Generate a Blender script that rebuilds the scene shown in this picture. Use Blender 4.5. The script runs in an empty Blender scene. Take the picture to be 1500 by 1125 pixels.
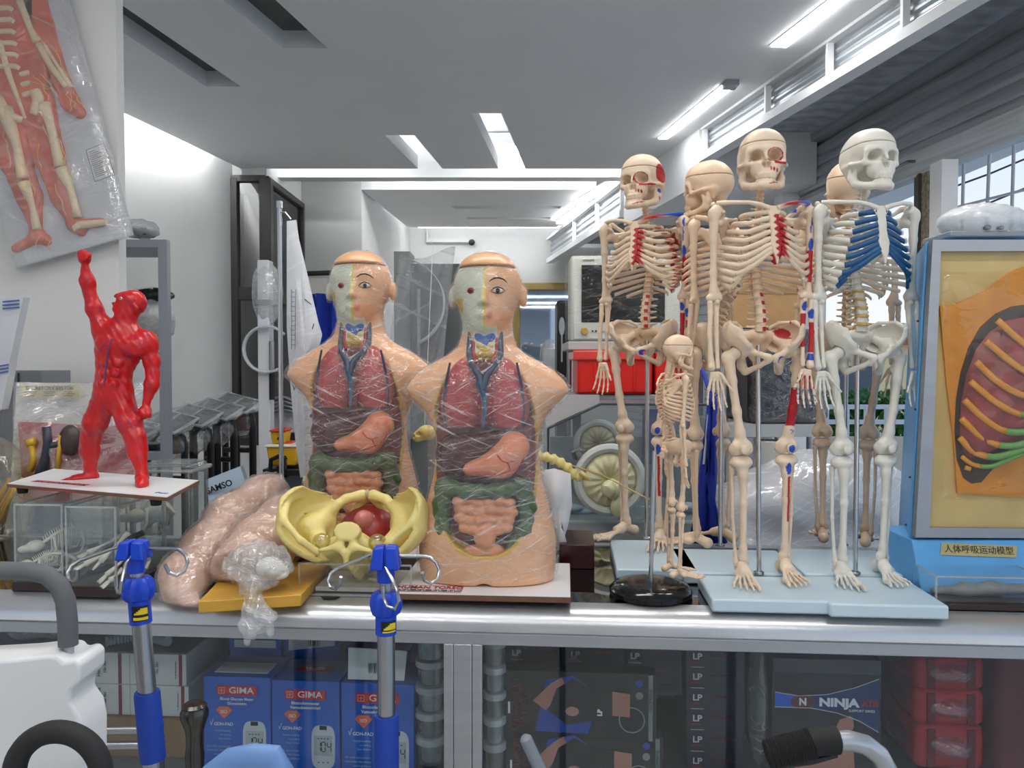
import bpy, math, random
import numpy as np
from mathutils import Vector, Matrix
rnd = random.Random(7)
SC = bpy.context.scene
COL = SC.collection
PI = math.pi
F = 1130.0
CZ = 1.40
PITCH = math.radians(1.5)

# ------------------------------------------------------------------ helpers
def P(px, py, Y):
    """point of the room seen at pixel (px, py) at distance Y in front of the lens"""
    a, b = (px - 750) / F, (562.5 - py) / F
    dy = math.cos(PITCH) + b * math.sin(PITCH)
    dz = -math.sin(PITCH) + b * math.cos(PITCH)
    t = Y / dy
    return Vector((a * t, Y, CZ + dz * t))

def PZ(px, py, z):
    """point on the horizontal plane z"""
    a, b = (px - 750) / F, (562.5 - py) / F
    dy = math.cos(PITCH) + b * math.sin(PITCH)
    dz = -math.sin(PITCH) + b * math.cos(PITCH)
    t = (z - CZ) / dz
    return Vector((a * t, dy * t, z))

def lin(c):
    return tuple((x / 255 / 12.92) if x <= 10 else ((x / 255 + 0.055) / 1.055) ** 2.4 for x in c)

def Rz(a): return Matrix.Rotation(a, 4, 'Z')
def Rx(a): return Matrix.Rotation(a, 4, 'X')
def Ry(a): return Matrix.Rotation(a, 4, 'Y')
def T(*p): return Matrix.Translation(p if len(p) == 3 else p[0])
def SCL(x, y, z): return Matrix.Diagonal((x, y, z, 1))
rad = math.radians

MATS = {}
def mat(name, col=(200, 200, 200), rough=.5, metal=0., spec=.5, var=0., vscale=30., bump=0., bscale=80., emit=None, vcol=False, coat=0., trans=0., sss=0., stretch=None):
    if name in MATS: return MATS[name]
    m = bpy.data.materials.new(name); m.use_nodes = True
    nt = m.node_tree; b = nt.nodes['Principled BSDF']
    L = nt.links.new
    b.inputs['Base Color'].default_value = (*lin(col), 1)
    b.inputs['Roughness'].default_value = rough
    b.inputs['Metallic'].default_value = metal
    b.inputs['Specular IOR Level'].default_value = spec
    b.inputs['Coat Weight'].default_value = coat
    b.inputs['Coat Roughness'].default_value = .08
    if trans: b.inputs['Transmission Weight'].default_value = trans
    if sss:
        b.inputs['Subsurface Weight'].default_value = sss
        b.inputs['Subsurface Radius'].default_value = (.01, .006, .004)
    tc = None
    if var or bump:
        tc = nt.nodes.new('ShaderNodeTexCoord')
        vec = tc.outputs['Object']
        if stretch:
            mp = nt.nodes.new('ShaderNodeMapping'); mp.inputs['Scale'].default_value = stretch
            L(vec, mp.inputs['Vector']); vec = mp.outputs['Vector']
    src = None
    if vcol:
        a = nt.nodes.new('ShaderNodeVertexColor'); a.layer_name = 'Col'; src = a.outputs['Color']
        L(src, b.inputs['Base Color'])
    if var:
        n = nt.nodes.new('ShaderNodeTexNoise'); n.inputs['Scale'].default_value = vscale; n.inputs['Detail'].default_value = 5
        L(vec, n.inputs['Vector'])
        mr = nt.nodes.new('ShaderNodeMapRange'); mr.inputs['From Min'].default_value = .3; mr.inputs['From Max'].default_value = .7
        mr.inputs['To Min'].default_value = 1 - var; mr.inputs['To Max'].default_value = 1 + var
        L(n.outputs['Fac'], mr.inputs['Value'])
        mx = nt.nodes.new('ShaderNodeMix'); mx.data_type = 'RGBA'; mx.blend_type = 'MULTIPLY'; mx.inputs['Factor'].default_value = 1
        if src: L(src, mx.inputs['A'])
        else: mx.inputs['A'].default_value = (*lin(col), 1)
        L(mr.outputs['Result'], mx.inputs['B'])
        L(mx.outputs['Result'], b.inputs['Base Color'])
    if bump:
        n2 = nt.nodes.new('ShaderNodeTexNoise'); n2.inputs['Scale'].default_value = bscale; n2.inputs['Detail'].default_value = 4
        L(vec, n2.inputs['Vector'])
        bp = nt.nodes.new('ShaderNodeBump'); bp.inputs['Strength'].default_value = min(1, bump); bp.inputs['Distance'].default_value = .004
        L(n2.outputs['Fac'], bp.inputs['Height']); L(bp.outputs['Normal'], b.inputs['Normal'])
    if emit:
        b.inputs['Emission Color'].default_value = (*lin(col), 1); b.inputs['Emission Strength'].default_value = emit
    MATS[name] = m
    return m

def film(name, tint=(255, 255, 255), base=.06, gloss=.35, rough=.12, streak=.0, sscale=60., white=.0, bump=.6, bscale=40., edge=.5, wcol=(235, 238, 242)):
    """thin clear plastic: see-through, with sheen, creases and milky stretch marks"""
    if name in MATS: return MATS[name]
    m = bpy.data.materials.new(name); m.use_nodes = True
    nt = m.node_tree; N = nt.nodes.new; L = nt.links.new
    for n in list(nt.nodes): nt.nodes.remove(n)
    out = N('ShaderNodeOutputMaterial')
    tr = N('ShaderNodeBsdfTransparent'); tr.inputs['Color'].default_value = (*lin(tint), 1)
    gl = N('ShaderNodeBsdfGlossy'); gl.inputs['Roughness'].default_value = rough; gl.inputs['Color'].default_value = (1, 1, 1, 1)
    df = N('ShaderNodeBsdfDiffuse'); df.inputs['Color'].default_value = (*lin(wcol), 1)
    tc = N('ShaderNodeTexCoord')
    lw = N('ShaderNodeLayerWeight'); lw.inputs['Blend'].default_value = .35
    n2 = N('ShaderNodeTexNoise'); n2.inputs['Scale'].default_value = bscale; n2.inputs['Detail'].default_value = 3
    n2.inputs['Distortion'].default_value = 1.2
    L(tc.outputs['Object'], n2.inputs['Vector'])
    bp = N('ShaderNodeBump'); bp.inputs['Strength'].default_value = bump; bp.inputs['Distance'].default_value = .01
    L(n2.outputs['Fac'], bp.inputs['Height']); L(bp.outputs['Normal'], gl.inputs['Normal'])
    # gloss weight
    m1 = N('ShaderNodeMath'); m1.operation = 'MULTIPLY_ADD'; m1.inputs[1].default_value = gloss * edge * 2; m1.inputs[2].default_value = gloss * .35
    L(lw.outputs['Fresnel'], m1.inputs[0])
    # milky weight
    tot = None
    if streak:
        for k, (ang, st) in enumerate(((.55, 34), (-.4, 30), (.15, 38))):
            m0 = N('ShaderNodeMapping'); m0.inputs['Rotation'].default_value = (0, ang, 0)
            mp = N('ShaderNodeMapping'); mp.inputs['Scale'].default_value = (1, 1, st)
            L(tc.outputs['Object'], m0.inputs['Vector']); L(m0.outputs['Vector'], mp.inputs['Vector'])
            w = N('ShaderNodeTexNoise'); w.inputs['Scale'].default_value = sscale * .055; w.inputs['Detail'].default_value = 6; w.inputs['Roughness'].default_value = .7
            L(mp.outputs['Vector'], w.inputs['Vector'])
            r = N('ShaderNodeMapRange'); r.inputs['From Min'].default_value = .57; r.inputs['From Max'].default_value = .70; r.inputs['To Max'].default_value = streak
            L(w.outputs['Fac'], r.inputs['Value'])
            if tot is None: tot = r.outputs['Result']
            else:
                ad = N('ShaderNodeMath'); ad.operation = 'ADD'; L(tot, ad.inputs[0]); L(r.outputs['Result'], ad.inputs[1]); tot = ad.outputs[0]
    m2 = N('ShaderNodeMath'); m2.operation = 'ADD'; m2.use_clamp = True; m2.inputs[0].default_value = base + white; m2.inputs[1].default_value = 0
    if tot:
        L(tot, m2.inputs[1])
        ah = N('ShaderNodeMath'); ah.operation = 'MULTIPLY_ADD'; L(tot, ah.inputs[0]); ah.inputs[1].default_value = .5; L(n2.outputs['Fac'], ah.inputs[2]); L(ah.outputs[0], bp.inputs['Height'])
    x1 = N('ShaderNodeMixShader'); L(m2.outputs[0], x1.inputs[0]); L(tr.outputs[0], x1.inputs[1]); L(df.outputs[0], x1.inputs[2])
    x2 = N('ShaderNodeMixShader'); L(m1.outputs[0], x2.inputs[0]); L(x1.outputs[0], x2.inputs[1]); L(gl.outputs[0], x2.inputs[2])
    L(x2.outputs[0], out.inputs[0])
    MATS[name] = m
    return m

# ------------------------------------------------------------------ mesh builder
class MB:
    def __init__(s): s.v = []; s.f = []; s.m = []; s.c = []; s.n = 0; s.hascol = False
    def add(s, V, Fc, m=0, col=None, M=None):
        V = np.asarray(V, float).reshape(-1, 3)
        if M is not None:
            A = np.array(M); V = V @ A[:3, :3].T + A[:3, 3]
            if np.linalg.det(A[:3, :3]) < 0: Fc = [tuple(reversed(f)) for f in Fc]
        s.v.append(V)
        k = s.n
        s.f.extend([tuple(int(i) + k for i in f) for f in Fc])
        s.m.extend([m] * len(Fc))
        if col is None: col = (1, 1, 1)
        else: s.hascol = True
        col = np.asarray(col, float)
        s.c.append(np.broadcast_to(col, (len(V), 3)) if col.ndim == 1 else col)
        s.n += len(V)
        return s
    def box(s, c, d, m=0, M=None, col=None):
        x, y, z = c; a, b, h = d[0] / 2, d[1] / 2, d[2] / 2
        V = [(x + i * a, y + j * b, z + k * h) for k in (-1, 1) for j in (-1, 1) for i in (-1, 1)]
        return s.add(V, [(0, 2, 3, 1), (4, 5, 7, 6), (0, 1, 5, 4), (2, 6, 7, 3), (0, 4, 6, 2), (1, 3, 7, 5)], m, col, M)
    def hexa(s, q, m=0, col=None):
        """8 points: bottom ring 4, top ring 4"""
        return s.add(q, [(3, 2, 1, 0), (4, 5, 6, 7), (0, 1, 5, 4), (1, 2, 6, 5), (2, 3, 7, 6), (3, 0, 4, 7)], m, col)
    def tube(s, pts, r, n=8, m=0, flat=1., up=None, caps=True, col=None, M=None, closed=False):
        pts = [Vector(p) for p in pts]; k = len(pts)
        rr = list(r) if hasattr(r, '__len__') else [r] * k
        tan = []
        for i in range(k):
            a = pts[(i - 1) % k] if closed else pts[max(i - 1, 0)]
            b = pts[(i + 1) % k] if closed else pts[min(i + 1, k - 1)]
            d = b - a
            tan.append(d.normalized() if d.length > 1e-9 else Vector((0, 0, 1)))
        if up is None:
            nrm = tan[0].orthogonal().normalized()
        V = []
        for i in range(k):
            t = tan[i]
            if up is not None:
                u = Vector(up); nrm = (u - t * u.dot(t))
                nrm = nrm.normalized() if nrm.length > 1e-6 else t.orthogonal().normalized()
            else:
                nrm = (nrm - t * nrm.dot(t)); nrm = nrm.normalized() if nrm.length > 1e-6 else t.orthogonal().normalized()
            bn = t.cross(nrm)
            for j in range(n):
                a = 2 * PI * j / n
                V.append(pts[i] + nrm * (math.cos(a) * rr[i]) + bn * (math.sin(a) * rr[i] * flat))
        Fc = []
        for i in range(k if closed else k - 1):
            i2 = (i + 1) % k
            for j in range(n):
                Fc.append((i * n + j, i * n + (j + 1) % n, i2 * n + (j + 1) % n, i2 * n + j))
        if caps and not closed:
            Fc.append(tuple(reversed(range(n)))); Fc.append(tuple(range((k - 1) * n, k * n)))
        return s.add([tuple(v) for v in V], Fc, m, col, M)
    def lathe(s, prof, n=24, c=(0, 0, 0), m=0, M=None, col=None):
        V = []; Fc = []
        for r, z in prof:
            for j in range(n):
                a = 2 * PI * j / n; V.append((c[0] + r * math.cos(a), c[1] + r * math.sin(a), c[2] + z))
        k = len(prof)
        for i in range(k - 1):
            for j in range(n): Fc.append((i * n + j, i * n + (j + 1) % n, (i + 1) * n + (j + 1) % n, (i + 1) * n + j))
        if prof[0][0] > 1e-6: Fc.append(tuple(reversed(range(n))))
        if prof[-1][0] > 1e-6: Fc.append(tuple(range((k - 1) * n, k * n)))
        return s.add(V, Fc, m, col, M)
    def prism(s, poly, z0, z1, m=0, M=None, col=None):
        n = len(poly); ar = sum(poly[i][0] * poly[(i + 1) % n][1] - poly[(i + 1) % n][0] * poly[i][1] for i in range(n))
        if ar < 0: poly = poly[::-1]
        V = [(x, y, z0) for x, y in poly] + [(x, y, z1) for x, y in poly]
        Fc = [tuple(reversed(range(n))), tuple(range(n, 2 * n))] + [(i, (i + 1) % n, n + (i + 1) % n, n + i) for i in range(n)]
        return s.add(V, Fc, m, col, M)
    def ell(s, c, r, n=16, m=0, M=None, col=None):
        k = max(6, n // 2)
        V = []; Fc = []
        for i in range(k + 1):
            t = PI * i / k
            for j in range(n):
                a = 2 * PI * j / n
                V.append((c[0] + r[0] * math.sin(t) * math.cos(a), c[1] + r[1] * math.sin(t) * math.sin(a), c[2] - r[2] * math.cos(t)))
        for i in range(k):
            for j in range(n): Fc.append((i * n + j, i * n + (j + 1) % n, (i + 1) * n + (j + 1) % n, (i + 1) * n + j))
        return s.add(V, Fc, m, col, M)
    def sheet(s, fn, nu, nv, m=0, M=None, col=None, wrap=False):
        V = [fn(i / nu, j / nv) for i in range(nu + 1) for j in range(nv + 1)]
        w = nv + 1
        Fc = [(i * w + j, (i + 1) * w + j, (i + 1) * w + j + 1, i * w + j + 1) for i in range(nu) for j in range(nv)]
        return s.add(V, Fc, m, col, M)
    def quad(s, q, m=0, col=None): return s.add(q, [(0, 1, 2, 3)], m, col)
    def mesh(s, name, sharp=40):
        me = bpy.data.meshes.new(name)
        V = np.concatenate(s.v) if s.v else np.zeros((0, 3))
        me.from_pydata(V.tolist(), [], s.f)
        me.polygons.foreach_set('material_index', s.m)
        me.polygons.foreach_set('use_smooth', [True] * len(s.f))
        if s.hascol:
            at = me.color_attributes.new('Col', 'FLOAT_COLOR', 'POINT')
            c = np.ones((len(V), 4), np.float32); c[:, :3] = np.concatenate(s.c)
            at.data.foreach_set('color', c.ravel())
        me.update()
        if sharp and sharp < 180: me.set_sharp_from_angle(angle=rad(sharp))
        return me
    def build(s, name, mats, parent=None, world=False, sharp=40, bev=0, **kw):
        return link(name, s.mesh(name, sharp), mats, parent, world, bev, **kw)

def link(name, me, mats, parent=None, world=False, bev=0, loc=None, M=None, label=None, bseg=2):
    o = bpy.data.objects.new(name, me); COL.objects.link(o)
    if mats is not None and not me.materials:
        for m in (mats if isinstance(mats, (list, tuple)) else [mats]): me.materials.append(m)
    if parent is not None:
        o.parent = parent
        if world: o.matrix_parent_inverse = WM(parent).inverted()
    if loc is not None: o.location = loc
    if M is not None: o.matrix_basis = M
    if bev:
        b = o.modifiers.new('bevel', 'BEVEL'); b.width = bev; b.segments = bseg; b.limit_method = 'ANGLE'; b.angle_limit = rad(40)
    if label: o['label'] = label
    return o

def WM(o):
    M = o.matrix_basis.copy()
    if o.parent: M = WM(o.parent) @ o.matrix_parent_inverse @ M
    return M

def thing(name, label, cat, loc=(0, 0, 0), rotz=0, group=None, scale=1.):
    o = bpy.data.objects.new(name, None); COL.objects.link(o)
    o.empty_display_size = .05
    o.location = loc; o.rotation_euler = (0, 0, rotz); o.scale = (scale,) * 3
    tag(o, label, cat, group)
    return o
def tag(o, label, cat, group=None, kind=None):
    o['label'] = label; o['category'] = cat
    if group: o['group'] = group
    if kind: o['kind'] = kind
    return o
def struct(o): o['kind'] = 'structure'; return o
def kids(o): return [c for c in COL.objects if c.parent == o]
def copy_tree(o, loc=None, rotz=None, label=None, group=None, parent=None):
    c = o.copy(); COL.objects.link(c)
    if parent is not None: c.parent = parent
    if loc is not None: c.location = loc
    if rotz is not None: c.rotation_euler = (0, 0, rotz)
    if label: c['label'] = label
    if group: c['group'] = group
    for k in kids(o): copy_tree(k, parent=c)
    return c

def text(s, size, M, m, parent=None, name='lettering', world=False, ext=.0003, align='CENTER', bold=0., sx=1.):
    cu = bpy.data.curves.new('t', 'FONT'); cu.body = s; cu.size = size; cu.extrude = ext; cu.align_x = align; cu.align_y = 'CENTER'
    cu.offset = bold; cu.resolution_u = 4
    o = bpy.data.objects.new('t', cu); COL.objects.link(o)
    dg = bpy.context.evaluated_depsgraph_get()
    me = bpy.data.meshes.new_from_object(o.evaluated_get(dg))
    COL.objects.unlink(o); bpy.data.objects.remove(o); bpy.data.curves.remove(cu)
    me.materials.clear(); me.transform(M @ SCL(sx, 1, 1)); me.materials.append(m)
    return link(name, me, None, parent, world)
# matrix that stands text up facing -Y (towards the camera)
STAND = Rx(PI / 2)

# ------------------------------------------------------------------ signed-distance modelling
def cap(X, a, b, r0, r1=None):
    r1 = r0 if r1 is None else r1
    a = np.asarray(a, float); ab = np.asarray(b, float) - a
    l2 = max((ab * ab).sum(), 1e-12)
    dx = [X[i] - a[i] for i in range(3)]
    t = np.clip((dx[0] * ab[0] + dx[1] * ab[1] + dx[2] * ab[2]) / l2, 0, 1)
    return np.sqrt((dx[0] - t * ab[0]) ** 2 + (dx[1] - t * ab[1]) ** 2 + (dx[2] - t * ab[2]) ** 2) - (r0 + (r1 - r0) * t)
def els(X, c, r, R=None):
    d = [X[i] - c[i] for i in range(3)]
    if R is not None:
        R = np.array(R)[:3, :3]
        d = [R[0, i] * d[0] + R[1, i] * d[1] + R[2, i] * d[2] for i in range(3)]
    k0 = np.sqrt(sum((d[i] / r[i]) ** 2 for i in range(3))); k1 = np.sqrt(sum((d[i] / r[i] ** 2) ** 2 for i in range(3))) + 1e-9
    return k0 * (k0 - 1) / k1
def bxs(X, c, h, r=0.):
    q = [np.abs(X[i] - c[i]) - h[i] + r for i in range(3)]
    return np.sqrt(sum(np.maximum(k, 0) ** 2 for k in q)) + np.minimum(np.maximum(np.maximum(q[0], q[1]), q[2]), 0) - r
def un(a, b, k=.004):
    if k <= 0: return np.minimum(a, b)
    h = np.maximum(k - np.abs(a - b), 0) / k
    return np.minimum(a, b) - h * h * k * .25
def uns(ds, k=.004):
    o = ds[0]
    for d in ds[1:]: o = un(o, d, k)
    return o
def sub(a, b, k=.003): return -un(-a, b, k)
def chain(X, pts, rs, k=.004):
    return uns([cap(X, pts[i], pts[i + 1], rs[i], rs[i + 1]) for i in range(len(pts) - 1)], k)

def nets(fn, lo, hi, h):
    lo = np.array(lo, float) - h * 1.5; hi = np.array(hi, float) + h * 1.5
    n = np.ceil((hi - lo) / h).astype(int) + 1
    ax = [lo[i] + h * np.arange(n[i]) for i in range(3)]
    X = np.meshgrid(*ax, indexing='ij', sparse=True)
    D = np.asarray(fn(X)); D = np.broadcast_to(D, tuple(n)).astype(np.float64)
    D = np.where(D == 0, 1e-9, D)
    ins = D < 0
    c = [(i, j, k) for i in (0, 1) for j in (0, 1) for k in (0, 1)]
    sl = lambda A, o: A[o[0]:A.shape[0] - 1 + o[0], o[1]:A.shape[1] - 1 + o[1], o[2]:A.shape[2] - 1 + o[2]]
    cnt = sum(sl(ins, o).astype(np.int8) for o in c)
    act = (cnt > 0) & (cnt < 8)
    idx = np.argwhere(act)
    vid = -np.ones(act.shape, int); vid[act] = np.arange(len(idx))
    acc = np.zeros((len(idx), 3)); num = np.zeros(len(idx))
    for a in c:
        for axn in range(3):
            if a[axn]: continue
            b = list(a); b[axn] = 1
            da = D[idx[:, 0] + a[0], idx[:, 1] + a[1], idx[:, 2] + a[2]]; db = D[idx[:, 0] + b[0], idx[:, 1] + b[1], idx[:, 2] + b[2]]
            cr = (da < 0) != (db < 0)
            t = np.where(cr, da / np.where(cr, da - db, 1), 0)
            p = np.array(a, float)[None, :].repeat(len(idx), 0); p[:, axn] += t
            acc[cr] += p[cr]; num[cr] += 1
    V = lo + h * (idx + acc / np.maximum(num, 1)[:, None])
    Fc = []
    for axn in range(3):
        o1, o2 = [(1, 2), (2, 0), (0, 1)][axn]
        s0 = [slice(1, -1)] * 3; s0[axn] = slice(0, -1); s1 = list(s0); s1[axn] = slice(1, None)
        A = ins[tuple(s0)]; B = ins[tuple(s1)]
        e = np.argwhere(A != B)
        if not len(e): continue
        flip = A[e[:, 0], e[:, 1], e[:, 2]]
        g = e + 1; g[:, axn] -= 1
        def cell(d1, d2):
            q = g.copy(); q[:, o1] -= d1; q[:, o2] -= d2
            return vid[q[:, 0], q[:, 1], q[:, 2]]
        q = np.stack([cell(1, 1), cell(0, 1), cell(0, 0), cell(1, 0)], 1)
        q = np.where(flip[:, None], q, q[:, ::-1])
        Fc.append(q)
    Fc = np.concatenate(Fc)
    Fc = Fc[(Fc >= 0).all(1)]
    used = np.zeros(len(V), bool); used[Fc.ravel()] = True
    V = V[used]; Fc = (np.cumsum(used) - 1)[Fc]
    return V, [tuple(f) for f in Fc.tolist()]

def smoothmesh(V, Fc, it=1):
    Fa = np.array(Fc)
    for _ in range(it):
        acc = np.zeros_like(V); num = np.zeros(len(V))
        for i in range(4):
            a, b = Fa[:, i], Fa[:, (i + 1) % 4]
            np.add.at(acc, a, V[b]); np.add.at(num, a, 1); np.add.at(acc, b, V[a]); np.add.at(num, b, 1)
        V = V * .5 + .5 * acc / np.maximum(num, 1)[:, None]
    return V
# ------------------------------------------------------------------ camera, world, light
cam = bpy.data.cameras.new('camera'); co = bpy.data.objects.new('camera', cam); COL.objects.link(co)
co.location = (0, 0, CZ); co.rotation_euler = (PI / 2 - PITCH, 0, 0)
cam.sensor_width = 36; cam.lens = 36 * F / 1500; cam.clip_start = .02; cam.clip_end = 200
SC.camera = co
SC.view_settings.view_transform = 'Standard'; SC.view_settings.look = 'None'; SC.view_settings.gamma = 1
SC.view_settings.exposure = 0.25
try: SC.view_settings.use_curve_mapping = False
except Exception: pass
SC.cycles.max_bounces = 10; SC.cycles.transparent_max_bounces = 24; SC.cycles.diffuse_bounces = 4
SC.cycles.caustics_reflective = False; SC.cycles.caustics_refractive = False
SC.cycles.sample_clamp_indirect = 6
w = bpy.data.worlds.new('sky'); SC.world = w; w.use_nodes = True
nt = w.node_tree; bg = nt.nodes['Background']
tc = nt.nodes.new('ShaderNodeTexCoord'); sp = nt.nodes.new('ShaderNodeSeparateXYZ'); cr = nt.nodes.new('ShaderNodeValToRGB')
nt.links.new(tc.outputs['Generated'], sp.inputs[0]); nt.links.new(sp.outputs['Z'], cr.inputs[0]); nt.links.new(cr.outputs[0], bg.inputs[0])
e = cr.color_ramp.elements
e[0].position = 0.0; e[0].color = (*lin((236, 236, 234)), 1)
e[1].position = .42; e[1].color = (*lin((160, 198, 245)), 1)
x = e.new(.16); x.color = (*lin((222, 231, 243)), 1)
bg.inputs[1].default_value = 1.0

def area(name, loc, size, power, rot=(0, 0, 0), col=(1, 1, 1)):
    l = bpy.data.lights.new(name, 'AREA'); l.shape = 'RECTANGLE'; l.size, l.size_y = size; l.energy = power; l.color = col
    o = bpy.data.objects.new(name, l); COL.objects.link(o); o.location = loc; o.rotation_euler = rot
    return o

# ------------------------------------------------------------------ shell
M_wall = mat('white_wall_paint', (226, 227, 226), .75, var=.03, vscale=3, bump=.15, bscale=60)
M_ceil = mat('matt_ceiling_paint', (234, 236, 238), .85, var=.02, vscale=2)
M_white = mat('bright_white_paint', (238, 240, 242), .7)
M_recess = mat('dark_recess_paint', (92, 95, 95), .7, var=.15, vscale=4)  # slot tops coloured dark to carry the shade inside the recess
M_floor = mat('grey_floor_tile', (204, 200, 194), .35, var=.1, vscale=5)
M_galv = mat('galvanised_steel', (176, 182, 188), .38, .5, var=.22, vscale=9, stretch=(1, .15, 6))
M_galvd = mat('dark_galvanised_steel', (176, 182, 190), .40, .35, var=.25, vscale=9, stretch=(1, .15, 6))
M_black = mat('black_plastic', (22, 23, 25), .4)
M_led = mat('led_diffuser', (255, 255, 255), .4, emit=20.)
M_cove = mat('cove_led', (255, 255, 255), .4, emit=42.)
M_alu = mat('anodised_aluminium', (176, 180, 186), .34, .75, var=.06, vscale=6, stretch=(.2, 4, 8))
M_brown = mat('dark_bronze_window_frame', (62, 60, 58), .4, .3)
M_chrome = mat('chrome', (205, 207, 210), .14, 1.)
M_steel = mat('brushed_steel', (170, 172, 176), .27, 1.)
M_glass = film('window_glass', (190, 196, 198), base=.02, gloss=.4, rough=.02, bump=0, edge=.7)

ZC = 2.9
def cz(px, py): p = PZ(px, py, ZC); return (p.x, p.y)
XL = lambda Y: -2.47 + .258 * (Y - 4.73)           # left wall
XE = lambda Y: -2.36 + .171 * (Y - 4.73)           # edge of the dropped ceiling beside it
XW = lambda Y: 2.12 - .108 * (Y - 3.195)           # shutter plane of the right wall
XCs = lambda Y: 1.641 - .192 * (Y - 2.756)         # clerestory plane

def walls(name, pts, z0, z1, th, m=M_wall):
    """vertical slab along a polyline in plan, thickness th to the left of the walking direction"""
    b = MB()
    for (ax, ay), (bx, by) in zip(pts[:-1], pts[1:]):
        d = Vector((bx - ax, by - ay)).normalized(); nx, ny = -d.y * th, d.x * th
        b.hexa([(ax, ay, z0), (bx, by, z0), (bx + nx, by + ny, z0), (ax + nx, ay + ny, z0), (ax, ay, z1), (bx, by, z1), (bx + nx, by + ny, z1), (ax + nx, ay + ny, z1)])
    return struct(b.build(name, m, sharp=30))

struct(MB().box((0, 4, -.05), (14, 16, .1)).build('floor', M_floor))
struct(MB().box((-1.2, -3.05, 1.64), (4.6, .1, 3.28)).build('wall_front', M_wall))
# dropped ceiling slab with recessed slots
import bmesh
def slab(name, outer, holes, z0, th, m):
    bm = bmesh.new()
    for ring in [outer] + holes:
        vs = [bm.verts.new((x, y, z0)) for x, y in ring]
        for i in range(len(vs)): bm.edges.new((vs[i], vs[(i + 1) % len(vs)]))
    bmesh.ops.triangle_fill(bm, edges=bm.edges[:], use_beauty=True)
    r = bmesh.ops.extrude_face_region(bm, geom=bm.faces[:])
    bmesh.ops.translate(bm, vec=(0, 0, th), verts=[v for v in r['geom'] if isinstance(v, bmesh.types.BMVert)])
    bmesh.ops.recalc_face_normals(bm, faces=bm.faces[:])
    me = bpy.data.meshes.new(name); bm.to_mesh(me); bm.free()
    return struct(link(name, me, m))
yb = cz(353, 247)[1]
sa = [cz(185, 12), cz(353, 127), cz(302, 127), cz(185, 51)]
def ext(q):   # lengthen a slot towards the camera
    (a, b, c, d) = [Vector(p) for p in q]
    u = (a - b).normalized() * 1.6; v = (d - c).normalized() * 1.6
    return [tuple(b + u), tuple(b), tuple(c), tuple(c + v)]
sa = ext(sa); sb = ext([cz(408, 4), cz(480, 71), cz(415, 71), cz(331, 4)])
n1 = [cz(612, 246.5), cz(564, 198), cz(607, 198), cz(648, 246.5)]
n2 = [cz(730, 246.5), cz(691, 166), cz(734, 166), cz(770, 246.5)]
for q in (n1, n2):
    q[0] = (q[0][0], yb); q[3] = (q[3][0], yb)
xl0 = cz(185, 173); outer = [(xl0[0] - .171 * (xl0[1] + 1.5), -1.5), cz(353, 247)] + n1 + n2 + [(XCs(yb), yb), (XCs(-1.5), -1.5)]
slab('ceiling', outer, [sa, sb], ZC, .1, M_ceil)
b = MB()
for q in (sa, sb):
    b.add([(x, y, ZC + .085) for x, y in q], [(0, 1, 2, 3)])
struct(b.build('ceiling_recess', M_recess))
struct(MB().box((0, 4.5, 3.32), (9, 15, .08)).build('ceiling_upper', M_ceil))
# left wall and the pillar panel that carries the relief model
walls('wall_left', [(XL(5.97), 5.97), (XL(-1.5), -1.5)], 0, 3.28, -.1)
walls('wall_pillar', [(-1.335, 2.63), (-3.2, 2.63)], 0, 3.0, -.05)
# glazed corner, recess and back
YG = 5.97; xg0 = XL(YG); xg1 = -1.89
b = MB(); b.box(((xg0 + xg1) / 2, YG + .05, .4), (xg1 - xg0, .1, .8)); b.box(((xg0 + xg1) / 2, YG + .05, 3.05), (xg1 - xg0, .1, .46))
b.box((xg1 - .06, 6.5, .4), (.1, 1.1, .8)); b.box((xg1 - .06, 6.5, 3.05), (.1, 1.1, .46))
struct(b.build('wall_glazing', M_wall))
wn = struct(bpy.data.objects.new('window_1', None)); COL.objects.link(wn)
b = MB(); zt, zb_ = 2.82, .8
for x, ww in ((xg0 + .02, .05), (xg1 - .0, .09)): b.box((x, YG, (zt + zb_) / 2), (ww, .07, zt - zb_))
for z, hh in ((zt, .05), (zb_, .06), (1.94, .1)): b.box(((xg0 + xg1) / 2, YG, z), (xg1 - xg0, .06, hh)); b.box((xg1 - .01, 6.5, z), (.06, 1.06, hh))
b.box((xg1 - .01, 7.0, (zt + zb_) / 2), (.06, .06, zt - zb_))
struct(b.build('window_frame', M_brown, wn, bev=.004))
b = MB(); b.quad([(xg0, YG, zb_), (xg1, YG, zb_), (xg1, YG, zt), (xg0, YG, zt)]); b.quad([(xg1 - .01, YG, zb_), (xg1 - .01, 7, zb_), (xg1 - .01, 7, zt), (xg1 - .01, YG, zt)])
struct(b.build('window_pane', film('tinted_glass', (84, 82, 80), base=.05, gloss=.35, rough=.02, bump=0, edge=.6, wcol=(110, 108, 104)), wn))
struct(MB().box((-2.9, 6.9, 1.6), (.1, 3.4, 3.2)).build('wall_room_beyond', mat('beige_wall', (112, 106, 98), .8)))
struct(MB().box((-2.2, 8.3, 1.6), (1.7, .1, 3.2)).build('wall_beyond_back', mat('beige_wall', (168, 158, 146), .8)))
walls('wall_recess', [(-1.36, 7.0), (-1.93, 7.0)], 0, 3.28, -.1, mat('grey_shaded_wall', (206, 208, 206), .75))
walls('wall_side', [(-1.27, 9.6), (-1.36, 7.05)], 0, 3.28, -.1)
walls('wall_back', [(1.6, 9.6), (-1.4, 9.6)], 0, 3.28, -.1)
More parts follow.
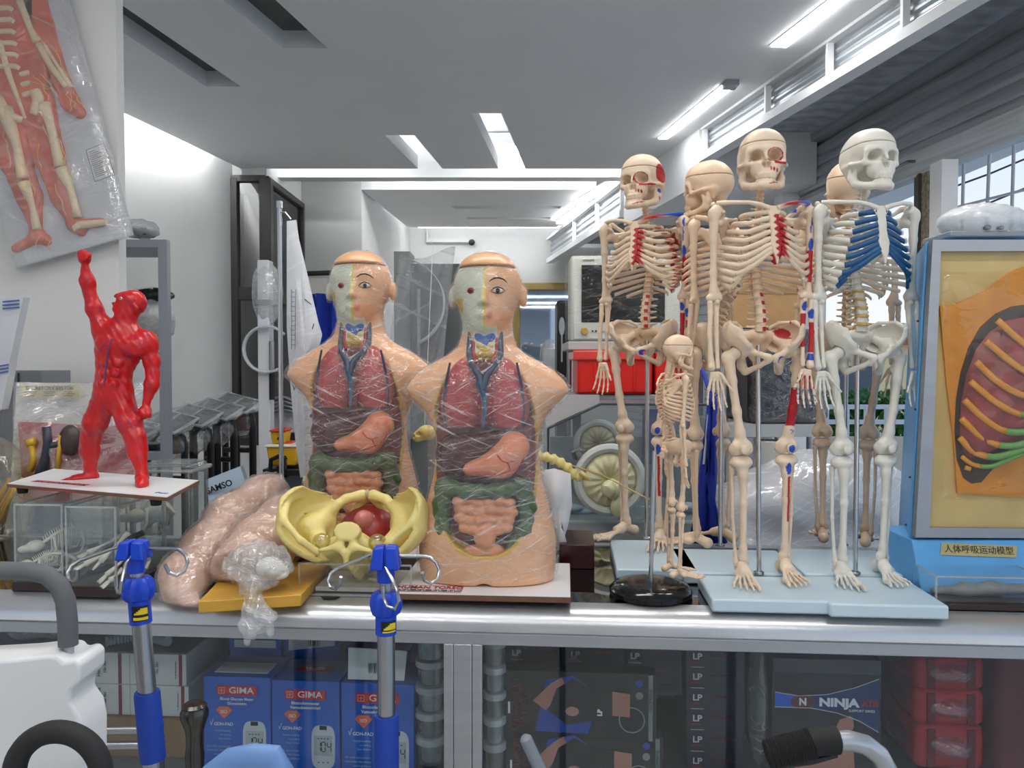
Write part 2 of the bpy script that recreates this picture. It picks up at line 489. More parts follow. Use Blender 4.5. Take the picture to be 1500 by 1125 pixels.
# lit beam and second dropped panel
struct(MB().box((-.55, 6.36, 3.09), (3.3, .14, .36)).build('trim_beam', M_white))
z2 = 2.97
b = MB(); xs = [(-1.36, 7.0), (.745, 7.0), (.56, 8.92), (-.72, 8.92)]
x2a, x2b = -1.12, .62
struct(slab('ceiling_panel', [(-1.36, 7.0), (.76, 7.0), (.52, 8.92), (-1.2, 8.92)], [[(-.62, 7.72), (.5, 7.72), (.48, 7.86), (-.58, 7.86)], [(-.5, 8.3), (.42, 8.3), (.4, 8.42), (-.48, 8.42)]], z2, .09, M_ceil))
struct(MB().box((0, 8, z2 + .12), (1.5, 1.4, .02)).build('ceiling_panel_lid', M_ceil))
# cove lights (the strips lie on top of the dropped slabs and wash the walls)
M_cove2 = mat('cove_led_bright', (255, 255, 255), .4, emit=62.)
M_cove3 = mat('cove_led_soft', (255, 255, 255), .4, emit=20.)
def strip(name, p, q, wd, z, label, m=None, th=.012):
    p = Vector((*p, z)); q = Vector((*q, z)); d = (q - p).normalized(); n = Vector((-d.y, d.x, 0)) * wd / 2
    b = MB(); b.hexa([p - n, q - n, q + n, p + n] + [v + Vector((0, 0, th)) for v in (p - n, q - n, q + n, p + n)])
    o = b.build(name, m or M_cove); tag(o, label, 'light'); return o
strip('cove_light', (XE(2.4) + .05, 2.4), (XE(5.6) + .05, 5.6), .03, 3.02, 'hidden strip light washing the top of the white left wall', M_cove2)
for i, (x0, x1) in enumerate(((-1.9, -.86), (-.42, -.22), (.22, .9))): strip('cove_light', (x0, yb - .06), (x1, yb - .06), .03, 3.02, ['left piece of the strip light above the ceiling edge, washing the white beam', 'short piece of the strip light between the two ceiling slots', 'right piece of the strip light above the ceiling edge, washing the white beam'][i])
strip('cove_light', (-1.1, 9.1), (.9, 9.1), .04, 3.0, 'strip light washing the far white wall above the mirror', M_cove3)
strip('cove_light', (-1.19, 7.2), (-1.1, 8.9), .03, 3.08, 'strip light beside the far dropped panel, along its left wall')
strip('cove_light', (-1.2, 6.72), (.7, 6.72), .03, 3.12, 'strip light in front of the far dropped panel')
# ceiling LED tubes by the shutter
def led(q, label, endcap=None):
    t = thing('ceiling_light', label, 'ceiling light', (*cz(*q[0]), ZC), 0, 'ceiling lights along the shutter')
    a = [Vector((*cz(*p), ZC)) for p in q]
    c = sum(a, Vector()) / 4
    fr = [c + (p - c) * 1.02 for p in a]
    for i, p in enumerate(a): fr[i] = p + (p - a[(i + 1) % 4]).normalized() * .008 + (p - a[(i - 1) % 4]).normalized() * .008
    dn = Vector((0, 0, -.004)); up = Vector((0, 0, .03))
    MB().hexa([p + dn for p in fr] + [p + up for p in fr]).build('housing', M_white, t, world=True)
    dn2 = Vector((0, 0, -.012))
    MB().hexa([p + dn2 for p in a] + [p + dn for p in a]).build('diffuser', M_led, t, world=True)
    if endcap:
        e = [Vector((*cz(*p), ZC)) for p in endcap]
        MB().hexa([p + Vector((0, 0, -.03)) for p in e] + [p for p in e]).build('end_cap', mat('grey_plastic', (150, 152, 158), .5), t, world=True)
led([(1130, 65), (1152, 66), (1262, -20), (1226, -10)], 'white LED strip light on the ceiling nearest the top edge of the photo')
led([(965, 201), (978, 201), (1076, 124), (1058, 124)], 'white LED strip light with a grey end cap above the leftmost large skeleton', [(1058, 124), (1076, 124), (1083, 116), (1064, 116)])
def led2(p, q, wd, z, label):
    t = thing('ceiling_light', label, 'ceiling light', (*p, z), 0, 'ceiling lights along the shutter')
    P0 = Vector((*p, z)); Q0 = Vector((*q, z)); d = (Q0 - P0).normalized(); n = Vector((-d.y, d.x, 0)) * wd / 2; u = Vector((0, 0, .03))
    MB().hexa([P0 - n, Q0 - n, Q0 + n, P0 + n] + [v + u for v in (P0 - n, Q0 - n, Q0 + n, P0 + n)]).build('diffuser', M_led, t, world=True)
    n *= 1.25; k = Vector((0, 0, .03)); u = Vector((0, 0, .05))
    MB().hexa([v + k for v in (P0 - n, Q0 - n, Q0 + n, P0 + n)] + [v + u for v in (P0 - n, Q0 - n, Q0 + n, P0 + n)]).build('housing', M_white, t, world=True)
a = PZ(850, 293, 2.96); c = PZ(905, 263, 2.96); led2((a.x, a.y), (c.x, c.y), .07, 2.93, 'far ceiling strip light just beyond the white beam')
a = PZ(820, 324, 2.96); c = PZ(857, 298, 2.96); led2((a.x, a.y), (c.x, c.y), .07, 2.93, 'farthest ceiling strip light beside the second dropped panel')
a = P(728, 222, 6.2); c = P(762, 222, 6.2); led2((a.x, a.y), (c.x, c.y), .1, a.z, 'small strip light seen up through a slot of the near ceiling')

# ------------------------------------------------------------------ right side: clerestory, soffit, shutter
def along(fx, y0, y1, prof, n=1):
    """sweep a (dx, z) profile along a wall plane"""
    b = MB(); V = []; k = len(prof)
    for i in range(n + 1):
        Y = y0 + (y1 - y0) * i / n
        V += [(fx(Y) + dx, Y, z) for dx, z in prof]
    Fc = [(i * k + j, i * k + j + 1, (i + 1) * k + j + 1, (i + 1) * k + j) for i in range(n) for j in range(k - 1)]
    b.add(V, Fc); return b
def corr(z0, z1, n, amp, dx=0):
    out = []
    for i in range(n * 4 + 1):
        t = i / (n * 4); ph = i % 4
        out.append((dx + (0, amp, amp, 0)[ph], z0 + (z1 - z0) * t))
    return out
cb = thing('clerestory_band', 'ribbed metal band with white frame running under the ceiling edge, near half', 'metal band', (XCs(4.9), 4.9, 2.7))
along(XCs, 1.2, 4.93, corr(2.72, 2.9, 4, .012, .02)).build('ribbed_panel', M_galv, cb, world=True, sharp=20)
b = MB()
for z0, z1, d in ((2.685, 2.73, .03), (2.885, 2.905, .02)):
    b.hexa([(XCs(1.2) - d, 1.2, z0), (XCs(1.2) + .05, 1.2, z0), (XCs(4.95) + .05, 4.95, z0), (XCs(4.95) - d, 4.95, z0)] + [(XCs(1.2) - d, 1.2, z1), (XCs(1.2) + .05, 1.2, z1), (XCs(4.95) + .05, 4.95, z1), (XCs(4.95) - d, 4.95, z1)])
b.build('frame_rail', M_white, cb, world=True)
for Y in (2.62, 3.12, 3.62, 4.17, 4.93):
    MB().box((XCs(Y), Y, 2.8), (.03, .022, .2)).build('mullion', M_white, cb, world=True)
cb = thing('clerestory_band', 'ribbed metal band with white frame under the far ceiling, beyond the white beam', 'metal band', (XCs(6.5), 6.5, 2.7))
XC2 = lambda Y: .93 - .16 * (Y - 6.5)
along(XC2, 6.5, 9.5, corr(2.68, 2.92, 4, .012, .02)).build('ribbed_panel', M_galv, cb, world=True, sharp=20)
b = MB()
for z0, z1 in ((2.63, 2.69), (2.91, 2.94)):
    b.hexa([(XC2(6.5) - .03, 6.5, z0), (XC2(6.5) + .06, 6.5, z0), (XC2(9.5) + .06, 9.5, z0), (XC2(9.5) - .03, 9.5, z0)] + [(XC2(6.5) - .03, 6.5, z1), (XC2(6.5) + .06, 6.5, z1), (XC2(9.5) + .06, 9.5, z1), (XC2(9.5) - .03, 9.5, z1)])
b.build('frame_rail', M_white, cb, world=True)
for Y in (6.52, 7.3, 8.2): MB().box((XC2(Y), Y, 2.8), (.035, .03, .24)).build('mullion', M_white, cb, world=True)
# white pier between the two bands
struct(MB().hexa([(XCs(4.97) - .02, 4.97, 2.55), (1.95, 4.97, 2.55), (1.8, 6.45, 2.55), (.93, 6.45, 2.55), (XCs(4.97) - .02, 4.97, 3.2), (1.95, 4.97, 3.2), (1.8, 6.45, 3.2), (.93, 6.45, 3.2)]).build('trim_pier', M_white))
# ribbed soffit
b = MB(); k = 60
V = []
for i in range(k * 4 + 1):
    Y = 1.2 + (9.5 - 1.2) * i / (k * 4); z = 2.87 + (0, .02, .02, 0)[i % 4]
    V += [(XCs(Y) + .03 if Y < 5 else XC2(Y) + .04, Y, z), (XW(Y) + .1, Y, z)]
b.add(V, [(2 * i, 2 * i + 1, 2 * i + 3, 2 * i + 2) for i in range(k * 4)])
struct(b.build('ceiling_soffit', M_galvd, sharp=20))
# rolling shutter
sh = thing('rolling_shutter', 'half raised grey steel rolling shutter above the bright shop opening', 'shutter', (XW(3.2), 3.2, 2.35))
prof = []
z = 2.87
for d, dz in ((-.02, 0), (-.02, .05), (.05, .005), (.05, .02)):
    z -= dz; prof.append((d, z))
while z > 2.47:
    prof += [(.036, z), (.026, z - .006), (.022, z - .032), (.026, z - .058), (.036, z - .064)]; z -= .07
along(XW, 1.6, 5.25, prof).build('slat_curtain', M_galvd, sh, world=True, sharp=25)
b = MB(); y0, y1 = 1.6, 5.25
b.hexa([(XW(y0) - .012, y0, 2.345), (XW(y0) + .04, y0, 2.345), (XW(y1) + .04, y1, 2.345), (XW(y1) - .012, y1, 2.345), (XW(y0) - .012, y0, 2.465), (XW(y0) + .04, y0, 2.465), (XW(y1) + .04, y1, 2.465), (XW(y1) - .012, y1, 2.465)])
b.hexa([(XW(y0) - .03, y0, 2.335), (XW(y0) + .04, y0, 2.335), (XW(y1) + .04, y1, 2.335), (XW(y1) - .03, y1, 2.335), (XW(y0) - .03, y0, 2.348), (XW(y0) + .04, y0, 2.348), (XW(y1) + .04, y1, 2.348), (XW(y1) - .03, y1, 2.348)])
b.build('bottom_bar', mat('light_galvanised_bar', (196, 202, 208), .4, .25, var=.2, vscale=9, stretch=(1, .15, 6)), sh, world=True)
Yh = 4.0
MB().tube([(XW(Yh + .13) - .01, Yh + .13, 2.385), (XW(Yh + .13) - .045, Yh + .125, 2.39), (XW(Yh + .1) - .055, Yh + .08, 2.40), (XW(Yh) - .055, Yh - .02, 2.41), (XW(Yh - .1) - .045, Yh - .08, 2.42), (XW(Yh - .1) - .01, Yh - .085, 2.42)], .008, 8).build('pull_handle', M_steel, sh, world=True)
# solid far part of the right wall: closed shutter
sh2 = thing('rolling_shutter', 'closed dark ribbed steel shutter on the far right wall behind the leftmost large skeleton', 'shutter', (XW(7), 7, 0))
XF = lambda Y: 1.93 - .14 * (Y - 5.4)
pr = []; z = 2.86
while z > .02:
    pr += [(.034, z), (.024, z - .008), (.02, z - .04), (.024, z - .072), (.034, z - .08)]; z -= .085
along(XF, 5.4, 9.55, pr).build('slat_curtain', M_galvd, sh2, world=True, sharp=25)
struct(MB().box((1.97, 5.3, 1.4), (.3, .16, 2.9)).build('trim_column', M_white))
# jambs of the opening
struct(MB().hexa([(x, y, z) for z in (0, 2.34) for x, y in ((2.005, 3.83), (2.035, 3.83), (2.075, 3.92), (2.03, 3.92))]).build('trim_1', mat('brown_jamb', (70, 62, 55), .6)))
b = MB()
Y0 = 3.80
b.box((2.028, 3.77, 1.5), (.05, .05, 1.66))
struct(b.build('trim_2', mat('rough_foam_strip', (140, 128, 110), .9, var=.5, vscale=60, bump=1, bscale=90)))
struct(MB().box((2.002, 3.60, 1.17), (.075, .10, 2.33)).build('trim_3', M_white))

# added fill lamps, out of view on the ceiling above and behind the camera
M_fill = mat('led_diffuser_bright', (255, 252, 246), .4, emit=20.)
for i, (x, y) in enumerate(((-1.0, .35), (.55, .35), (-1.0, -1.0), (.55, -1.0), (-.25, 1.75), (.85, 2.1))):
    t = thing('ceiling_light', ['wide strip light on the ceiling above the photographer, left', 'wide strip light on the ceiling above the photographer, right', 'wide strip light on the ceiling behind the photographer, left', 'wide strip light on the ceiling behind the photographer, right', 'wide strip light on the ceiling above the counter, left', 'wide strip light on the ceiling above the counter, right'][i], 'ceiling light', (x, y, ZC), 0, 'ceiling lights above the photographer')
    MB().box((0, 0, -.012), (1.24, .16, .024)).build('housing', M_white, t)
    MB().box((0, 0, -.026), (1.2, .12, .006)).build('diffuser', M_fill, t)
# ------------------------------------------------------------------ plastic skeleton models
M_bone = mat('bone_plastic', (226, 205, 182), .36, vcol=True, var=.05, vscale=25, spec=.45)
M_bslab = mat('pale_blue_plastic_base', (196, 216, 228), .32, spec=.5)
BONE = np.array(lin((229, 207, 182))); BONEW = np.array(lin((222, 219, 209))); BONEP = np.array(lin((231, 202, 172)))
RED = np.array(lin((176, 18, 32))); BLUE = np.array(lin((24, 72, 176))); CARB = np.array(lin((28, 84, 132))); DARK = np.array(lin((120, 88, 66)))
YEL = np.array(lin((206, 166, 80)))
H3 = lambda V, c, r: (((V - np.array(c)) / np.array(r)) ** 2).sum(1) < 1   # inside an ellipsoid
def sdfpart(fn, lo, hi, h, it=1):
    V, Fc = nets(fn, lo, hi, h)
    return smoothmesh(V, Fc, it) if it else V, Fc

# ---- skull, origin at the neck joint; +x is the model's left
so = np.array([0, -.012, .049])
def f_skull(X):
    X = [X[i] - so[i] for i in range(3)]
    A = [np.abs(X[0]), X[1], X[2]]
    d = uns([els(X, (0, .008, .0175), (.0440, .048, .0455)), els(X, (0, .028, .008), (.037, .028, .031)), els(X, (0, -.020, .022), (.038, .027, .033))], .016)
    d = un(d, els(A, (.03, .008, -.004), (.012, .028, .022)), .012)
    d = un(d, cap(X, (0, -.034, -.024), (0, -.037, -.031), .016, .0165), .010)
    d = un(d, els(A, (.014, -.034, -.022), (.013, .016, .018)), .006)
    d = un(d, cap(A, (.0, -.0445, .0135), (.028, -.038, .0125), .0055, .005), .007)
    d = un(d, cap(A, (.032, -.036, .009), (.0345, -.032, -.010), .0042), .004)
    d = un(d, cap(A, (.012, -.045, -.0145), (.035, -.031, -.0115), .0055, .0045), .005)
    d = sub(d, els(A, (.049, -.020, -.008), (.011, .017, .020)), .005)
    d = un(d, cap(A, (.035, -.031, -.0105), (.044, -.004, -.0095), .0036, .0036), .003)
    d = un(d, cap(A, (.044, -.004, -.0095), (.041, .010, -.009), .0036, .004), .003)
    d = un(d, cap(A, (.037, .018, -.012), (.035, .016, -.028), .009, .004), .006)
    d = un(d, cap(X, (0, .02, -.022), (0, .0, -.026), .02, .012), .008)
    d = sub(d, els(A, (.0172, -.050, .002), (.0122, .031, .0100)), .0015)
    d = sub(d, els(A, (.0034, -.058, -.0160), (.0048, .021, .0088)), .001)
    d = un(d, cap(X, (0, -.045, .009), (0, -.0525, -.006), .0045, .0033), .003)
    d = un(d, cap(X, (0, -.045, -.010), (0, -.049, -.022), .0012, .0012), .001)
    for k in range(5):
        a = (k + .5) * .30; d = un(d, cap(A, (.017 * math.sin(a), -.038 - .0155 * math.cos(a), -.034), (.0168 * math.sin(a), -.038 - .0152 * math.cos(a), -.0425), .0027, .0022), .001)
    return d
def f_jaw(X):
    X = [X[i] - so[i] for i in range(3)]; A = [np.abs(X[0]), X[1], X[2]]
    d = chain(A, [(.037, .004, -.014), (.036, .004, -.034), (.032, -.004, -.046), (.021, -.032, -.054), (.008, -.0485, -.056), (0, -.050, -.056)], [.0045, .0065, .0075, .0065, .0072, .0078], .006)
    d = un(d, cap(A, (.035, -.008, -.020), (.034, -.004, -.038), .0035, .005), .004)
    d = un(d, cap(X, (-.004, -.053, -.057), (.004, -.053, -.057), .005), .005)
    for k in range(5):
        a = (k + .5) * .30; d = un(d, cap(A, (.0163 * math.sin(a), -.037 - .0155 * math.cos(a), -.0445), (.0175 * math.sin(a), -.036 - .0155 * math.cos(a), -.052), .0023, .0035), .0016)
    return d
zc = so[2] + .0245
pl = lambda X: X[2] - zc + (X[1] + .012) * .10
SK = {}
lo, hi = (-.05, -.075, -.02), (.05, .062, .11)
SK['skull_cap'] = sdfpart(lambda X: np.maximum(f_skull(X), -pl(X) + .0005), (-.05, -.07, .055), (.05, .06, .117), .0016, 1)
SK['skull'] = sdfpart(lambda X: np.maximum(f_skull(X), pl(X) + .0005), lo, (.05, .062, .085), .0016, 1)
SK['jaw'] = sdfpart(f_jaw, (-.046, -.074, -.02), (.046, .01, .045), .0016, 1)
# ---- vertebra, unit: body radius 1
def f_vert(X):
    A = [np.abs(X[0]), X[1], X[2]]
    q = np.sqrt(X[0] ** 2 + (X[1] / .85) ** 2)
    body = np.maximum(q - 1 + .12 * (1 - (X[2] / .6) ** 2), np.abs(X[2]) - .56)
    d = un(body, cap(A, (.45, .8, .1), (.55, 1.3, .1), .3, .32), .25)
    d = un(d, cap(A, (.55, 1.25, .1), (1.75, 1.6, .25), .3, .2), .25)
    d = un(d, cap(A, (.5, 1.3, .1), (0, 1.85, 0), .3, .28), .25)
    d = un(d, cap(X, (0, 1.8, .05), (0, 2.75, -.55), .27, .2), .25)
    return d
SK['vert'] = sdfpart(f_vert, (-2, -1, -1), (2, 3, .7), .16, 1)
# ---- long bones and girdles (model's left side, +x)
def f_hum(X):
    return uns([cap(X, (.092, .004, .720), (.094, .004, .717), .0125), cap(X, (.1, .001, .716), (.1, .001, .708), .009), chain(X, [(.098, .003, .712), (.0985, .004, .665), (.099, .005, .60), (.0985, .006, .565), (.098, .006, .556)], [.0105, .0072, .0062, .0075, .009], .006), cap(X, (.089, .005, .551), (.108, .005, .551), .0072, .0068), cap(X, (.0855, .007, .556), (.0985, .006, .575), .004, .005)], .005)
SK['humerus'] = sdfpart(f_hum, (.075, -.02, .535), (.12, .03, .74), .0019)
f_uln = lambda X: uns([chain(X, [(.093, .009, .552), (.0935, .009, .535), (.094, .007, .48), (.0945, .003, .425), (.0945, .002, .416)], [.0072, .0066, .0045, .0038, .0048], .004), cap(X, (.093, .0, .542), (.093, .006, .54), .005)], .004)
f_rad = lambda X: chain(X, [(.107, .003, .541), (.107, .003, .533), (.1065, .003, .522), (.1095, .002, .48), (.1085, .0, .43), (.108, -.001, .416)], [.0062, .0046, .0052, .0045, .0052, .0078], .004)
SK['ulna'] = sdfpart(f_uln, (.08, -.01, .40), (.105, .022, .565), .0017)
SK['radius'] = sdfpart(f_rad, (.095, -.014, .40), (.122, .014, .555), .0017)
def f_hand(X):
    d = uns([els(X, (.094 + .0065 * i, .0, .404 - .0055 * j), (.0046, .0046, .004)) for i in range(3) for j in range(2)], .0025)
    for i in range(4):
        x0, x1 = .0925 + .0055 * i, .0865 + .0095 * i
        d = un(d, chain(X, [(x0, 0, .396), (.5 * (x0 + x1), -.001, .384), (x1, -.001, .3725 - .0015 * (i in (1, 2)))], [.0034, .0023, .0036], .002), .0012)
    return un(d, chain(X, [(.0905, -.004, .402), (.083, -.009, .387)], [.0036, .0036], .002), .0012)
SK['hand'] = sdfpart(f_hand, (.076, -.016, .362), (.122, .01, .412), .00125)
def fingers():
    out = []
    for i, L in enumerate((.037, .042, .039, .031)):
        x0 = .0865 + .0095 * i; dx = (-.11, -.02, .08, .18)[i]; z0 = .3718 - .0015 * (i in (1, 2)); y0 = -.001
        pts = []; rs = []
        seg = (.46, .31, .23); t = 0; z = z0; y = y0; x = x0
        for k, s in enumerate(seg):
            l = L * s; bend = -.15 - .22 * k
            nx, ny, nz = x + dx * l, y + l * math.sin(bend), z - l * math.cos(bend)
            for q, r in ((.04, .0030), (.22, .0022), (.6, .0018), (.86, .0024), (.97, .0026 if k < 2 else .0014)):
                pts.append((x + (nx - x) * q, y + (ny - y) * q, z + (nz - z) * q)); rs.append(r * (1 - .1 * k))
            x, y, z = nx, ny, nz
        out.append((pts, rs))
    pts = []; rs = []; x, y, z = .0825, -.0095, .3862
    for k, l in enumerate((.015, .012)):
        nx, ny, nz = x - .45 * l, y - .3 * l, z - .8 * l
        for q, r in ((.04, .0032), (.22, .0024), (.6, .002), (.86, .0026), (.97, .0028 if k < 1 else .0014)):
            pts.append((x + (nx - x) * q, y + (ny - y) * q, z + (nz - z) * q)); rs.append(r)
        x, y, z = nx, ny, nz
    out.append((pts, rs)); return out
SK['clavicle'] = None
def f_scap(X):
    g = (.083, .014, .703)
    med = [(.034, .054, .712), (.037, .060, .69), (.041, .063, .665), (.045, .063, .64), (.048, .061, .622)]
    d = uns([cap(X, g, p, .006, .0026) for p in med] + [cap(X, med[i], med[i + 1], .0028) for i in range(4)] + [cap(X, (.07, .03, .70), (.047, .061, .63), .003), cap(X, (.065, .033, .71), (.041, .06, .665), .003)], .006)
    d = un(d, chain(X, [(.040, .063, .696), (.065, .047, .712), (.088, .026, .730), (.097, .010, .733)], [.003, .004, .0052, .0058], .004), .004)
    d = un(d, cap(X, (.080, .006, .712), (.083, -.008, .716), .0045, .004), .004)
    return un(d, cap(X, (.086, .010, .700), (.088, .008, .698), .009), .004)
SK['scapula'] = sdfpart(f_scap, (.028, -.016, .612), (.11, .072, .745), .0021)
def f_pel(X):
    A = [np.abs(X[0]), X[1], X[2]]
    R = Rz(rad(-38)) @ Ry(rad(22))
    R = Rz(rad(35)) @ Ry(rad(28))
    wing = els(A, (.050, .006, .478), (.034, .0046, .034), R)
    shell = np.abs(els(A, (.012, .0, .486), (.066, .050, .05))) - .0028
    shell = np.maximum(shell, bxs(A, (.047, .008, .476), (.032, .044, .034), .024))
    shell = np.maximum(shell, X[2] - .505 + (A[1] - .006) ** 2 * 9)
    d = shell
    d = un(d, chain(A, [(.030, .040, .494), (.045, .030, .503), (.066, .008, .503), (.070, -.018, .490), (.062, -.03, .474)], [.004, .0035, .0038, .004, .0045], .004), .003)
    d = un(d, cap(A, (.052, .006, .462), (.047, -.004, .447), .012, .015), .01)
    d = un(d, cap(A, (.030, .036, .478), (.048, .006, .456), .008, .010), .008)
    d = un(d, chain(A, [(.044, -.012, .450), (.022, -.034, .440), (.0065, -.040, .434)], [.0075, .0052, .0072], .004), .005)
    d = un(d, chain(A, [(.042, .012, .440), (.038, .018, .418), (.034, .012, .408)], [.009, .0085, .0085], .006), .006)
    d = un(d, chain(A, [(.034, .008, .406), (.018, -.022, .418), (.0065, -.038, .428)], [.0065, .0045, .006], .004), .004)
    d = sub(d, els(A, (.060, -.006, .445), (.0135, .0135, .0135)), .002)
    return d
SK['pelvis'] = sdfpart(f_pel, (-.085, -.05, .395), (.085, .06, .515), .002)
def f_sac(X):
    A = [np.abs(X[0]), X[1], X[2]]
    d = uns([chain(X, [(0, .024, .478), (0, .040, .455), (0, .045, .435), (0, .040, .418), (0, .034, .410)], [.013, .010, .007, .004, .003], .006), chain(A, [(.012, .028, .480), (.027, .034, .476), (.02, .044, .455), (.006, .046, .435)], [.010, .009, .007, .004], .008)], .008)
    for i in range(4): d = un(d, els(X, (0, .050 + .002 * i, .470 - .012 * i), (.004, .006, .005)), .003)
    return d
SK['sacrum'] = sdfpart(f_sac, (-.04, .0, .40), (.04, .066, .495), .002)
def f_fem(X):
    d = uns([els(X, (.0575, -.005, .445), (.0122, .0122, .0122)), cap(X, (.059, -.004, .444), (.071, .0, .434), .0075, .009), cap(X, (.074, .002, .437), (.073, .002, .43), .0105, .010),
             chain(X, [(.071, .0, .43), (.066, -.002, .39), (.058, -.004, .33), (.052, -.003, .288), (.0495, .0, .268)], [.0115, .0084, .0078, .0092, .0125], .008), cap(X, (.0385, .002, .2555), (.0405, -.002, .261), .0132, .0128), cap(X, (.0595, .002, .2555), (.0575, -.002, .261), .0132, .0128), cap(X, (.064, .006, .415), (.062, .006, .41), .006)], .007)
    return sub(d, els(X, (.049, .014, .247), (.005, .012, .010)), .003)
SK['femur'] = sdfpart(f_fem, (.022, -.024, .239), (.09, .022, .462), .0022)
f_tib = lambda X: uns([cap(X, (.0395, .001, .2315), (.0585, .001, .2315), .0112), els(X, (.049, .001, .228), (.022, .015, .009)), chain(X, [(.048, -.001, .226), (.047, -.004, .205), (.046, -.003, .15), (.0455, .001, .06), (.0455, .004, .042)], [.0125, .0088, .0068, .0064, .0095], .008), cap(X, (.039, .003, .040), (.0375, .003, .032), .0055, .005)], .006)
SK['tibia'] = sdfpart(f_tib, (.024, -.02, .024), (.077, .02, .246), .0021)
f_fib = lambda X: chain(X, [(.064, .010, .218), (.064, .010, .208), (.063, .010, .12), (.058, .010, .05), (.057, .009, .034), (.057, .008, .026)], [.006, .0042, .0034, .0036, .0058, .0045], .004)
SK['fibula'] = sdfpart(f_fib, (.048, 0, .02), (.072, .018, .228), .0017)
def f_foot(X):
    d = uns([cap(X, (.046, .028, .013), (.046, .020, .016), .0125, .011), cap(X, (.046, .008, .022), (.0465, .0, .026), .011, .011), cap(X, (.046, -.012, .021), (.047, -.022, .019), .011, .009), els(X, (.056, -.012, .014), (.008, .012, .008)), els(X, (.039, -.016, .019), (.007, .012, .009))], .006)
    for i in range(5):
        x0, x1 = .0365 + .0056 * i, .028 + .0100 * i
        y1 = (-.060, -.064, -.062, -.058, -.052)[i]; r = (.0054, .0037, .0035, .0034, .0036)[i]
        d = un(d, chain(X, [(x0, -.024, .018 - .0018 * i), (.5 * x0 + .5 * x1, -.042, .0135 - .0014 * i), (x1, y1, .0062)], [r * 1.0, r * .66, r * 1.1], .002), .0012)
    return d
SK['foot'] = sdfpart(f_foot, (.02, -.07, 0), (.08, .045, .04), .0016)
def toes():
    out = []
    for i in range(5):
        x1 = .028 + .0100 * i; y1 = (-.0655, -.0685, -.0665, -.062, -.0565)[i]; L = (.027, .026, .024, .021, .018)[i]; r = (.0045, .003, .0028, .0027, .0026)[i]
        pts = []; rs = []
        for a, b, q in ((0, .5, 1), (.52, .78, .9), (.8, 1, .8)):
            for s, w in ((.05, 1.05), (.35, .72), (.7, .72), (.97, 1.0 if b < 1 else .5)):
                t = a + (b - a) * s; pts.append((x1 + .12 * L * t * (i - 1.5) * .4, y1 - L * t, .0062 - .002 * t + .002 * math.sin(t * PI))); rs.append(r * w * q)
        out.append((pts, rs))
    return out
f_pat = lambda X: els(X, (.049, -.0195, .256), (.0088, .0048, .0098))
SK['patella'] = sdfpart(f_pat, (.038, -.026, .244), (.06, -.012, .268), .0016)
f_ster = lambda X: np.maximum(uns([cap(X, (-.006, -.044, .712), (.006, -.044, .712), .009), chain(X, [(0, -.045, .708), (0, -.0500, .685), (0, -.056, .65), (0, -.0595, .634)], [.010, .0075, .0095, .0085], .006), chain(X, [(0, -.0605, .628), (0, -.062, .610)], [.005, .0022], .003)], .004), np.abs(X[1] + .0505 + (X[2] - .68) * -.19) - .0032)
SK['sternum'] = sdfpart(f_ster, (-.02, -.070, .600), (.02, -.034, .726), .0017)

# ribs and costal cartilages as swept curves (model's left)
RW = [.040, .056, .067, .075, .081, .085, .087, .087, .084, .079, .068, .052]
DR = [.006, .012, .017, .021, .025, .028, .031, .033, .034, .033, .026, .017]
FE = [128, 132, 134, 134, 133, 132, 131, 128, 122, 115, 92, 70]
SZ = [.709, .697, .684, .671, .658, .647, .639, .633]
def spine_y(z):
    return float(np.interp(z, [.475, .50, .53, .57, .63, .68, .735, .77], [.020, .012, .014, .030, .044, .038, .016, .010]))
def rib_curves(i):
    zb = .7265 - .0124 * (i + 1); w = RW[i]; yb_ = spine_y(zb) + .016
    fe = rad(FE[i]); yc = .002 + .003 * i * .1; pts = []
    n = 22
    yf = [-.040, -.043, -.046, -.049, -.051, -.053, -.054, -.053, -.05, -.047, -.047, -.047][i]
    for k in range(n + 1):
        p = fe * k / n; s = math.sin(p)
        yy = (yb_ + .0) * max(math.cos(p), 0) + abs(min(math.cos(p), 0)) * yf * 1.02
        if p < PI / 2: yy = yb_ * math.cos(p) ** .8 + .006 * math.sin(2 * p)
        x = .008 + (w - .008) * s ** .85 if p < PI / 2 else w * s
        pts.append((x, yy, zb + .004 * math.sin(min(p, .6) / .6 * PI) * 0 - DR[i] * (p / fe) ** 1.15))
    cart = None
    e = pts[-1]
    if i < 8:
        t = (.0085 + .0 * i, -.046 - .0020 * i if i < 6 else -.0595, SZ[i])
        dip = (0, .000, .001, .002, .003, .005, .007, .009)[i]
        cart = [tuple(e[k] + (t[k] - e[k]) * u + (-dip * 4 * u * (1 - u) * (1 - u) if k == 2 else 0) + (-.004 * math.sin(PI * u) if k == 1 else 0) for k in range(3)) for u in np.linspace(0, 1, 10)]
    elif i < 10:
        tgt = {8: (.045, -.048, .608), 9: (.062, -.036, .585)}[i]
        cart = [tuple(e[k] + (tgt[k] - e[k]) * u for k in range(3)) for u in np.linspace(0, 1, 6)]
    return pts, cart

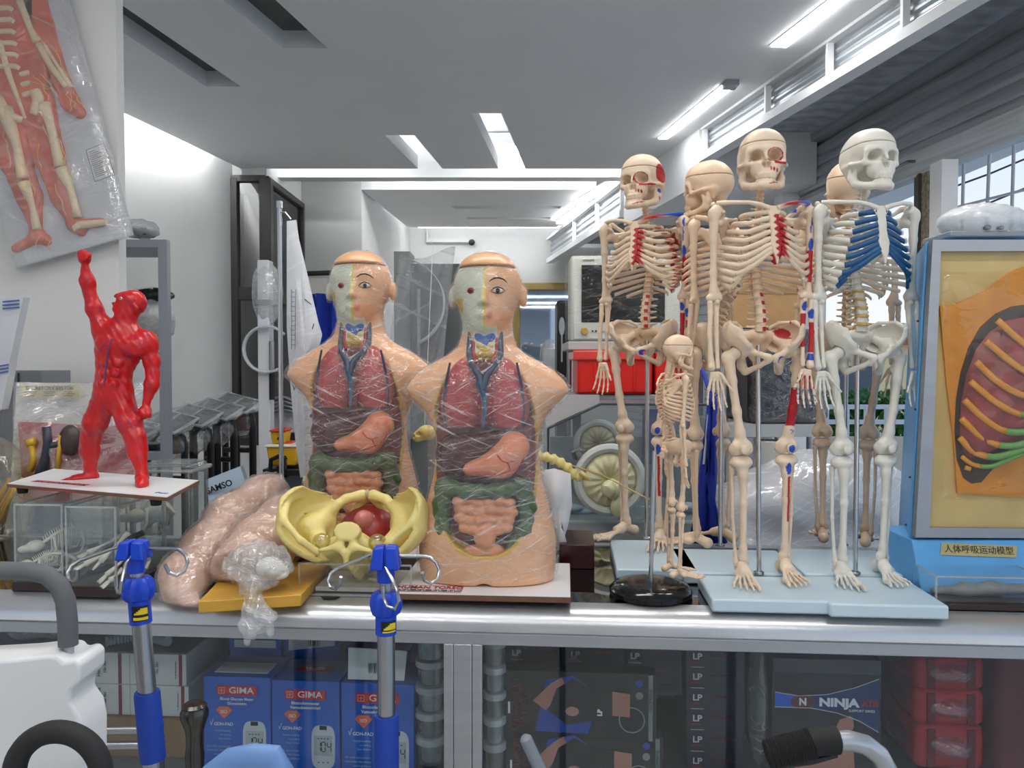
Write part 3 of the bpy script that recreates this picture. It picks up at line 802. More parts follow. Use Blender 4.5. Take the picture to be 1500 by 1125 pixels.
def hcol(base, V): return np.tile(base, (len(V), 1))
def paint(kind, V, left, var):
    """var: plain colour + the painted muscle origins / blue cartilage of the photographed models"""
    base = {'white': BONEW, 'muscle': BONE, 'plain': BONEP}[var]
    c = hcol(base, V); x, y, z = V[:, 0], V[:, 1], V[:, 2]
    if var == 'white':
        if kind == 'cartilage': c[:] = CARB
        return c
    if var != 'muscle' or not left: return c
    def red(mk): c[mk] = RED
    def blue(mk): c[mk] = BLUE
    if kind == 'skull' or kind == 'skull_cap':
        s = V - so
        red(H3(s, (.046, .008, .016), (.02, .026, .022)))
        d = np.sqrt(((s[:, 0] - .017) / .0138) ** 2 + ((s[:, 2] - .002) / .0118) ** 2)
        red((d > .95) & (d < 1.12) & (s[:, 1] < -.03))
        for k in range(3): red(H3(s, (.008 + .006 * k, -.05, -.024 - .002 * k), (.0018, .02, .004)))
        red((np.abs(s[:, 2] + .0130) < .002) & (s[:, 0] > .015) & (s[:, 1] < -.02))
    if kind == 'jaw':
        s = V - so
        for k in range(4): red(H3(s, (.006 + .005 * k, -.05, -.054 + .0015 * k), (.0045, .02, .0009)))
        red(H3(s, (.037, .0, -.04), (.006, .004, .012))); blue(H3(s, (.038, .004, -.025), (.005, .006, .01)))
    if kind == 'sternum': red((x > .001 + .003 * np.sin(z * 500)) & (z < .704) & (z > .622))
    if kind == 'cartilage': red((x < .022 - .004 * np.sin(z * 560)) & (z < .70))
    if kind == 'rib': red((np.abs(y + .012) < .010) & (np.sin(z * 900) > .2)); 
    if kind == 'scapula': red((y > .02) & (z < .70) & (x < .075)); blue((z > .722) & (y > .02) & (x > .07) & (x < .08))
    if kind == 'clavicle': red((z > .7205) & (x > .016) & (x < .05)); blue((x > .055) & (z > .728))
    if kind == 'humerus':
        blue(H3(V, (.0985, -.006, .715), (.003, .02, .010))); blue(H3(V, (.096, -.004, .69), (.0018, .02, .016)))
        blue(H3(V, (.098, -.004, .652), (.0045, .02, .013)))
        red((z < .642 - .5 * np.abs(x - .098)) & (z > .578) & (y < .008))
    if kind == 'ulna': blue(H3(V, (.0935, 0, .53), (.005, .02, .009))); red((z < .517) & (z > .45) & (y < .008))
    if kind == 'radius': blue(H3(V, (.1065, 0, .516), (.006, .02, .010))); red((z < .500) & (z > .44) & (y < .003)); blue((z < .438) & (z > .424) & (y < .003))
    if kind == 'hand': red((np.sin(x * 660) > .3) & (z < .395) & (y < 0)); 
    if kind == 'finger': blue((np.sin(z * 620) > .8) & (y < 0))
    if kind == 'vertebra': red((y < -.3) & (x > .05) & (x < .75) & (np.abs(z) < .42))
    if kind == 'pelvis':
        red(H3(V, (.049, .015, .481), (.017, .05, .012))); red((z > .498) & (x > .02) & (x < .06) & (y > .0) & (y < .012)); blue(H3(V, (.016, -.04, .43), (.008, .01, .007)))
    if kind == 'femur': red((z < .375) & (z > .300) & (y < .0) ); 
    if kind == 'femur':
        for q in ((.0515, .292), (.0555, .289), (.053, .285)): blue((y < 0) & (((x - q[0]) ** 2 + (z - q[1]) ** 2) < .0018 ** 2))
    if kind == 'patella': blue(H3(V, (.05, -.0245, .256), (.007, .006, .008)))
    if kind == 'tibia': blue(H3(V, (.048, -.011, .215), (.0058, .012, .013))); red((np.abs(x - .0485) < .0028) & (z < .2) & (z > .11) & (y < .0))
    if kind == 'foot':
        for k in range(3): red(H3(V, (.042 + .009 * k, -.046, .014), (.0017, .010, .02)))
    return c

def flip(V): return V * np.array([-1, 1, 1])
_cache = {}
def smesh(kind, V, Fc, side, var, key=None):
    k = (key or kind, side, var if (var == 'muscle' and side > 0) or var == 'white' else ('plainR' if var == 'muscle' else var))
    if k in _cache: return _cache[k]
    c = paint(kind, V, side > 0, var)
    if side < 0: V = flip(V); Fc = [tuple(reversed(f)) for f in Fc]
    b = MB(); b.add(V, Fc, 0, c); me = b.mesh(kind, 60); me.materials.append(M_bone); _cache[k] = me
    return me
def tubemesh(kind, pts, rs, side, var, key, n=8, flat=1., up=None):
    b = MB(); b.tube(pts, rs, n, flat=flat, up=up)
    return smesh(kind, np.concatenate(b.v), b.f, side, var, key)

VERTS = []
for i in range(24):
    if i < 5: z = .4915 + .0162 * i; r = .0125 - .0003 * i; sz = .0118; kind = 'l'
    elif i < 17: z = .5712 + .0121 * (i - 5); r = .0108 - .00032 * (i - 5); sz = .0092
    else: z = .7165 + .0075 * (i - 17); r = .0072; sz = .0058
    VERTS.append((z, r, sz))
FINGERS = fingers(); TOES = toes()
def skeleton(name, label, var, loc, rotz, head=0., headtilt=0., arm=(0, 0), leg=(0, 0), foot=(.2, .2), lean=0., scale=1., rod=True, group=None, spread=(0, 0), yaws=0.):
    t = thing(name, label, 'skeleton model', loc, rotz, group, scale)
    if lean: t.rotation_euler = (0, lean, rotz)
    hd = T(0, spine_y(.768), .765) @ Rz(head) @ Rx(headtilt)
    cap_ = link('skull', smesh('skull', *SK['skull'], 1, var), None, t, M=hd)
    link('skull_cap', smesh('skull_cap', *SK['skull_cap'], 1, var), None, cap_)
    link('jaw', smesh('jaw', *SK['jaw'], 1, var), None, t, M=hd)
    b = MB(); b.tube([(0, spine_y(z) + .002, z) for z, r, s in VERTS] + [(0, .012, .772)], [r * .82 for z, r, s in VERTS] + [.005], 10, col=BONEP * .9 if var != 'white' else BONEW * .95)
    sp_ = b.build('spine', M_bone, t)
    for i, (z, r, sz) in enumerate(VERTS):
        vv = var if (var == 'muscle' and i < 5) else ('white' if var == 'white' else 'plain')
        me = smesh('vertebra', *SK['vert'], 1, vv)
        dz = VERTS[min(i + 1, 23)]; dp = VERTS[max(i - 1, 0)]
        ang = math.atan2(spine_y(dz[0]) - spine_y(dp[0]), dz[0] - dp[0])
        link('vertebra', me, None, sp_, M=T(0, spine_y(z), z) @ Rx(-ang) @ SCL(r, r if i > 4 else r * .85, sz / 1.12))
    if var == 'white':
        b = MB()
        for i in range(5): b.lathe([(VERTS[i][1] * .98, -.0022), (VERTS[i][1] * .98, .0022)], 14, (0, spine_y(VERTS[i][0] + .0085), VERTS[i][0] + .0082), col=YEL)
        for i in range(5):
            for s in (-1, 1): b.tube([(s * .008, spine_y(VERTS[i][0]) + .01, VERTS[i][0] + .007), (s * .018, spine_y(VERTS[i][0]) + .008, VERTS[i][0] - .001)], [.0022, .0014], 6, col=YEL)
        b.build('disc', M_bone, sp_, label='yellow discs and nerve roots')
    link('sacrum', smesh('sacrum', *SK['sacrum'], 1, 'white' if var == 'white' else 'plain'), None, t)
    link('pelvis', smesh('pelvis', *SK['pelvis'], 1, var), None, t)
    rc = link('rib_cage', smesh('sternum', *SK['sternum'], 1, var), None, t)
    for i in range(12):
        pts, cart = rib_curves(i)
        rs = [.0024] * 2 + [.0037] * (len(pts) - 3) + [.004]
        rs = np.array([.0032 + .0016 * min(1, k / 6) for k in range(len(pts))]) * (1 if i < 10 else .8)
        for s in (1, -1):
            link('rib', tubemesh('rib', pts, rs, s, var, 'rib%d' % i, 8, .5, up=(0, 0, 1)), None, rc)
            if cart: link('cartilage', tubemesh('cartilage', cart, [.0052 if var == 'white' else .0046] * len(cart), s, var, 'cart%d' % i, 8, .6, up=(0, 0, 1)), None, rc)
    for k, s in enumerate((-1, 1)):
        link('clavicle', tubemesh('clavicle', [(.008, -.045, .716), (.025, -.047, .722), (.045, -.042, .727), (.065, -.026, .730), (.082, -.008, .733), (.092, .002, .734)], [.0055, .0044, .004, .0042, .005, .0045], s, var, 'clav', 10), None, t)
        link('scapula', smesh('scapula', *SK['scapula'], s, var), None, t)
        piv = Vector((s * .096, .004, .717))
        A = T(piv) @ Ry(s * spread[k]) @ Rx(arm[k]) @ T(-piv)
        link('humerus', smesh('humerus', *SK['humerus'], s, var), None, t, M=A)
        pe = Vector((s * .0985, .005, .548))
        B = A @ T(pe) @ Rx(arm[k] * -.4 - .05) @ T(-pe)
        link('ulna', smesh('ulna', *SK['ulna'], s, var), None, t, M=B)
        link('radius', smesh('radius', *SK['radius'], s, var), None, t, M=B)
        h = link('hand', smesh('hand', *SK['hand'], s, var), None, t, M=B)
        for i, (p, r) in enumerate(FINGERS): link('finger', tubemesh('finger', p, r, s, var, 'fing%d' % i, 7), None, h)
        ph = Vector((s * .0575, -.005, .445))
        G = T(ph) @ Rx(leg[k]) @ T(-ph)
        link('femur', smesh('femur', *SK['femur'], s, var), None, t, M=G)
        link('patella', smesh('patella', *SK['patella'], s, var), None, t, M=G)
        kn = Vector((s * .049, 0, .245)); G2 = G @ T(kn) @ Rx(-leg[k]) @ T(-kn)
        link('tibia', smesh('tibia', *SK['tibia'], s, var), None, t, M=G2)
        link('fibula', smesh('fibula', *SK['fibula'], s, var), None, t, M=G2)
        an = Vector((s * .046, .005, .03)); G3 = G2 @ T(an) @ Rz(s * foot[k]) @ T(-an)
        ft = link('foot', smesh('foot', *SK['foot'], s, var), None, t, M=G3)
        for i, (p, r) in enumerate(TOES): link('toe', tubemesh('toe', p, r, s, var, 'toe%d' % i, 7), None, ft)
    return t
ZT = .96; ZB = ZT + .025
def onz(px, py, z=ZB): return PZ(px, py, z)
def slabbase(t, px0, px1, pyf, pyb, label=None):
    """pale blue slab under a skeleton: px of the front corners, py of front and back top edges"""
    a, c = onz(px0, pyf), onz(px1, pyf); d = onz(px0, pyb)
    n = Vector((-.0735, 0, 0))
    q = [a, c, Vector((c.x + .0735 * (d.y - a.y), d.y, ZB)), Vector((a.x + .0735 * (d.y - a.y), d.y, ZB))]
    q[1].y -= .0735 * (q[1].x - q[0].x) ; q[2].y -= .0735 * (q[2].x - q[3].x)
    dn = Vector((0, 0, -.0245))
    MB().hexa([p + dn for p in q] + q).build('base', M_bslab, t, world=True, bev=.004)
def rod(t, x, y, ztop, z0=0., r=.0048):
    MB().tube([(x, y, z0), (x, y, ztop)], r, 12).build('rod', M_chrome, t)
    MB().lathe([(r * 2.2, 0), (r * 2.2, .004), (r * 1.3, .006)], 14, (x, y, z0)).build('rod_collar', M_chrome, t)
GR = 'skeleton models standing on the counter'
def at(px, py): p = onz(px, py); return (p.x, p.y, ZB)
s = skeleton('skeleton_model', 'cream skeleton with red muscle paint and the highest skull, middle of the large ones', 'muscle', at(1120, 846), rad(5), head=rad(-14), arm=(0, -.10), leg=(-.03, .04), foot=(.25, -.12), lean=-.012, scale=.984, group=GR, spread=(0, .10))
slabbase(s, 1043, 1217, 877, 842); rod(s, .0, .028, .47)
s = skeleton('skeleton_model', 'whiter skeleton with blue rib cartilage next to the blue display case', 'white', at(1264, 846), rad(6), head=rad(6), arm=(0, .0), leg=(-.03, .03), foot=(.28, -.18), lean=0., scale=.984, group=GR, spread=(.02, .0))
slabbase(s, 1216, 1384, 884, 843); rod(s, 0, .028, .47)
s = skeleton('skeleton_model', 'leftmost large skeleton with a red patch on its skull and red and blue painted bones', 'muscle', at(940, 792), rad(-32), head=rad(-3), headtilt=.05, arm=(.04, -.03), leg=(.06, -.06), foot=(.5, .3), lean=.0, scale=1.026, group=GR)
slabbase(s, 903, 1021, 833, 790); rod(s, 0, .028, .47)
s = skeleton('skeleton_model', 'plain cream skeleton facing left behind the middle one, seen from the side', 'plain', at(1038, 797), rad(-128), head=rad(15), headtilt=.1, arm=(0, 0), leg=(.06, -.06), foot=(.1, .1), group=GR)
slabbase(s, 1002, 1172, 838, 803); rod(s, 0, .028, .47)
s = skeleton('skeleton_model', 'plain cream skeleton seen from behind, at the back beside the window', 'plain', at(1236, 795), rad(158), head=rad(10), arm=(0, 0), leg=(.03, -.03), foot=(.1, .1), group=GR)
slabbase(s, 1180, 1340, 840, 803); rod(s, 0, .028, .47)
p = PZ(953, 862, ZT + .012)
s = skeleton('small_skeleton_model', 'small cream skeleton in profile hung on a chrome rod above a round black base', 'plain', (p.x + .048, p.y, ZT + .038), rad(98), head=rad(-2), headtilt=.1, arm=(.05, .05), leg=(.0, .0), foot=(.1, .1), scale=.522)
b = MB(); b.lathe([(.074, 0), (.078, .004), (.078, .012), (.07, .021), (.05, .025), (.0, .026)], 40, (0, 0, 0))
b.build('base', mat('gloss_black_plastic', (14, 15, 17), .12), s, world=True, M=None)
kids(s)[-1].matrix_basis = T(p.x, p.y, ZT)
o = MB().tube([(p.x, p.y, ZT + .02), (p.x + .006, p.y, ZT + .275)], .0042, 12).build('rod', M_chrome, s, world=True)
# ------------------------------------------------------------------ anatomical torso models
SKIN = np.array(lin((233, 178, 134))); PALE = np.array(lin((206, 210, 192))); CAV = np.array(lin((112, 34, 34))); RIM = np.array(lin((205, 168, 40)))
M_tskin = mat('painted_torso_plastic', (230, 175, 130), .3, vcol=True, var=.05, vscale=14, spec=.5)
TZ = [0, .03, .08, .14, .20, .25, .280, .302, .321, .349, .364, .372, .386, .4034, .4207, .434, .451, .479, .50]
TW = [.130, .134, .134, .120, .105, .099, .101, .109, .118, .145, .158, .158, .149, .131, .1035, .078, .057, .045, .043]
TD = [.074, .077, .079, .074, .068, .067, .070, .072, .073, .071, .070, .069, .066, .061, .055, .050, .046, .043, .042]
HS = -.014; HW = 1.06
def f_trunk(X):
    z = X[2]; w = np.interp(z.ravel(), TZ, TW).reshape(z.shape); d = np.interp(z.ravel(), TZ, TD).reshape(z.shape)
    q = (np.abs(X[0] / w) ** 2.3 + np.abs((X[1] + .0) / d) ** 2.3) ** (1 / 2.3)
    v = (q - 1) * np.minimum(w, d) * .8
    v = np.maximum(v, -z); v = np.maximum(v, z - .505)
    return sub(v, cap(X, (0, -.14, -.01), (0, .14, -.01), .014), .01)
def f_head(X):
    X = [X[0] / HW, X[1], X[2] - HS]; A = [np.abs(X[0]), X[1], X[2]]
    h = uns([els(X, (0, .012, .580), (.063, .074, .066)), els(X, (0, -.014, .538), (.044, .050, .048)), els(X, (0, -.035, .510), (.024, .026, .022))], .02)
    h = un(h, cap(X, (0, .012, .54), (0, .008, .47), .040, .042), .015)
    h = un(h, cap(X, (0, -.060, .572), (0, -.074, .549), .0042, .0062), .006); h = un(h, els(A, (.006, -.066, .546), (.006, .006, .004)), .004)
    h = sub(h, els(A, (.024, -.070, .568), (.014, .012, .008)), .008)
    h = un(h, els(X, (0, -.0665, .5255), (.014, .006, .0032)), .003); h = un(h, els(X, (0, -.0645, .519), (.011, .006, .0034)), .003)
    h = un(h, els(A, (.066, .014, .562), (.007, .015, .021)), .006)
    return h
def cavq(X): return (np.abs(X[0] / .098) ** 2.4 + np.abs((X[2] - .245) / .186) ** 2.4) ** (1 / 2.4) - 1
def f_torso(X):
    d = un(f_trunk(X), f_head(X), .016)
    d = np.maximum(d, X[2] - .617 - HS)
    return sub(d, np.maximum(cavq(X) * .08, X[1] + .042), .004)
TOR = nets(f_torso, (-.168, -.088, -.004), (.168, .092, .610), .0040)
TOR = (smoothmesh(*TOR, 1), TOR[1])
def tcol(V):
    c = np.tile(SKIN, (len(V), 1)); x, y, z = V.T
    X = [x, y, z]; q = cavq(X)
    c[(q < .0) & (y < -.0)] = CAV
    c[(q >= -.02) & (q < .035) & (y < -.02) & (z < .44)] = RIM
    z = z - HS; x = x / HW
    # faint orange blush is part of the model's paint job
    b = np.exp(-((x - .025) ** 2 / .0006 + (z - .512) ** 2 / .0003)) * (y < -.02); c += (np.array(lin((222, 120, 60))) - c) * (b * .5)[:, None]
    sk = (x < -.001) & (y < .012) & (z > .493); c[sk] = PALE
    nk = (np.abs(x) < .022) & (z > .455) & (z < .502) & (y < 0); c[nk] = PALE
    c[(x < -.04) & (x > -.056) & (z > .528) & (z < .556) & (y < .02)] = RIM
    c[(np.abs(x) < .0022) & (y < -.01) & (z > .493)] = np.array(lin((214, 196, 40)))
    c[(x > .004) & (np.abs(z - .5225) < .006) & (x < .014) & (y < -.062)] = np.array(lin((212, 136, 106)))
    return c
M_lung = mat('lung_red', (172, 62, 62), .35, var=.18, vscale=22, bump=.3, bscale=40)
M_liver = mat('liver_maroon', (74, 12, 20), .2, var=.15, vscale=20)
M_stom = mat('stomach_orange', (226, 138, 98), .3, var=.06)
M_colon = mat('colon_green', (72, 96, 58), .35, var=.15, vscale=30)
M_int = mat('intestine_peach', (222, 150, 108), .35, var=.1, vscale=25)
M_vein = mat('vein_grey_blue', (66, 74, 92), .35)
M_art = mat('artery_red', (176, 26, 30), .35)
M_blue = mat('larynx_blue', (52, 92, 162), .35)
M_yelp = mat('thyroid_yellow', (214, 178, 44), .35)
M_ink = mat('dark_paint_line', (48, 34, 28), .5)
M_eyew = mat('eye_white', (228, 226, 218), .2)
M_wrap = film('stretch_wrap', base=.02, gloss=.18, rough=.09, streak=.62, sscale=150, white=.01, bump=.8, bscale=26, edge=.25)
def O(name, fn, lo, hi, h, m, t, it=1):
    V, Fc = nets(fn, lo, hi, h); V = smoothmesh(V, Fc, it)
    return MB().add(V, Fc).build(name, m, t, sharp=0)
def make_torso(label, loc, rotz, group):
    t = thing('torso_model', label, 'anatomy model', loc, rotz, group)
    MB().add(*TOR, 0, tcol(TOR[0])).build('body', M_tskin, t, sharp=0)
    V, Fc = nets(lambda X: np.maximum(uns([els(X, (0, .012, .603), (.054, .064, .047)), els(X, (0, -.012, .612), (.046, .046, .026))], .02), .6175 - X[2]), (-.06, -.065, .614), (.06, .08, .655), .004)
    MB().add(smoothmesh(V, Fc), Fc).build('skull_cap', mat('torso_skin', (228, 176, 134), .3), t, sharp=30, M=T(0, 0, HS) @ SCL(HW, 1, 1))
    ytop = -.070
    for s in (-1, 1):
        O('lung', lambda X: np.maximum(uns([els(X, (s * .040, -.045, .345), (.040, .036, .062)), els(X, (s * .034, -.042, .385), (.028, .03, .045))], .02), .298 - X[2] + .0 * X[0]), (min(s * .002, s * .085), -.085, .29), (max(s * .002, s * .085), -.01, .435), .0036, M_lung, t)
        MB().tube([(s * .058, -.075, .42), (s * .066, -.073, .38), (s * .070, -.067, .34), (s * .068, -.063, .30)], [.002, .003, .003, .002], 6).build('lung_groove', M_vein, t)
    O('heart', lambda X: uns([els(X, (.004, -.060, .345), (.018, .022, .03)), els(X, (.0, -.062, .312), (.01, .016, .014))], .01), (-.03, -.09, .29), (.03, -.03, .385), .003, mat('heart_red', (140, 40, 42), .3), t)
    O('liver', lambda X: np.maximum(uns([cap(X, (-.052, -.046, .252), (.028, -.056, .278), .034, .016), els(X, (-.052, -.046, .235), (.030, .032, .034))], .02), X[2] - .297), (-.092, -.095, .19), (.06, -.005, .30), .0036, M_liver, t)
    st = O('stomach', lambda X: uns([cap(X, (.050, -.056, .262), (.030, -.064, .232), .030, .026), cap(X, (.030, -.064, .232), (-.024, -.066, .222), .024, .014)], .02), (-.045, -.1, .19), (.085, -.02, .30), .0036, M_stom, t)
    b = MB()
    for pts in ([(-.02, .214), (.0, .213), (.03, .215), (.058, .225), (.072, .245)], [(.026, .250), (.034, .240), (.044, .236), (.05, .218)], [(.04, .237), (.056, .240)]):
        P3 = []
        for (x, z) in pts: P3.append((x, -.0945 + ((x - .03) / .06) ** 2 * .02 + abs(z - .24) * .18, z))
        b.tube(P3, .0011, 5)
    b.build('stomach_vessel', M_art, st)
    def f_col(X):
        d = chain(X, [(-.074, -.050, .10), (-.078, -.052, .15), (-.072, -.058, .188), (-.03, -.066, .178), (.02, -.066, .178), (.068, -.058, .190), (.076, -.052, .15), (.070, -.050, .10), (.05, -.05, .078)], [.015] * 9, .008)
        return d + .0016 * np.sin(X[0] * 260) * np.cos(X[2] * 260)
    O('colon', f_col, (-.1, -.09, .055), (.1, -.03, .21), .0036, M_colon, t)
    rn = random.Random(3)
    def f_int(X):
        ds = []
        for j, (z, w) in enumerate(((.160, .044), (.143, .045), (.126, .042), (.109, .036))):
            n = 6
            for i in range(n):
                x = (-1 + 2 * i / (n - 1)) * w + .003 * (j % 2); ds.append(els(X, (x, -.066 + .0015 * ((i * 7 + j * 3) % 4), z + .003 * math.sin(i * 2.1 + j)), (.0125, .0135, .0105)))
        ds.append(els(X, (.002, -.071, .092), (.019, .016, .020))); ds.append(els(X, (-.014, -.064, .066), (.022, .012, .012))); ds.append(els(X, (.016, -.064, .068), (.02, .012, .012)))
        return uns(ds, .0035)
    O('small_intestine', f_int, (-.065, -.095, .045), (.065, -.04, .18), .003, M_int, t)
    for k_ in kids(t):
        if k_.name.split('.')[0] in ('lung', 'lung_groove', 'liver', 'stomach', 'colon', 'small_intestine'): k_.scale.x = 1.07
    # neck
    O('larynx', lambda X: uns([els(X, (s * .010, -.041, .470), (.011, .010, .012)) for s in (-1, 1)] + [els(X, (0, -.043, .458), (.007, .008, .010))], .006), (-.03, -.06, .44), (.03, -.025, .49), .0024, M_blue, t)
    O('thyroid', lambda X: uns([els(X, (s * .010, -.038, .450), (.010, .010, .010)) for s in (-1, 1)] + [els(X, (0, -.04, .442), (.012, .009, .009))], .006), (-.03, -.056, .425), (.03, -.02, .465), .0024, M_yelp, t)
    for s in (-1, 1):
        MB().tube([(s * .027, -.030, .498), (s * .029, -.036, .47), (s * .030, -.046, .435), (s * .022, -.070, .415), (s * .006, -.083, .395), (s * .001, -.088, .37)], [.005, .0055, .006, .0065, .007, .007], 10).build('vein', M_vein, t)
        MB().tube([(s * .021, -.034, .499), (s * .0215, -.039, .47), (s * .022, -.046, .44), (s * .015, -.06, .42)], [.0035] * 4, 8).build('artery', M_art, t)
    MB().tube([(-.006, -.086, .385), (.002, -.089, .36), (.004, -.088, .335), (.0, -.084, .30)], [.007, .006, .005, .003], 8).build('vena_cava', mat('vein_blue', (58, 92, 120), .35), t)
    # painted face on the model's left, socket on its right
    MB().ell((.024, -.0535, .5685), (.0105, .0085, .0052), 16).build('eyeball', M_eyew, t, M=T(0, 0, HS) @ SCL(HW, 1, 1))
    ey = kids(t)[-1]
    MB().ell((.0245, -.0602, .5685), (.0042, .0028, .0046), 14).build('iris', mat('grey_iris', (70, 72, 80), .2), ey)
    MB().tube([(.0125, -.0625, .567), (.018, -.0645, .5728), (.025, -.0645, .5748), (.032, -.061, .5725), (.038, -.056, .567)], [.0006, .0011, .0012, .0011, .0005], 6).build('upper_lid', M_ink, t, M=T(0, 0, HS) @ SCL(HW, 1, 1))
    MB().tube([(.013, -.062, .5665), (.02, -.064, .5632), (.028, -.0625, .5630), (.036, -.0575, .566)], [.0004, .0008, .0008, .0004], 6).build('lower_lid', M_ink, t, M=T(0, 0, HS) @ SCL(HW, 1, 1))
    MB().tube([(.010, -.0685, .585), (.018, -.069, .5905), (.027, -.0665, .5915), (.035, -.061, .589), (.041, -.055, .583)], [.0008, .0016, .0017, .0013, .0005], 6).build('eyebrow', M_ink, t, M=T(0, 0, HS) @ SCL(HW, 1, 1))
    MB().ell((-.024, -.0575, .569), (.0062, .0045, .0062), 14).build('eye_socket', mat('socket_red', (130, 36, 34), .3), t, M=T(0, 0, HS) @ SCL(HW, 1, 1))
    MB().ell((-.024, -.0605, .5692), (.0028, .0025, .0028), 10).build('socket_pupil', mat('dark_red', (84, 18, 20), .3), kids(t)[-1])
    # stretch wrap
    def f_wrap(X):
        d = un(f_trunk(X), un(np.maximum(f_head(X), X[2] - .617 - HS), els(X, (0, .012, .603 + HS), (.055 * HW, .065, .048)), .004), .012)
        d = un(d, els(X, (0, -.036, .25), (.106, .064, .205)), .02)
        r = .0018 * np.sin(X[0] * 150 + X[2] * 90) * np.sin(X[2] * 210 - X[0] * 60)
        return np.maximum(d - .0028 + r * .6, .006 - X[2])
    V, Fc = nets(f_wrap, (-.175, -.105, .0), (.175, .105, .665), .0058)
    keep = [f for f in Fc if V[list(f)][:, 2].mean() > .009]
    MB().add(V, keep).build('plastic_wrap', M_wrap, t, sharp=0, label='clear stretch wrap')
    return t
M_lam = mat('white_laminate', (232, 233, 236), .3)
M_edge = mat('brown_board_edge', (112, 76, 58), .6, var=.1)
M_rub = mat('black_rubber', (20, 20, 21), .7)
M_redink = mat('red_print', (170, 40, 48), .5)
M_blackink = mat('black_print', (40, 40, 44), .5)
M_blueink = mat('blue_print', (60, 96, 170), .5)
M_whiteink = mat('white_print', (230, 232, 236), .5)
def baseboard(t, w, d, th, z, yc=0., feet=True, M=None):
    b = MB(); b.box((0, yc, z + th / 2), (w, d, th), 0, M); b.box((0, yc, z + th + .0006), (w - .002, d - .002, .0012), 1, M)
    o = b.build('base_board', [M_edge, M_lam], t)
    if feet:
        for sx in (-1, 1):
            for sy in (-1, 1): MB().lathe([(.011, 0), (.013, z + .0005)], 14, (sx * (w / 2 - .03), yc + sy * (d / 2 - .03), 0), M=M).build('rubber_foot', M_rub, t)
    return o
t2c = PZ(714, 846, ZT + .022)
TG = 'torso models wrapped in plastic'
t2 = make_torso('front torso model wrapped in clear plastic, standing on the white board lettered in red', (t2c.x, 1.505, ZT + .0222), rad(-4), TG)
t1 = copy_tree(t2, (P(529, 800, 1.76).x, 1.76, ZT + .0282), rad(-3), 'rear torso model wrapped in clear plastic, behind the yellow pelvis and the hooked pole')
for o in (t2, t1):
    baseboard(o, .325, .235, .010, 0, -.012, False)
    o2 = kids(o)[-1]; o2.location = (0, .01, -.0118)
for o, hh in ((t2, .0104), (t1, .0164)):
    for sx in (-1, 1):
        for sy in (-1, 1): MB().lathe([(.011, -.0118 - hh), (.013, -.0116)], 14, (sx * .13, sy * .085, 0)).build('rubber_foot', M_rub, o)
t1.scale = (1.05,) * 3; t1.location.z = ZT + .0296
Mf = T(-.0945, -.1055, .0009)
def lay(x, y, z=.0009): return T(x, y, z)
text('HUMAN TORSO', .022, T(-.099, -.083, .0007), M_redink, t2, 'title_lettering', sx=.78, bold=.0003)
for i in range(3):
    for j in range(4): text(('lung heart liver', 'stomach colon', 'thyroid larynx')[i], .0062, T(-.143 + .029 * j, -.0975 - .007 * i, .0007), M_blackink, t2, 'key_lettering') if i < 2 else None
b = MB()
for (x0, y0, x1, y1) in ((-.159, -.070, -.038, -.0706), (-.159, -.1105, -.038, -.111), (-.159, -.070, -.1584, -.111), (-.0386, -.070, -.038, -.111)): b.box(((x0 + x1) / 2, (y0 + y1) / 2, .0007), (abs(x1 - x0), abs(y1 - y0), .0004))
b.build('key_outline', M_redink, t2)
# ------------------------------------------------------------------ counter with glass front
CA = -math.atan(.0737)
def KM(): return T(0, 1.366, 0) @ Rz(CA)
KMAT = KM()
def Kw(s, t, z): return KMAT @ Vector((s, t, z))
def Kpx(px, py, t):
    """counter-frame point seen at (px, py) on the plane t behind the front edge"""
    a = P(px, py, 1.0); o = Vector((0, 0, CZ)); d = a - o
    n = Vector((math.sin(-CA), math.cos(CA), 0)); n = (KMAT.to_3x3() @ Vector((0, 1, 0)))
    q = KMAT @ Vector((0, t, 0))
    lam = (q - o).dot(n) / d.dot(n)
    w_ = o + d * lam
    return KMAT.inverted() @ w_
ct = thing('display_counter', 'long aluminium framed glass display counter carrying all the anatomy models', 'counter', (0, 1.366, 0), CA)
S0, S1, DK = -1.35, 1.30, .50
pr = [(DK, ZT), (.055, ZT), (.036, ZT - .001), (.020, ZT - .006), (.008, ZT - .016), (.002, ZT - .028), (0, ZT - .040), (.004, ZT - .044), (.02, ZT - .046), (.03, ZT - .02), (DK, ZT - .014)]
b = MB(); pr2 = pr[1:9] + [(.05, ZT - .030)]
V = [(s, t_, z) for s in (S0, S1) for t_, z in pr2]; k = len(pr2)
b.add(V, [(j, j + 1, k + j + 1, k + j)[::-1] for j in range(k - 1)] + [tuple(range(k)), tuple(reversed(range(k, 2 * k)))])
b.build('nosing', mat('polished_aluminium', (200, 202, 206), .30, .75, var=.05, vscale=5, bump=.03, bscale=30), ct, sharp=50)
b = MB(); b.box(((S0 + S1) / 2, (.055 + DK) / 2, ZT - .0052), (S1 - S0, DK - .055, .010))
b.build('glass_top', film('dark_glass_top', (70, 78, 78), base=.0, gloss=.55, rough=.03, bump=0, edge=.8, wcol=(30, 34, 36)), ct)
MB().box(((S0 + S1) / 2, DK + .008, ZT - .012), (S1 - S0, .03, .03)).build('back_rail', M_alu, ct)
b = MB(); b.box(((S0 + S1) / 2, .012, .905), (S1 - S0, .016, .022)); b.build('front_rail', M_alu, ct, bev=.002)
def vert_at(px0, px1, name):
    a = Kpx(px0, 1000, .004).x; c = Kpx(px1, 1000, .004).x
    MB().box(((a + c) / 2, .012, .60), (c - a, .018, .59)).build(name, M_alu, ct, bev=.0015)
    return a, c
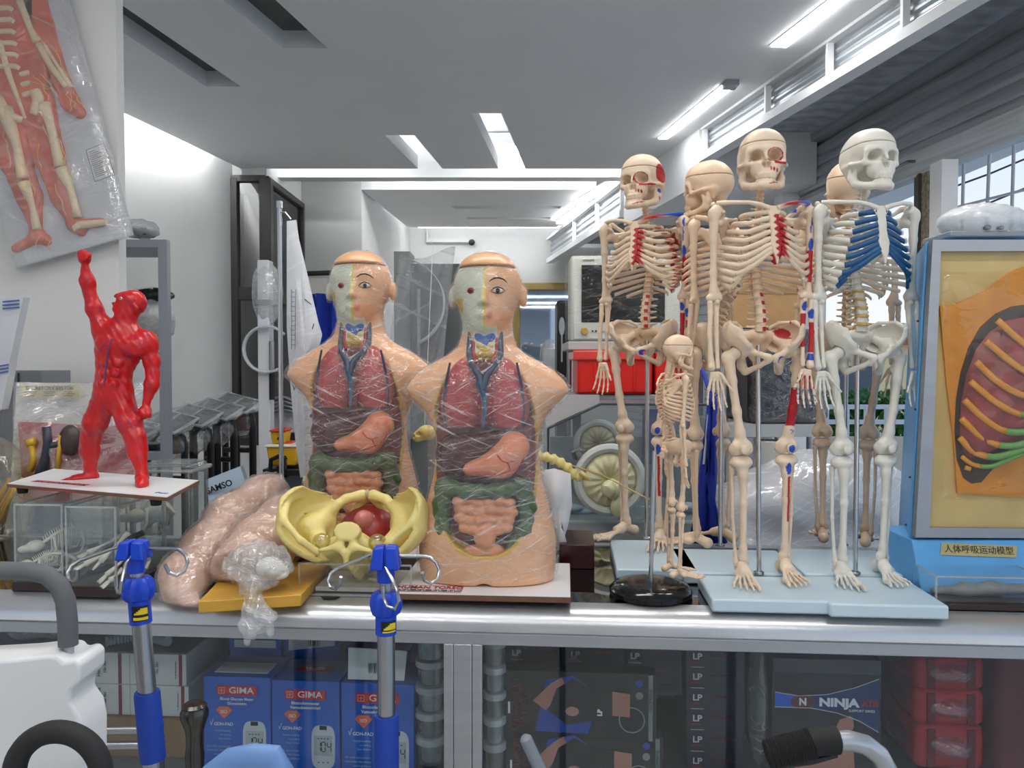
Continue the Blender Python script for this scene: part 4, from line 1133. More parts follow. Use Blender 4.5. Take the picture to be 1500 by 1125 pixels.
vert_at(650, 664, 'stile'); vert_at(664.6, 691, 'post'); vert_at(691.6, 706, 'stile')
a0, a1 = Kpx(0, 1000, .01).x, Kpx(1500, 1000, .01).x
M_cglass = film('cabinet_glass', (244, 248, 250), base=.008, gloss=.08, rough=.02, bump=0, edge=.5, wcol=(120, 128, 132))
xm = Kpx(678, 1000, .004).x
MB().box(((S0 + xm) / 2, .014, .60), (xm - S0 - .02, .004, .59)).build('glass_door', M_cglass, ct)
MB().box(((S1 + xm) / 2, .014, .60), (S1 - xm - .02, .004, .59)).build('glass_door', M_cglass, ct)
b = MB(); b.box(((S0 + S1) / 2, .005, .86), (.0, .0, .0))
M_carc = mat('grey_carcass_board', (92, 94, 96), .6, var=.05)
ZSH = .60
MB().box(((S0 + S1) / 2, .26, ZSH - .008), (S1 - S0 - .01, .45, .016)).build('shelf', M_carc, ct)
MB().box(((S0 + S1) / 2, DK - .005, .475), (S1 - S0, .012, .94)).build('back_panel', M_carc, ct)
MB().box(((S0 + S1) / 2, .25, .04), (S1 - S0, .46, .08)).build('plinth', M_carc, ct)
for x in (S0, S1): MB().box((x, .25, .475), (.016, .47, .94)).build('side_panel', M_carc, ct)
# ---- boxes inside
def cab(px0, px1, pyt, t, d, label, name='carton', cat='box', group=None, z0=ZSH, h=None, rz=0.):
    a = Kpx(px0, pyt, t); c = Kpx(px1, pyt, t); w_ = c.x - a.x; top = a.z if h is None else z0 + h
    p = Kw((a.x + c.x) / 2, t, z0)
    o = thing(name, label, cat, p, CA + rz, group)
    return o, w_, d, top - z0
M_gblue = mat('glossy_blue_card', (18, 92, 190), .3, var=.04)
M_gred = mat('red_label', (206, 38, 40), .4)
M_card = mat('white_card', (226, 228, 226), .5)
M_meter = mat('grey_meter_plastic', (196, 204, 208), .35)
M_dk = mat('lcd_ink', (24, 28, 30), .4)
M_org = mat('orange_diamond', (228, 110, 74), .4)
def fr(x, z, y=-.0012): return T(x, y, z) @ STAND
GG = 'blue glucose meter boxes behind the glass'
def gima(px0, px1, pyt, t, label, variant):
    o, w_, d, h = cab(px0, px1, pyt, t, .11, label, 'meter_box', 'box', GG)
    MB().box((0, d / 2, h / 2), (w_, d, h)).build('carton', M_gblue, o, bev=.001)
    s = w_ / .13
    MB().box((0, -.0006, h - .026 * s), (.078 * s, .0012, .018 * s)).build('logo_plate', M_gred, o)
    b = MB(); x = -.0295 * s; z = h - .026 * s
    for dx, dz, a_, b_ in ((0, .0055, .012, .0012), (0, -.0055, .012, .0012), (-.0055, 0, .0012, .012), (.0055, 0, .0012, .012), (0, 0, .007, .0012), (0, 0, .0012, .007)): b.box((x + dx * s, -.0014, z + dz * s), (a_ * s, .0006, b_ * s))
    b.build('logo_mark', mat('logo_line', (235, 170, 160), .4), o)
    text('GIMA', .0165 * s, fr(.009 * s, h - .0258 * s, -.0016), M_whiteink, o, 'logo_lettering', bold=.00015, sx=1.2)
    l1, l2 = (('Blood Glucose Meter', 'Glucometro') if variant == 0 else ('Blutzuckermesser', 'Veneusketaminitari'))
    text(l1, .0075 * s, fr(0, h - .042 * s), M_whiteink, o, 'title_lettering', bold=.00015); text(l2, .0075 * s, fr(0, h - .0505 * s), M_whiteink, o, 'title_lettering', bold=.00015)
    MB().prism([(-.016, .004), (-.009, .011), (.009, .011), (.016, .004), (0, -.012)], -.0006, .0006, M=T(-.025 * s, -.0008, h - .068 * s) @ Rx(PI / 2) @ SCL(s, s, 1)).build('iso_badge', M_org, o)
    text('ISO', .0085 * s, fr(-.025 * s, h - .0665 * s, -.002), M_whiteink, o, 'iso_lettering', bold=.0001)
    text('GDH-FAD', .0085 * s, fr(-.026 * s, h - .0905 * s), M_whiteink, o, 'claim_lettering', bold=.0001)
    MB().tube([(-.052 * s, -.0012, h - .086 * s), (-.050 * s, -.0012, h - .093 * s), (-.046 * s, -.0012, h - .081 * s)], .0006, 5).build('tick_mark', M_whiteink, o)
    for i, q in enumerate(('Simple beeping', 'no coding', 'Easy button', '', 'No code, eject button', 'Alternative site testing', 'sound guidance')):
        if q: text(q, .0052 * s, fr(-.012 * s, h - (.103 + .0075 * i) * s), mat('pale_print', (150, 184, 226), .5), o, 'claim_lettering', align='RIGHT')
    V, Fc = nets(lambda X: bxs([X[0], X[1], X[2]], (0, 0, 0), (.0225, .006, .041), .0055) + 0 * np.maximum(np.abs(X[0]) - .1, 0), (-.024, -.007, -.042), (.024, .007, .042), .0018)
    def outl(n=28): return [(.0225 * (abs(math.cos(a)) ** .55) * (1 if math.cos(a) > 0 else -1), .041 * (abs(math.sin(a)) ** .45) * (1 if math.sin(a) > 0 else -1)) for a in [2 * PI * i / n for i in range(n)]]
    mm = T(.034 * s, -.0008, h - .124 * s) @ Rx(PI / 2) @ SCL(s, s, 1)
    mt = MB().prism(outl(), -.0006, .0012, M=mm).build('meter_picture', M_meter, o)
    MB().prism([(-.0175, -.016), (.0175, -.016), (.0175, .022), (-.0175, .022)], .0012, .0016, M=mm).build('screen', mat('lcd_grey', (170, 180, 182), .3), mt)
    MB().prism([(-.007, .033), (.007, .033), (.007, .0405), (-.007, .0405)], .0012, .0017, M=mm).build('strip_port', M_dk, mt)
    b = MB()
    def seg(x, on):
        for k, (cx, cz_, ww, hh) in enumerate(((0, .009, .006, .0017), (.0036, .0045, .0017, .007), (.0036, -.0045, .0017, .007), (0, -.009, .006, .0017), (-.0036, -.0045, .0017, .007), (-.0036, .0045, .0017, .007), (0, 0, .006, .0017))):
            if k in on: b.box((x + cx, cz_ + .001, .0018), (ww, hh, .0004), M=mm)
    seg(-.0085, (1, 2)); seg(.0005, (0, 1, 2, 3, 4, 5)); seg(.0115, (1, 2, 5, 6))
    for i in range(3): b.box((-.009 + .009 * i, -.029, .0016), (.003, .0014, .0006), M=mm)
    for i in range(4): b.box((-.009 + .006 * i, .0165, .0018), (.003, .0015, .0004), M=mm)
    b.build('digits', M_dk, mt)
    b = MB()
    b.box((0, .045 if variant == 0 else .06, h + .0006), (w_ * (.8 if variant == 0 else .5), .03 if variant else .05, .0012)); 
    b.build('top_label', M_card if variant == 0 else M_gred, o)
    if variant: text('GIMA', .016 * s, T(0, .06, h + .0014) @ Rz(PI), M_whiteink, o, 'logo_lettering', bold=.0008)
    return o
g1 = gima(298, 396, 990, .10, 'leftmost blue glucose meter box, white label on its top', 0)
g2 = gima(398, 497, 996, .10, 'blue glucose meter box in the middle of the front three', 1)
g3 = gima(500, 606, 1000, .10, 'rightmost blue glucose meter box, partly hidden by the blue sleeved pole', 2)
o = g3; b = MB(); w_ = .132
hh = Kpx(505, 1000, .10).z - ZSH
b.hexa([(-.062, .012, hh + .002), (.050, .012, hh + .002), (.050, .016, hh + .002), (-.062, .016, hh + .002), (-.066, .03, hh + .058), (.052, .03, hh + .054), (.052, .034, hh + .054), (-.066, .034, hh + .058)])
b.build('open_flap', M_card, o, label='white open flap with a barcode')
b = MB()
for i, q in enumerate((1, 2, 1, 1, 3, 1, 2, 1)): b.box((-.022 + .0032 * i, .0165, hh + .022), (.0007 * q, .0012, .022))
b.build('barcode', M_dk, o)
def plainbox(px0, px1, pyt, t, d, m, label, z0=ZSH, h=None, rz=0., group=None, name='carton_box', bev=.001):
    o, w_, d, h = cab(px0, px1, pyt, t, d, label, name, 'box', group, z0, h, rz)
    MB().box((0, d / 2, h / 2), (w_, d, h)).build('carton', m, o, bev=bev)
    return o, w_, d, h
o, w_, d, h = plainbox(336, 412, 934, .24, .10, M_gblue, 'blue glucose meter box in the back row, behind the leftmost one', name='meter_box', group=GG)
MB().box((0, -.0008, h - .012), (w_ * .8, .0012, .016)).build('label', M_card, o)
o, w_, d, h = plainbox(416, 498, 928, .24, .10, M_gblue, 'blue glucose meter box in the back row with a white flap and barcode', name='meter_box', group=GG)
MB().hexa([(-.05, -.004, h - .035), (.05, -.004, h - .022), (.05, 0, h - .022), (-.05, 0, h - .035), (-.05, -.004, h), (.05, -.004, h), (.05, 0, h), (-.05, 0, h)]).build('flap', M_card, o)
b = MB()
for i, q in enumerate((1, 2, 1, 3, 1, 2, 1)): b.box((-.006 + .004 * i, -.0048, h - .014), (.0008 * q, .0012, .02))
b.build('barcode', M_dk, o)
o, w_, d, h = plainbox(506, 600, 950, .24, .10, M_gblue, 'blue glucose meter box in the back row behind the rightmost one', name='meter_box', group=GG)
# white test-kit cartons on the left
M_kit = mat('offwhite_card', (214, 214, 208), .55)
M_dred = mat('dark_red_print', (140, 26, 52), .5)
zk = [Kpx(150, y, .14).z for y in (1046, 1001, 955)]
KG = 'white test kit cartons'
def kit(px0, px1, zi, label, stripe_l):
    a = Kpx(px0, 1000, .14); c = Kpx(px1, 1000, .14)
    w_ = c.x - a.x; h = zk[zi + 1] - zk[zi] - .001
    o = thing('test_kit_box', label, 'box', Kw((a.x + c.x) / 2, .14, zk[zi]), CA, KG)
    MB().box((0, .13, h / 2), (w_, .26, h)).build('carton', M_kit, o, bev=.001)
    MB().box((w_ / 2 - .012 if stripe_l else -w_ / 2 + .085, -.0005, h / 2), (.0065, .001, h * .98)).build('stripe', M_dred, o)
    MB().box((0, .13, h + .0004), (w_ * .96, .25, .0008)).build('lid_print', mat('grey_card', (190, 190, 184), .6), o) if zi else None
    text('HemoCue', .010, T(-w_ * .12, -.0011, h * .55) @ STAND @ Rz(PI / 2), M_blackink, o)
    text('10x 301', .008, T(-w_ * .12 + .013, -.0011, h * .55) @ STAND @ Rz(PI / 2), M_blackink, o)
    text('4 x 50 Microcuvettes', .0042, T(w_ / 2 - .022, -.0011, h * .5) @ STAND @ Rz(PI / 2), M_dred, o)
    return o
kit(118, 190, 1, 'upper left white test kit carton with red print', False); kit(190.5, 273, 1, 'upper right white test kit carton with a dark red edge stripe', True)
kit(118, 190, 0, 'lower left white test kit carton, under another one, beside the white chair', False); kit(190.5, 276, 0, 'lower right white test kit carton, just left of the pewter knob', True)
M_cb = mat('brown_cardboard', (150, 116, 82), .75, var=.08)
plainbox(100, 296, 1047, .13, .28, M_cb, 'brown cardboard box supporting the white test kit cartons', h=zk[0] - ZSH - .001)
b = MB(); pts = []; p0 = [Kpx(*q, .25) for q in ((190, 944), (215, 950), (245, 952), (275, 940))]
hs = thing('breathing_hose', 'grey corrugated breathing hose lying on top of the white cartons', 'hose', Kw(p0[1].x, .25, zk[2] + .004))
n = 90; V = []
for i in range(n):
    u = i / (n - 1); a = u * 3; k = min(2, int(a)); f_ = a - k; q = p0[k].lerp(p0[k + 1], f_); q.z = zk[2] + .0125 + .02 * max(0, u - .8); q.y = .165 + .035 * math.sin(u * PI)
    V.append(KMAT @ q)
b.tube(V, [.0105 if i % 4 < 2 else .0082 for i in range(n)], 12)
b.build('hose_body', mat('grey_hose', (176, 182, 184), .4), hs, world=True, sharp=25)
bg_ = thing('plastic_bag', 'crumpled clear plastic bag of parts behind the grey handle, inside the counter', 'bag', Kw(Kpx(60, 940, .2).x, .22, zk[2]), CA)
M_bag = film('crumpled_bag', base=.10, gloss=.35, rough=.1, white=.10, streak=.3, sscale=60, bump=1., bscale=30)
def crumple(r, seed, n=26, amp=.18):
    rn = random.Random(seed); ph = [(rn.uniform(2, 6), rn.uniform(2, 6), rn.uniform(0, 6), rn.uniform(.4, 1)) for _ in range(7)]
    b = MB(); b.ell((0, 0, 0), (1, 1, 1), n); V = b.v[0]
    k = sum(a * np.sin(f * V[:, 0] * 2 + g * V[:, 1] * 2 + p + 3 * V[:, 2]) for f, g, p, a in ph) / 7
    b.v[0] = V * (1 + amp * 2 * k)[:, None] * np.array(r); return b
o = crumple((.09, .07, .028), 4).build('bag', M_bag, bg_); o.location = (0, 0, .03)
o = MB().ell((0, 0, 0), (.03, .03, .02), 12).build('contents', M_kit, bg_); o.location = (.03, 0, .026)
# clear tubs
M_tub = film('clear_tub', (214, 222, 222), base=.10, gloss=.3, rough=.08, white=.04, bump=.3)
def tub(px0, px1, y0, y1, t, label, group, fill):
    a = Kpx(px0, y1, t); c = Kpx(px1, y0, t); w_ = c.x - a.x; h = c.z - a.z
    o = thing('clear_tub', label, 'tub', Kw((a.x + c.x) / 2, t + w_ / 2, a.z), CA, group)
    MB().lathe([(w_ * .40, 0), (w_ * .44, h * .72), (w_ * .46, h * .74)], 20).build('tub_body', M_tub, o)
    MB().lathe([(w_ * .5, h * .74), (w_ * .5, h * .97), (w_ * .42, h * .98)], 20).build('lid', film('frosted_lid', base=.3, gloss=.25, rough=.2, white=.1, bump=.2), o)
    MB().lathe([(w_ * .3, h * .05), (w_ * .36, h * u), (w_ * .2, h * .62)], 12).build('contents', fill, o)
fl = [mat('gauze_white', (196, 200, 198), .9, var=.2, vscale=60), mat('putty_beige', (158, 146, 124), .8, var=.2, vscale=60)]
TN = ['topmost', 'second from top', 'third from top', 'fourth from top', 'lowest visible']
ys = [934, 972, 1010, 1048, 1086, 1124]
z_ = 0
for i in range(5):
    tub(604, 652, ys[i], ys[i + 1], .09, TN[i] + ' clear tub in the stack left of the aluminium post', 'clear tubs left of the post', fl[i % 2])
    tub(706, 740, ys[i] + 8, ys[i + 1] + 8, .06, TN[i] + ' clear tub in the stack right of the aluminium post', 'clear tubs right of the post', fl[(i + 1) % 2])
# brace boxes
M_navy = mat('navy_black_card', (30, 33, 52), .35, var=.05)
M_blk = mat('black_gloss_card', (18, 20, 26), .25)
LG = 'navy brace boxes with a white logo'
def lpbox(px0, px1, y0, y1, t, label, d=.16, u=.55):
    a = Kpx(px0, y1, t); c = Kpx(px1, y0, t); w_ = c.x - a.x - .002; h = c.z - a.z - .0015
    o = thing('brace_box', label, 'box', Kw((a.x + c.x) / 2, t, a.z), CA, LG)
    MB().box((0, d / 2, h / 2), (w_, d, h)).build('carton', M_navy, o, bev=.0008)
    text('LP', .017, fr(-w_ / 2 + .022, h * u), M_whiteink, o, 'logo_lettering', bold=.0004, sx=1.1)
    MB().box((-w_ / 2 + .020, -.0006, h * u - .0105), (.020, .001, .0035)).build('logo_bar', mat('red_bar', (150, 40, 56), .5), o)
    text('KNEE SUPPORT', .0075, fr(w_ * .14, h * .6), mat('dull_red_print', (110, 38, 46), .5), o, 'title_lettering')
    MB().box((-w_ / 2 + .022, -.0004, .0014), (.026, .001, .0012)).build('edge_glint', M_kit, o)
rows = [(940, 969), (969.5, 1000), (1000.5, 1031), (1031.5, 1062), (1062.5, 1094), (1094.5, 1126)]
cols = [(740, 825, 'first'), (826, 912, 'second'), (913, 1000, 'third')]
for c0, c1, nm in cols:
    for ri in range(3): lpbox(c0, c1, 944 + 23 * ri + (c0 - 740) * .028, 966.5 + 23 * ri + (c0 - 740) * .028, .20, '%s navy brace box in the %s stack from the aluminium post' % (['topmost', 'second', 'third'][ri], nm), u=.45)
for ri in range(6): lpbox(1004, 1092, rows[ri][0] + 9 - .5 * ri, rows[ri][1] + 8.5 - .5 * ri, .17, ['topmost', 'second from top', 'third from top', 'fourth from top', 'fifth from top', 'lowest visible'][ri] + ' navy brace box in the tall stack right of the large black boxes')
def knee(px0, px1, y0, y1, t, label):
    a = Kpx(px0, y1, t); c = Kpx(px1, y0, t); w_ = c.x - a.x; h = c.z - a.z; d = .035
    o = thing('brace_box', label, 'box', Kw((a.x + c.x) / 2, t, a.z), CA, 'large black knee support boxes')
    MB().box((0, d / 2, h / 2), (w_, d, h)).build('carton', M_blk, o, bev=.001)
    L_ = -w_ / 2
    pim = mat('dull_red_print', (110, 38, 46), .5)
    text('KNEE SUPPORT', .0185, T(L_ + .022, -.0012, h / 2) @ STAND @ Rz(PI / 2), pim, o, 'title_lettering', sx=.8)
    text('WITH STAYS', .0185, T(L_ + .038, -.0012, h / 2) @ STAND @ Rz(PI / 2), pim, o, 'title_lettering', sx=.8)
    MB().box((L_ + .010, -.0006, h * .45), (.004, .001, .022)).build('white_tab', M_whiteink, o)
    MB().box((w_ / 2 - .011, -.0006, h / 2), (.008, .001, h * .96)).build('side_band', mat('grey_band', (130, 136, 136), .5), o)
    text('NEOPRENE', .0085, T(w_ / 2 - .011, -.0014, h * .62) @ STAND @ Rz(PI / 2), M_dk, o, 'band_lettering')
    # printed picture: a braced knee
    q = T(L_ + .15, -.0004, h * .52) @ Rx(PI / 2)
    pic = MB().prism([(-.09, -.052), (.01, -.055), (.03, .02), (-.02, .055), (-.07, .045)], 0, .0008, M=q).build('blue_swoosh', mat('royal_blue_print', (16, 62, 150), .4), o)
    MB().prism([(-.095, .006), (-.06, .04), (-.04, .052), (-.03, .03), (-.06, .0), (-.07, -.012)], .0009, .0013, M=q).build('leg_picture', mat('skin_print', (176, 122, 104), .5), o)
    MB().prism([(-.065, -.012), (-.05, .03), (-.02, .05), (.02, .03), (.055, .028), (.055, -.02), (.01, -.03), (-.03, -.038)], .0014, .0018, M=q).build('brace_picture', M_blk, o)
    MB().prism([(.055, .028), (.088, .024), (.088, -.02), (.055, -.018)], .0014, .0018, M=q).build('leg_picture', mat('skin_print', (176, 122, 104), .5), o)
    MB().prism([(.013 * math.cos(i * PI / 8) - .02, .009 * math.sin(i * PI / 8) - .012) for i in range(16)], .0019, .0022, M=q).build('kneecap_picture', mat('skin_print', (176, 122, 104), .5), o)
    text('LP', .012, T(L_ + .182, -.0026, h * .42) @ STAND @ Rz(PI / 2), M_whiteink, o, 'logo_lettering', bold=.0006)
    for k, m_ in enumerate((mat('royal_blue_print', (16, 62, 150), .4), mat('grey_band', (130, 136, 136), .5))):
        MB().prism([(.007 * math.cos(i * PI / 8), .007 * math.sin(i * PI / 8)) for i in range(16)], 0, .001, M=T(w_ / 2 - .032, -.0004, h * (.86 - .18 * k)) @ Rx(PI / 2)).build('round_badge', m_, o)
    b = MB(); b.tube([(.0235 * math.cos(i * PI / 16), 0, .0235 * math.sin(i * PI / 16)) for i in range(32)], .0011, 6, closed=True, M=T(w_ / 2 - .046, -.001, h * .32)); b.build('ring_print', mat('grey_band', (130, 136, 136), .5), o)
knee(738, 962, 988, 1080, .085, 'upper large black knee support box with a blue and black picture')
knee(741, 972, 1081, 1160, .085, 'lower large black knee support box, under the other one')
# black support box with a figure
a = Kpx(1130, 1130, .10); c = Kpx(1292, 968, .10); w_ = c.x - a.x; h = c.z - ZSH
o = thing('support_belt_box', 'tall black box with white NINJA lettering on a blue swoosh', 'box', Kw((a.x + c.x) / 2, .10, ZSH), CA)
MB().box((0, .06, h / 2), (w_, .12, h)).build('carton', M_blk, o, bev=.001)
MB().box((0, -.0003, h - .013), (w_ * .98, .0008, .026)).build('grey_band', mat('grey_card_band', (64, 68, 70), .4), o)
sw = [(-.095, .014), (-.05, .008), (.0, .012), (.05, .026), (.095, .044), (.095, -.056), (.06, -.036), (.02, -.022), (-.03, -.014), (-.095, -.014)]
kx = w_ / .20
zS = h - .078
MB().prism([(x * kx, y) for x, y in sw], 0, .0007, M=T(0, -.0002, zS) @ Rx(PI / 2)).build('swoosh', mat('deep_blue_print', (18, 44, 100), .35), o)
MB().prism([(-.095 * kx, .014), (-.055 * kx, .008), (-.055 * kx, -.012), (-.095 * kx, -.014)], .0007, .0011, M=T(0, -.0002, zS) @ Rx(PI / 2)).build('swoosh_tail', mat('bright_blue_print', (30, 90, 200), .35), o)
for sg in (0, 1):
    pp = sw[:5] if sg == 0 else sw[5:]
    MB().tube([(x * kx, -.0012, zS + y) for x, y in pp], .0007, 5).build('swoosh_edge', M_kit, o)
MB().lathe([(.020, 0), (.020, .0012)], 24, M=T(-.044 * kx, -.0004, zS - .003) @ Rx(PI / 2) @ SCL(1.1, .68, 1)).build('emblem', mat('emblem_brown', (92, 44, 40), .4), o)
text('N', .018, fr(-.044 * kx, zS - .003, -.0022), M_whiteink, o, 'emblem_lettering', bold=.0008)
text('NINJA', .021, T(.022 * kx, -.0016, zS - .003) @ STAND @ Matrix.Shear('XZ', 4, (.0, .0)), M_whiteink, o, 'logo_lettering', bold=.0010, sx=1.25)
text('XTR', .016, fr(.079 * kx, zS - .003, -.0016), mat('red_print2', (150, 30, 36), .4), o, 'logo_lettering', bold=.0008)
text('SUPPORT SERIES', .0065, fr(.064 * kx, zS - .017, -.0016), M_whiteink, o, 'title_lettering')
q = T(.0, -.0004, 0) @ Rx(PI / 2)
sk_ = mat('skin_print', (176, 122, 104), .5)
MB().prism([(.012, h - .135), (.018, h - .108), (.035, h - .100), (.048, h - .108), (.05, h - .125), (.042, h - .142), (.03, h - .15)], 0, .0006, M=q).build('figure_picture', sk_, o)
MB().prism([(.008, h - .112), (.012, h - .097), (.035, h - .092), (.05, h - .100), (.036, h - .108), (.024, h - .112), (.016, h - .13)], .0006, .0009, M=q).build('hair_picture', M_dk, o)
MB().prism([(-.06, .0), (-.055, h - .165), (-.02, h - .155), (.03, h - .150), (.05, h - .17), (.055, .0)], 0, .0005, M=q).build('figure_picture', sk_, o)
text('NINJA', .02, T(-w_ / 2 - .0012, .06, h * .45) @ Rz(-PI / 2) @ STAND @ Rz(PI / 2), M_whiteink, o, 'side_lettering')
b = thing('support_belt_box', 'flat black box with dim NINJA lettering lying behind, on top of the black stack', 'box', Kw((a.x + c.x) / 2 + .015, .23, ZSH), CA)
hb = Kpx(1200, 942, .23).z - ZSH
MB().box((0, .06, hb / 2), (w_ * 1.15, .12, hb)).build('carton', M_blk, b, bev=.001)
text('NINJA', .018, fr(.0, hb - .014, -.0014), mat('dim_print', (110, 112, 116), .5), b, 'logo_lettering', bold=.0007, sx=1.2)
# red cushions in clear bags
RGp = 'red padded packs in clear bags'
M_redf = mat('red_fabric', (176, 26, 36), .6, var=.12, vscale=40)
for i, (y0, y1, nm) in enumerate(((962, 1012, 'topmost'), (1012, 1064, 'middle'), (1064, 1128, 'lowest'))):
    a = Kpx(1340, y1, .12); c = Kpx(1446, y0, .12); w_ = c.x - a.x; h = c.z - a.z
    o = thing('padded_pack', nm + ' red padded pack in a clear bag, beside the black boxes', 'pack', Kw((a.x + c.x) / 2, .12, a.z), CA, RGp)
    V, Fc = nets(lambda X: bxs(X, (0, .09, h / 2), (w_ / 2, .09, h / 2 - .0006), .016), (-w_ / 2, 0, 0), (w_ / 2, .18, h), .006)
    MB().add(V, Fc).build('pad', M_redf, o)
    for sx in (-.28, .28): MB().box((sx * w_, -.001, h / 2), (.014, .004, h * .8)).build('strap', mat('dark_red_fabric', (104, 14, 24), .7), o)
    q = crumple((w_ * .58, .11, h * .49), 11 + i, amp=.05).build('clear_bag', film('clear_bag', base=.04, gloss=.4, rough=.1, streak=.35, sscale=50, bump=1, bscale=24), o); q.location = (0, .09, h / 2)
o, w_, d, h = plainbox(1462, 1530, 950, .1, .2, mat('red_brown_pack', (96, 30, 28), .6, var=.2, vscale=30), 'dark red pack at the right end of the counter, against its frame', name='padded_pack', bev=.01)
gp = thing('plastic_bag', 'clear bag with a green item between the navy and black boxes', 'bag', Kw(Kpx(1112, 1060, .16).x, .17, ZSH), CA)
o = crumple((.018, .05, .13), 23, amp=.08).build('bag', M_bag, gp); o.location = (0, 0, .145)
o = MB().box((0, 0, 0), (.022, .05, .06)).build('green_item', mat('green_plastic', (20, 110, 50), .4), gp, bev=.008); o.location = (0, -.0, .13)
# ------------------------------------------------------------------ left part of the counter
def W(px, py, Y): return P(px, py, Y)
# red muscle figure on its board, on top of the clear boxes
ZBd = 1.160
q = [PZ(10, 709, ZBd), PZ(245, 729, ZBd), PZ(292, 704, ZBd), PZ(78, 687, ZBd)]
mb = thing('muscle_model', 'red muscle man figure with a raised fist on a white board', 'anatomy model', (*((q[0] + q[2]) / 2).xy, ZBd - .02))
dn = lambda z: [p + Vector((0, 0, z)) for p in q]
b = MB(); b.hexa(dn(-.006), 0) if False else None
b.hexa(dn(-.0062) + dn(0), 0); cc = sum(q, Vector()) / 4; qi = [cc + (p - cc) * .994 for p in q]
b.hexa([p + Vector((0, 0, 0)) for p in qi] + [p + Vector((0, 0, .0011)) for p in qi], 1)
b.build('base_board', [M_edge, M_lam], mb, world=True)
for i, p in enumerate(q):
    p2 = cc + (p - cc) * .84; MB().lathe([(.009, -.019), (.011, -.006)], 14, p2).build('rubber_foot', M_rub, mb, world=True)
ux = (q[1] - q[0]).normalized(); uy = (q[3] - q[0]).normalized()
Mt = Matrix(((ux.x, -ux.y, 0, 0), (ux.y, ux.x, 0, 0), (0, 0, 1, 0), (0, 0, 0, 1)))
pm = PZ(88, 707.5, ZBd + .0015)
text('MUSCULAR MAN MODEL', .024, T(pm) @ Mt, M_redink, mb, 'title_lettering', world=True, bold=.0003, sx=.56)
for i in range(2): text('key to the muscles of the figure', .008, T(PZ(80 + 6 * i, 715.5 + 3.4 * i, ZBd + .0015)) @ Mt, M_redink, mb, 'key_lettering', world=True)
text('front', .014, T(PZ(237, 722, ZBd + .0015)) @ Mt, M_blueink, mb, 'corner_lettering', world=True)
YM = (PZ(138, 700, ZBd).y + PZ(208, 712, ZBd).y) / 2
pm0 = P(165, 700, YM); pm0 = Vector((pm0.x, YM, ZBd + .001))
def mp(px, py, y=0.): return tuple(P(px, py, YM + y) - pm0)
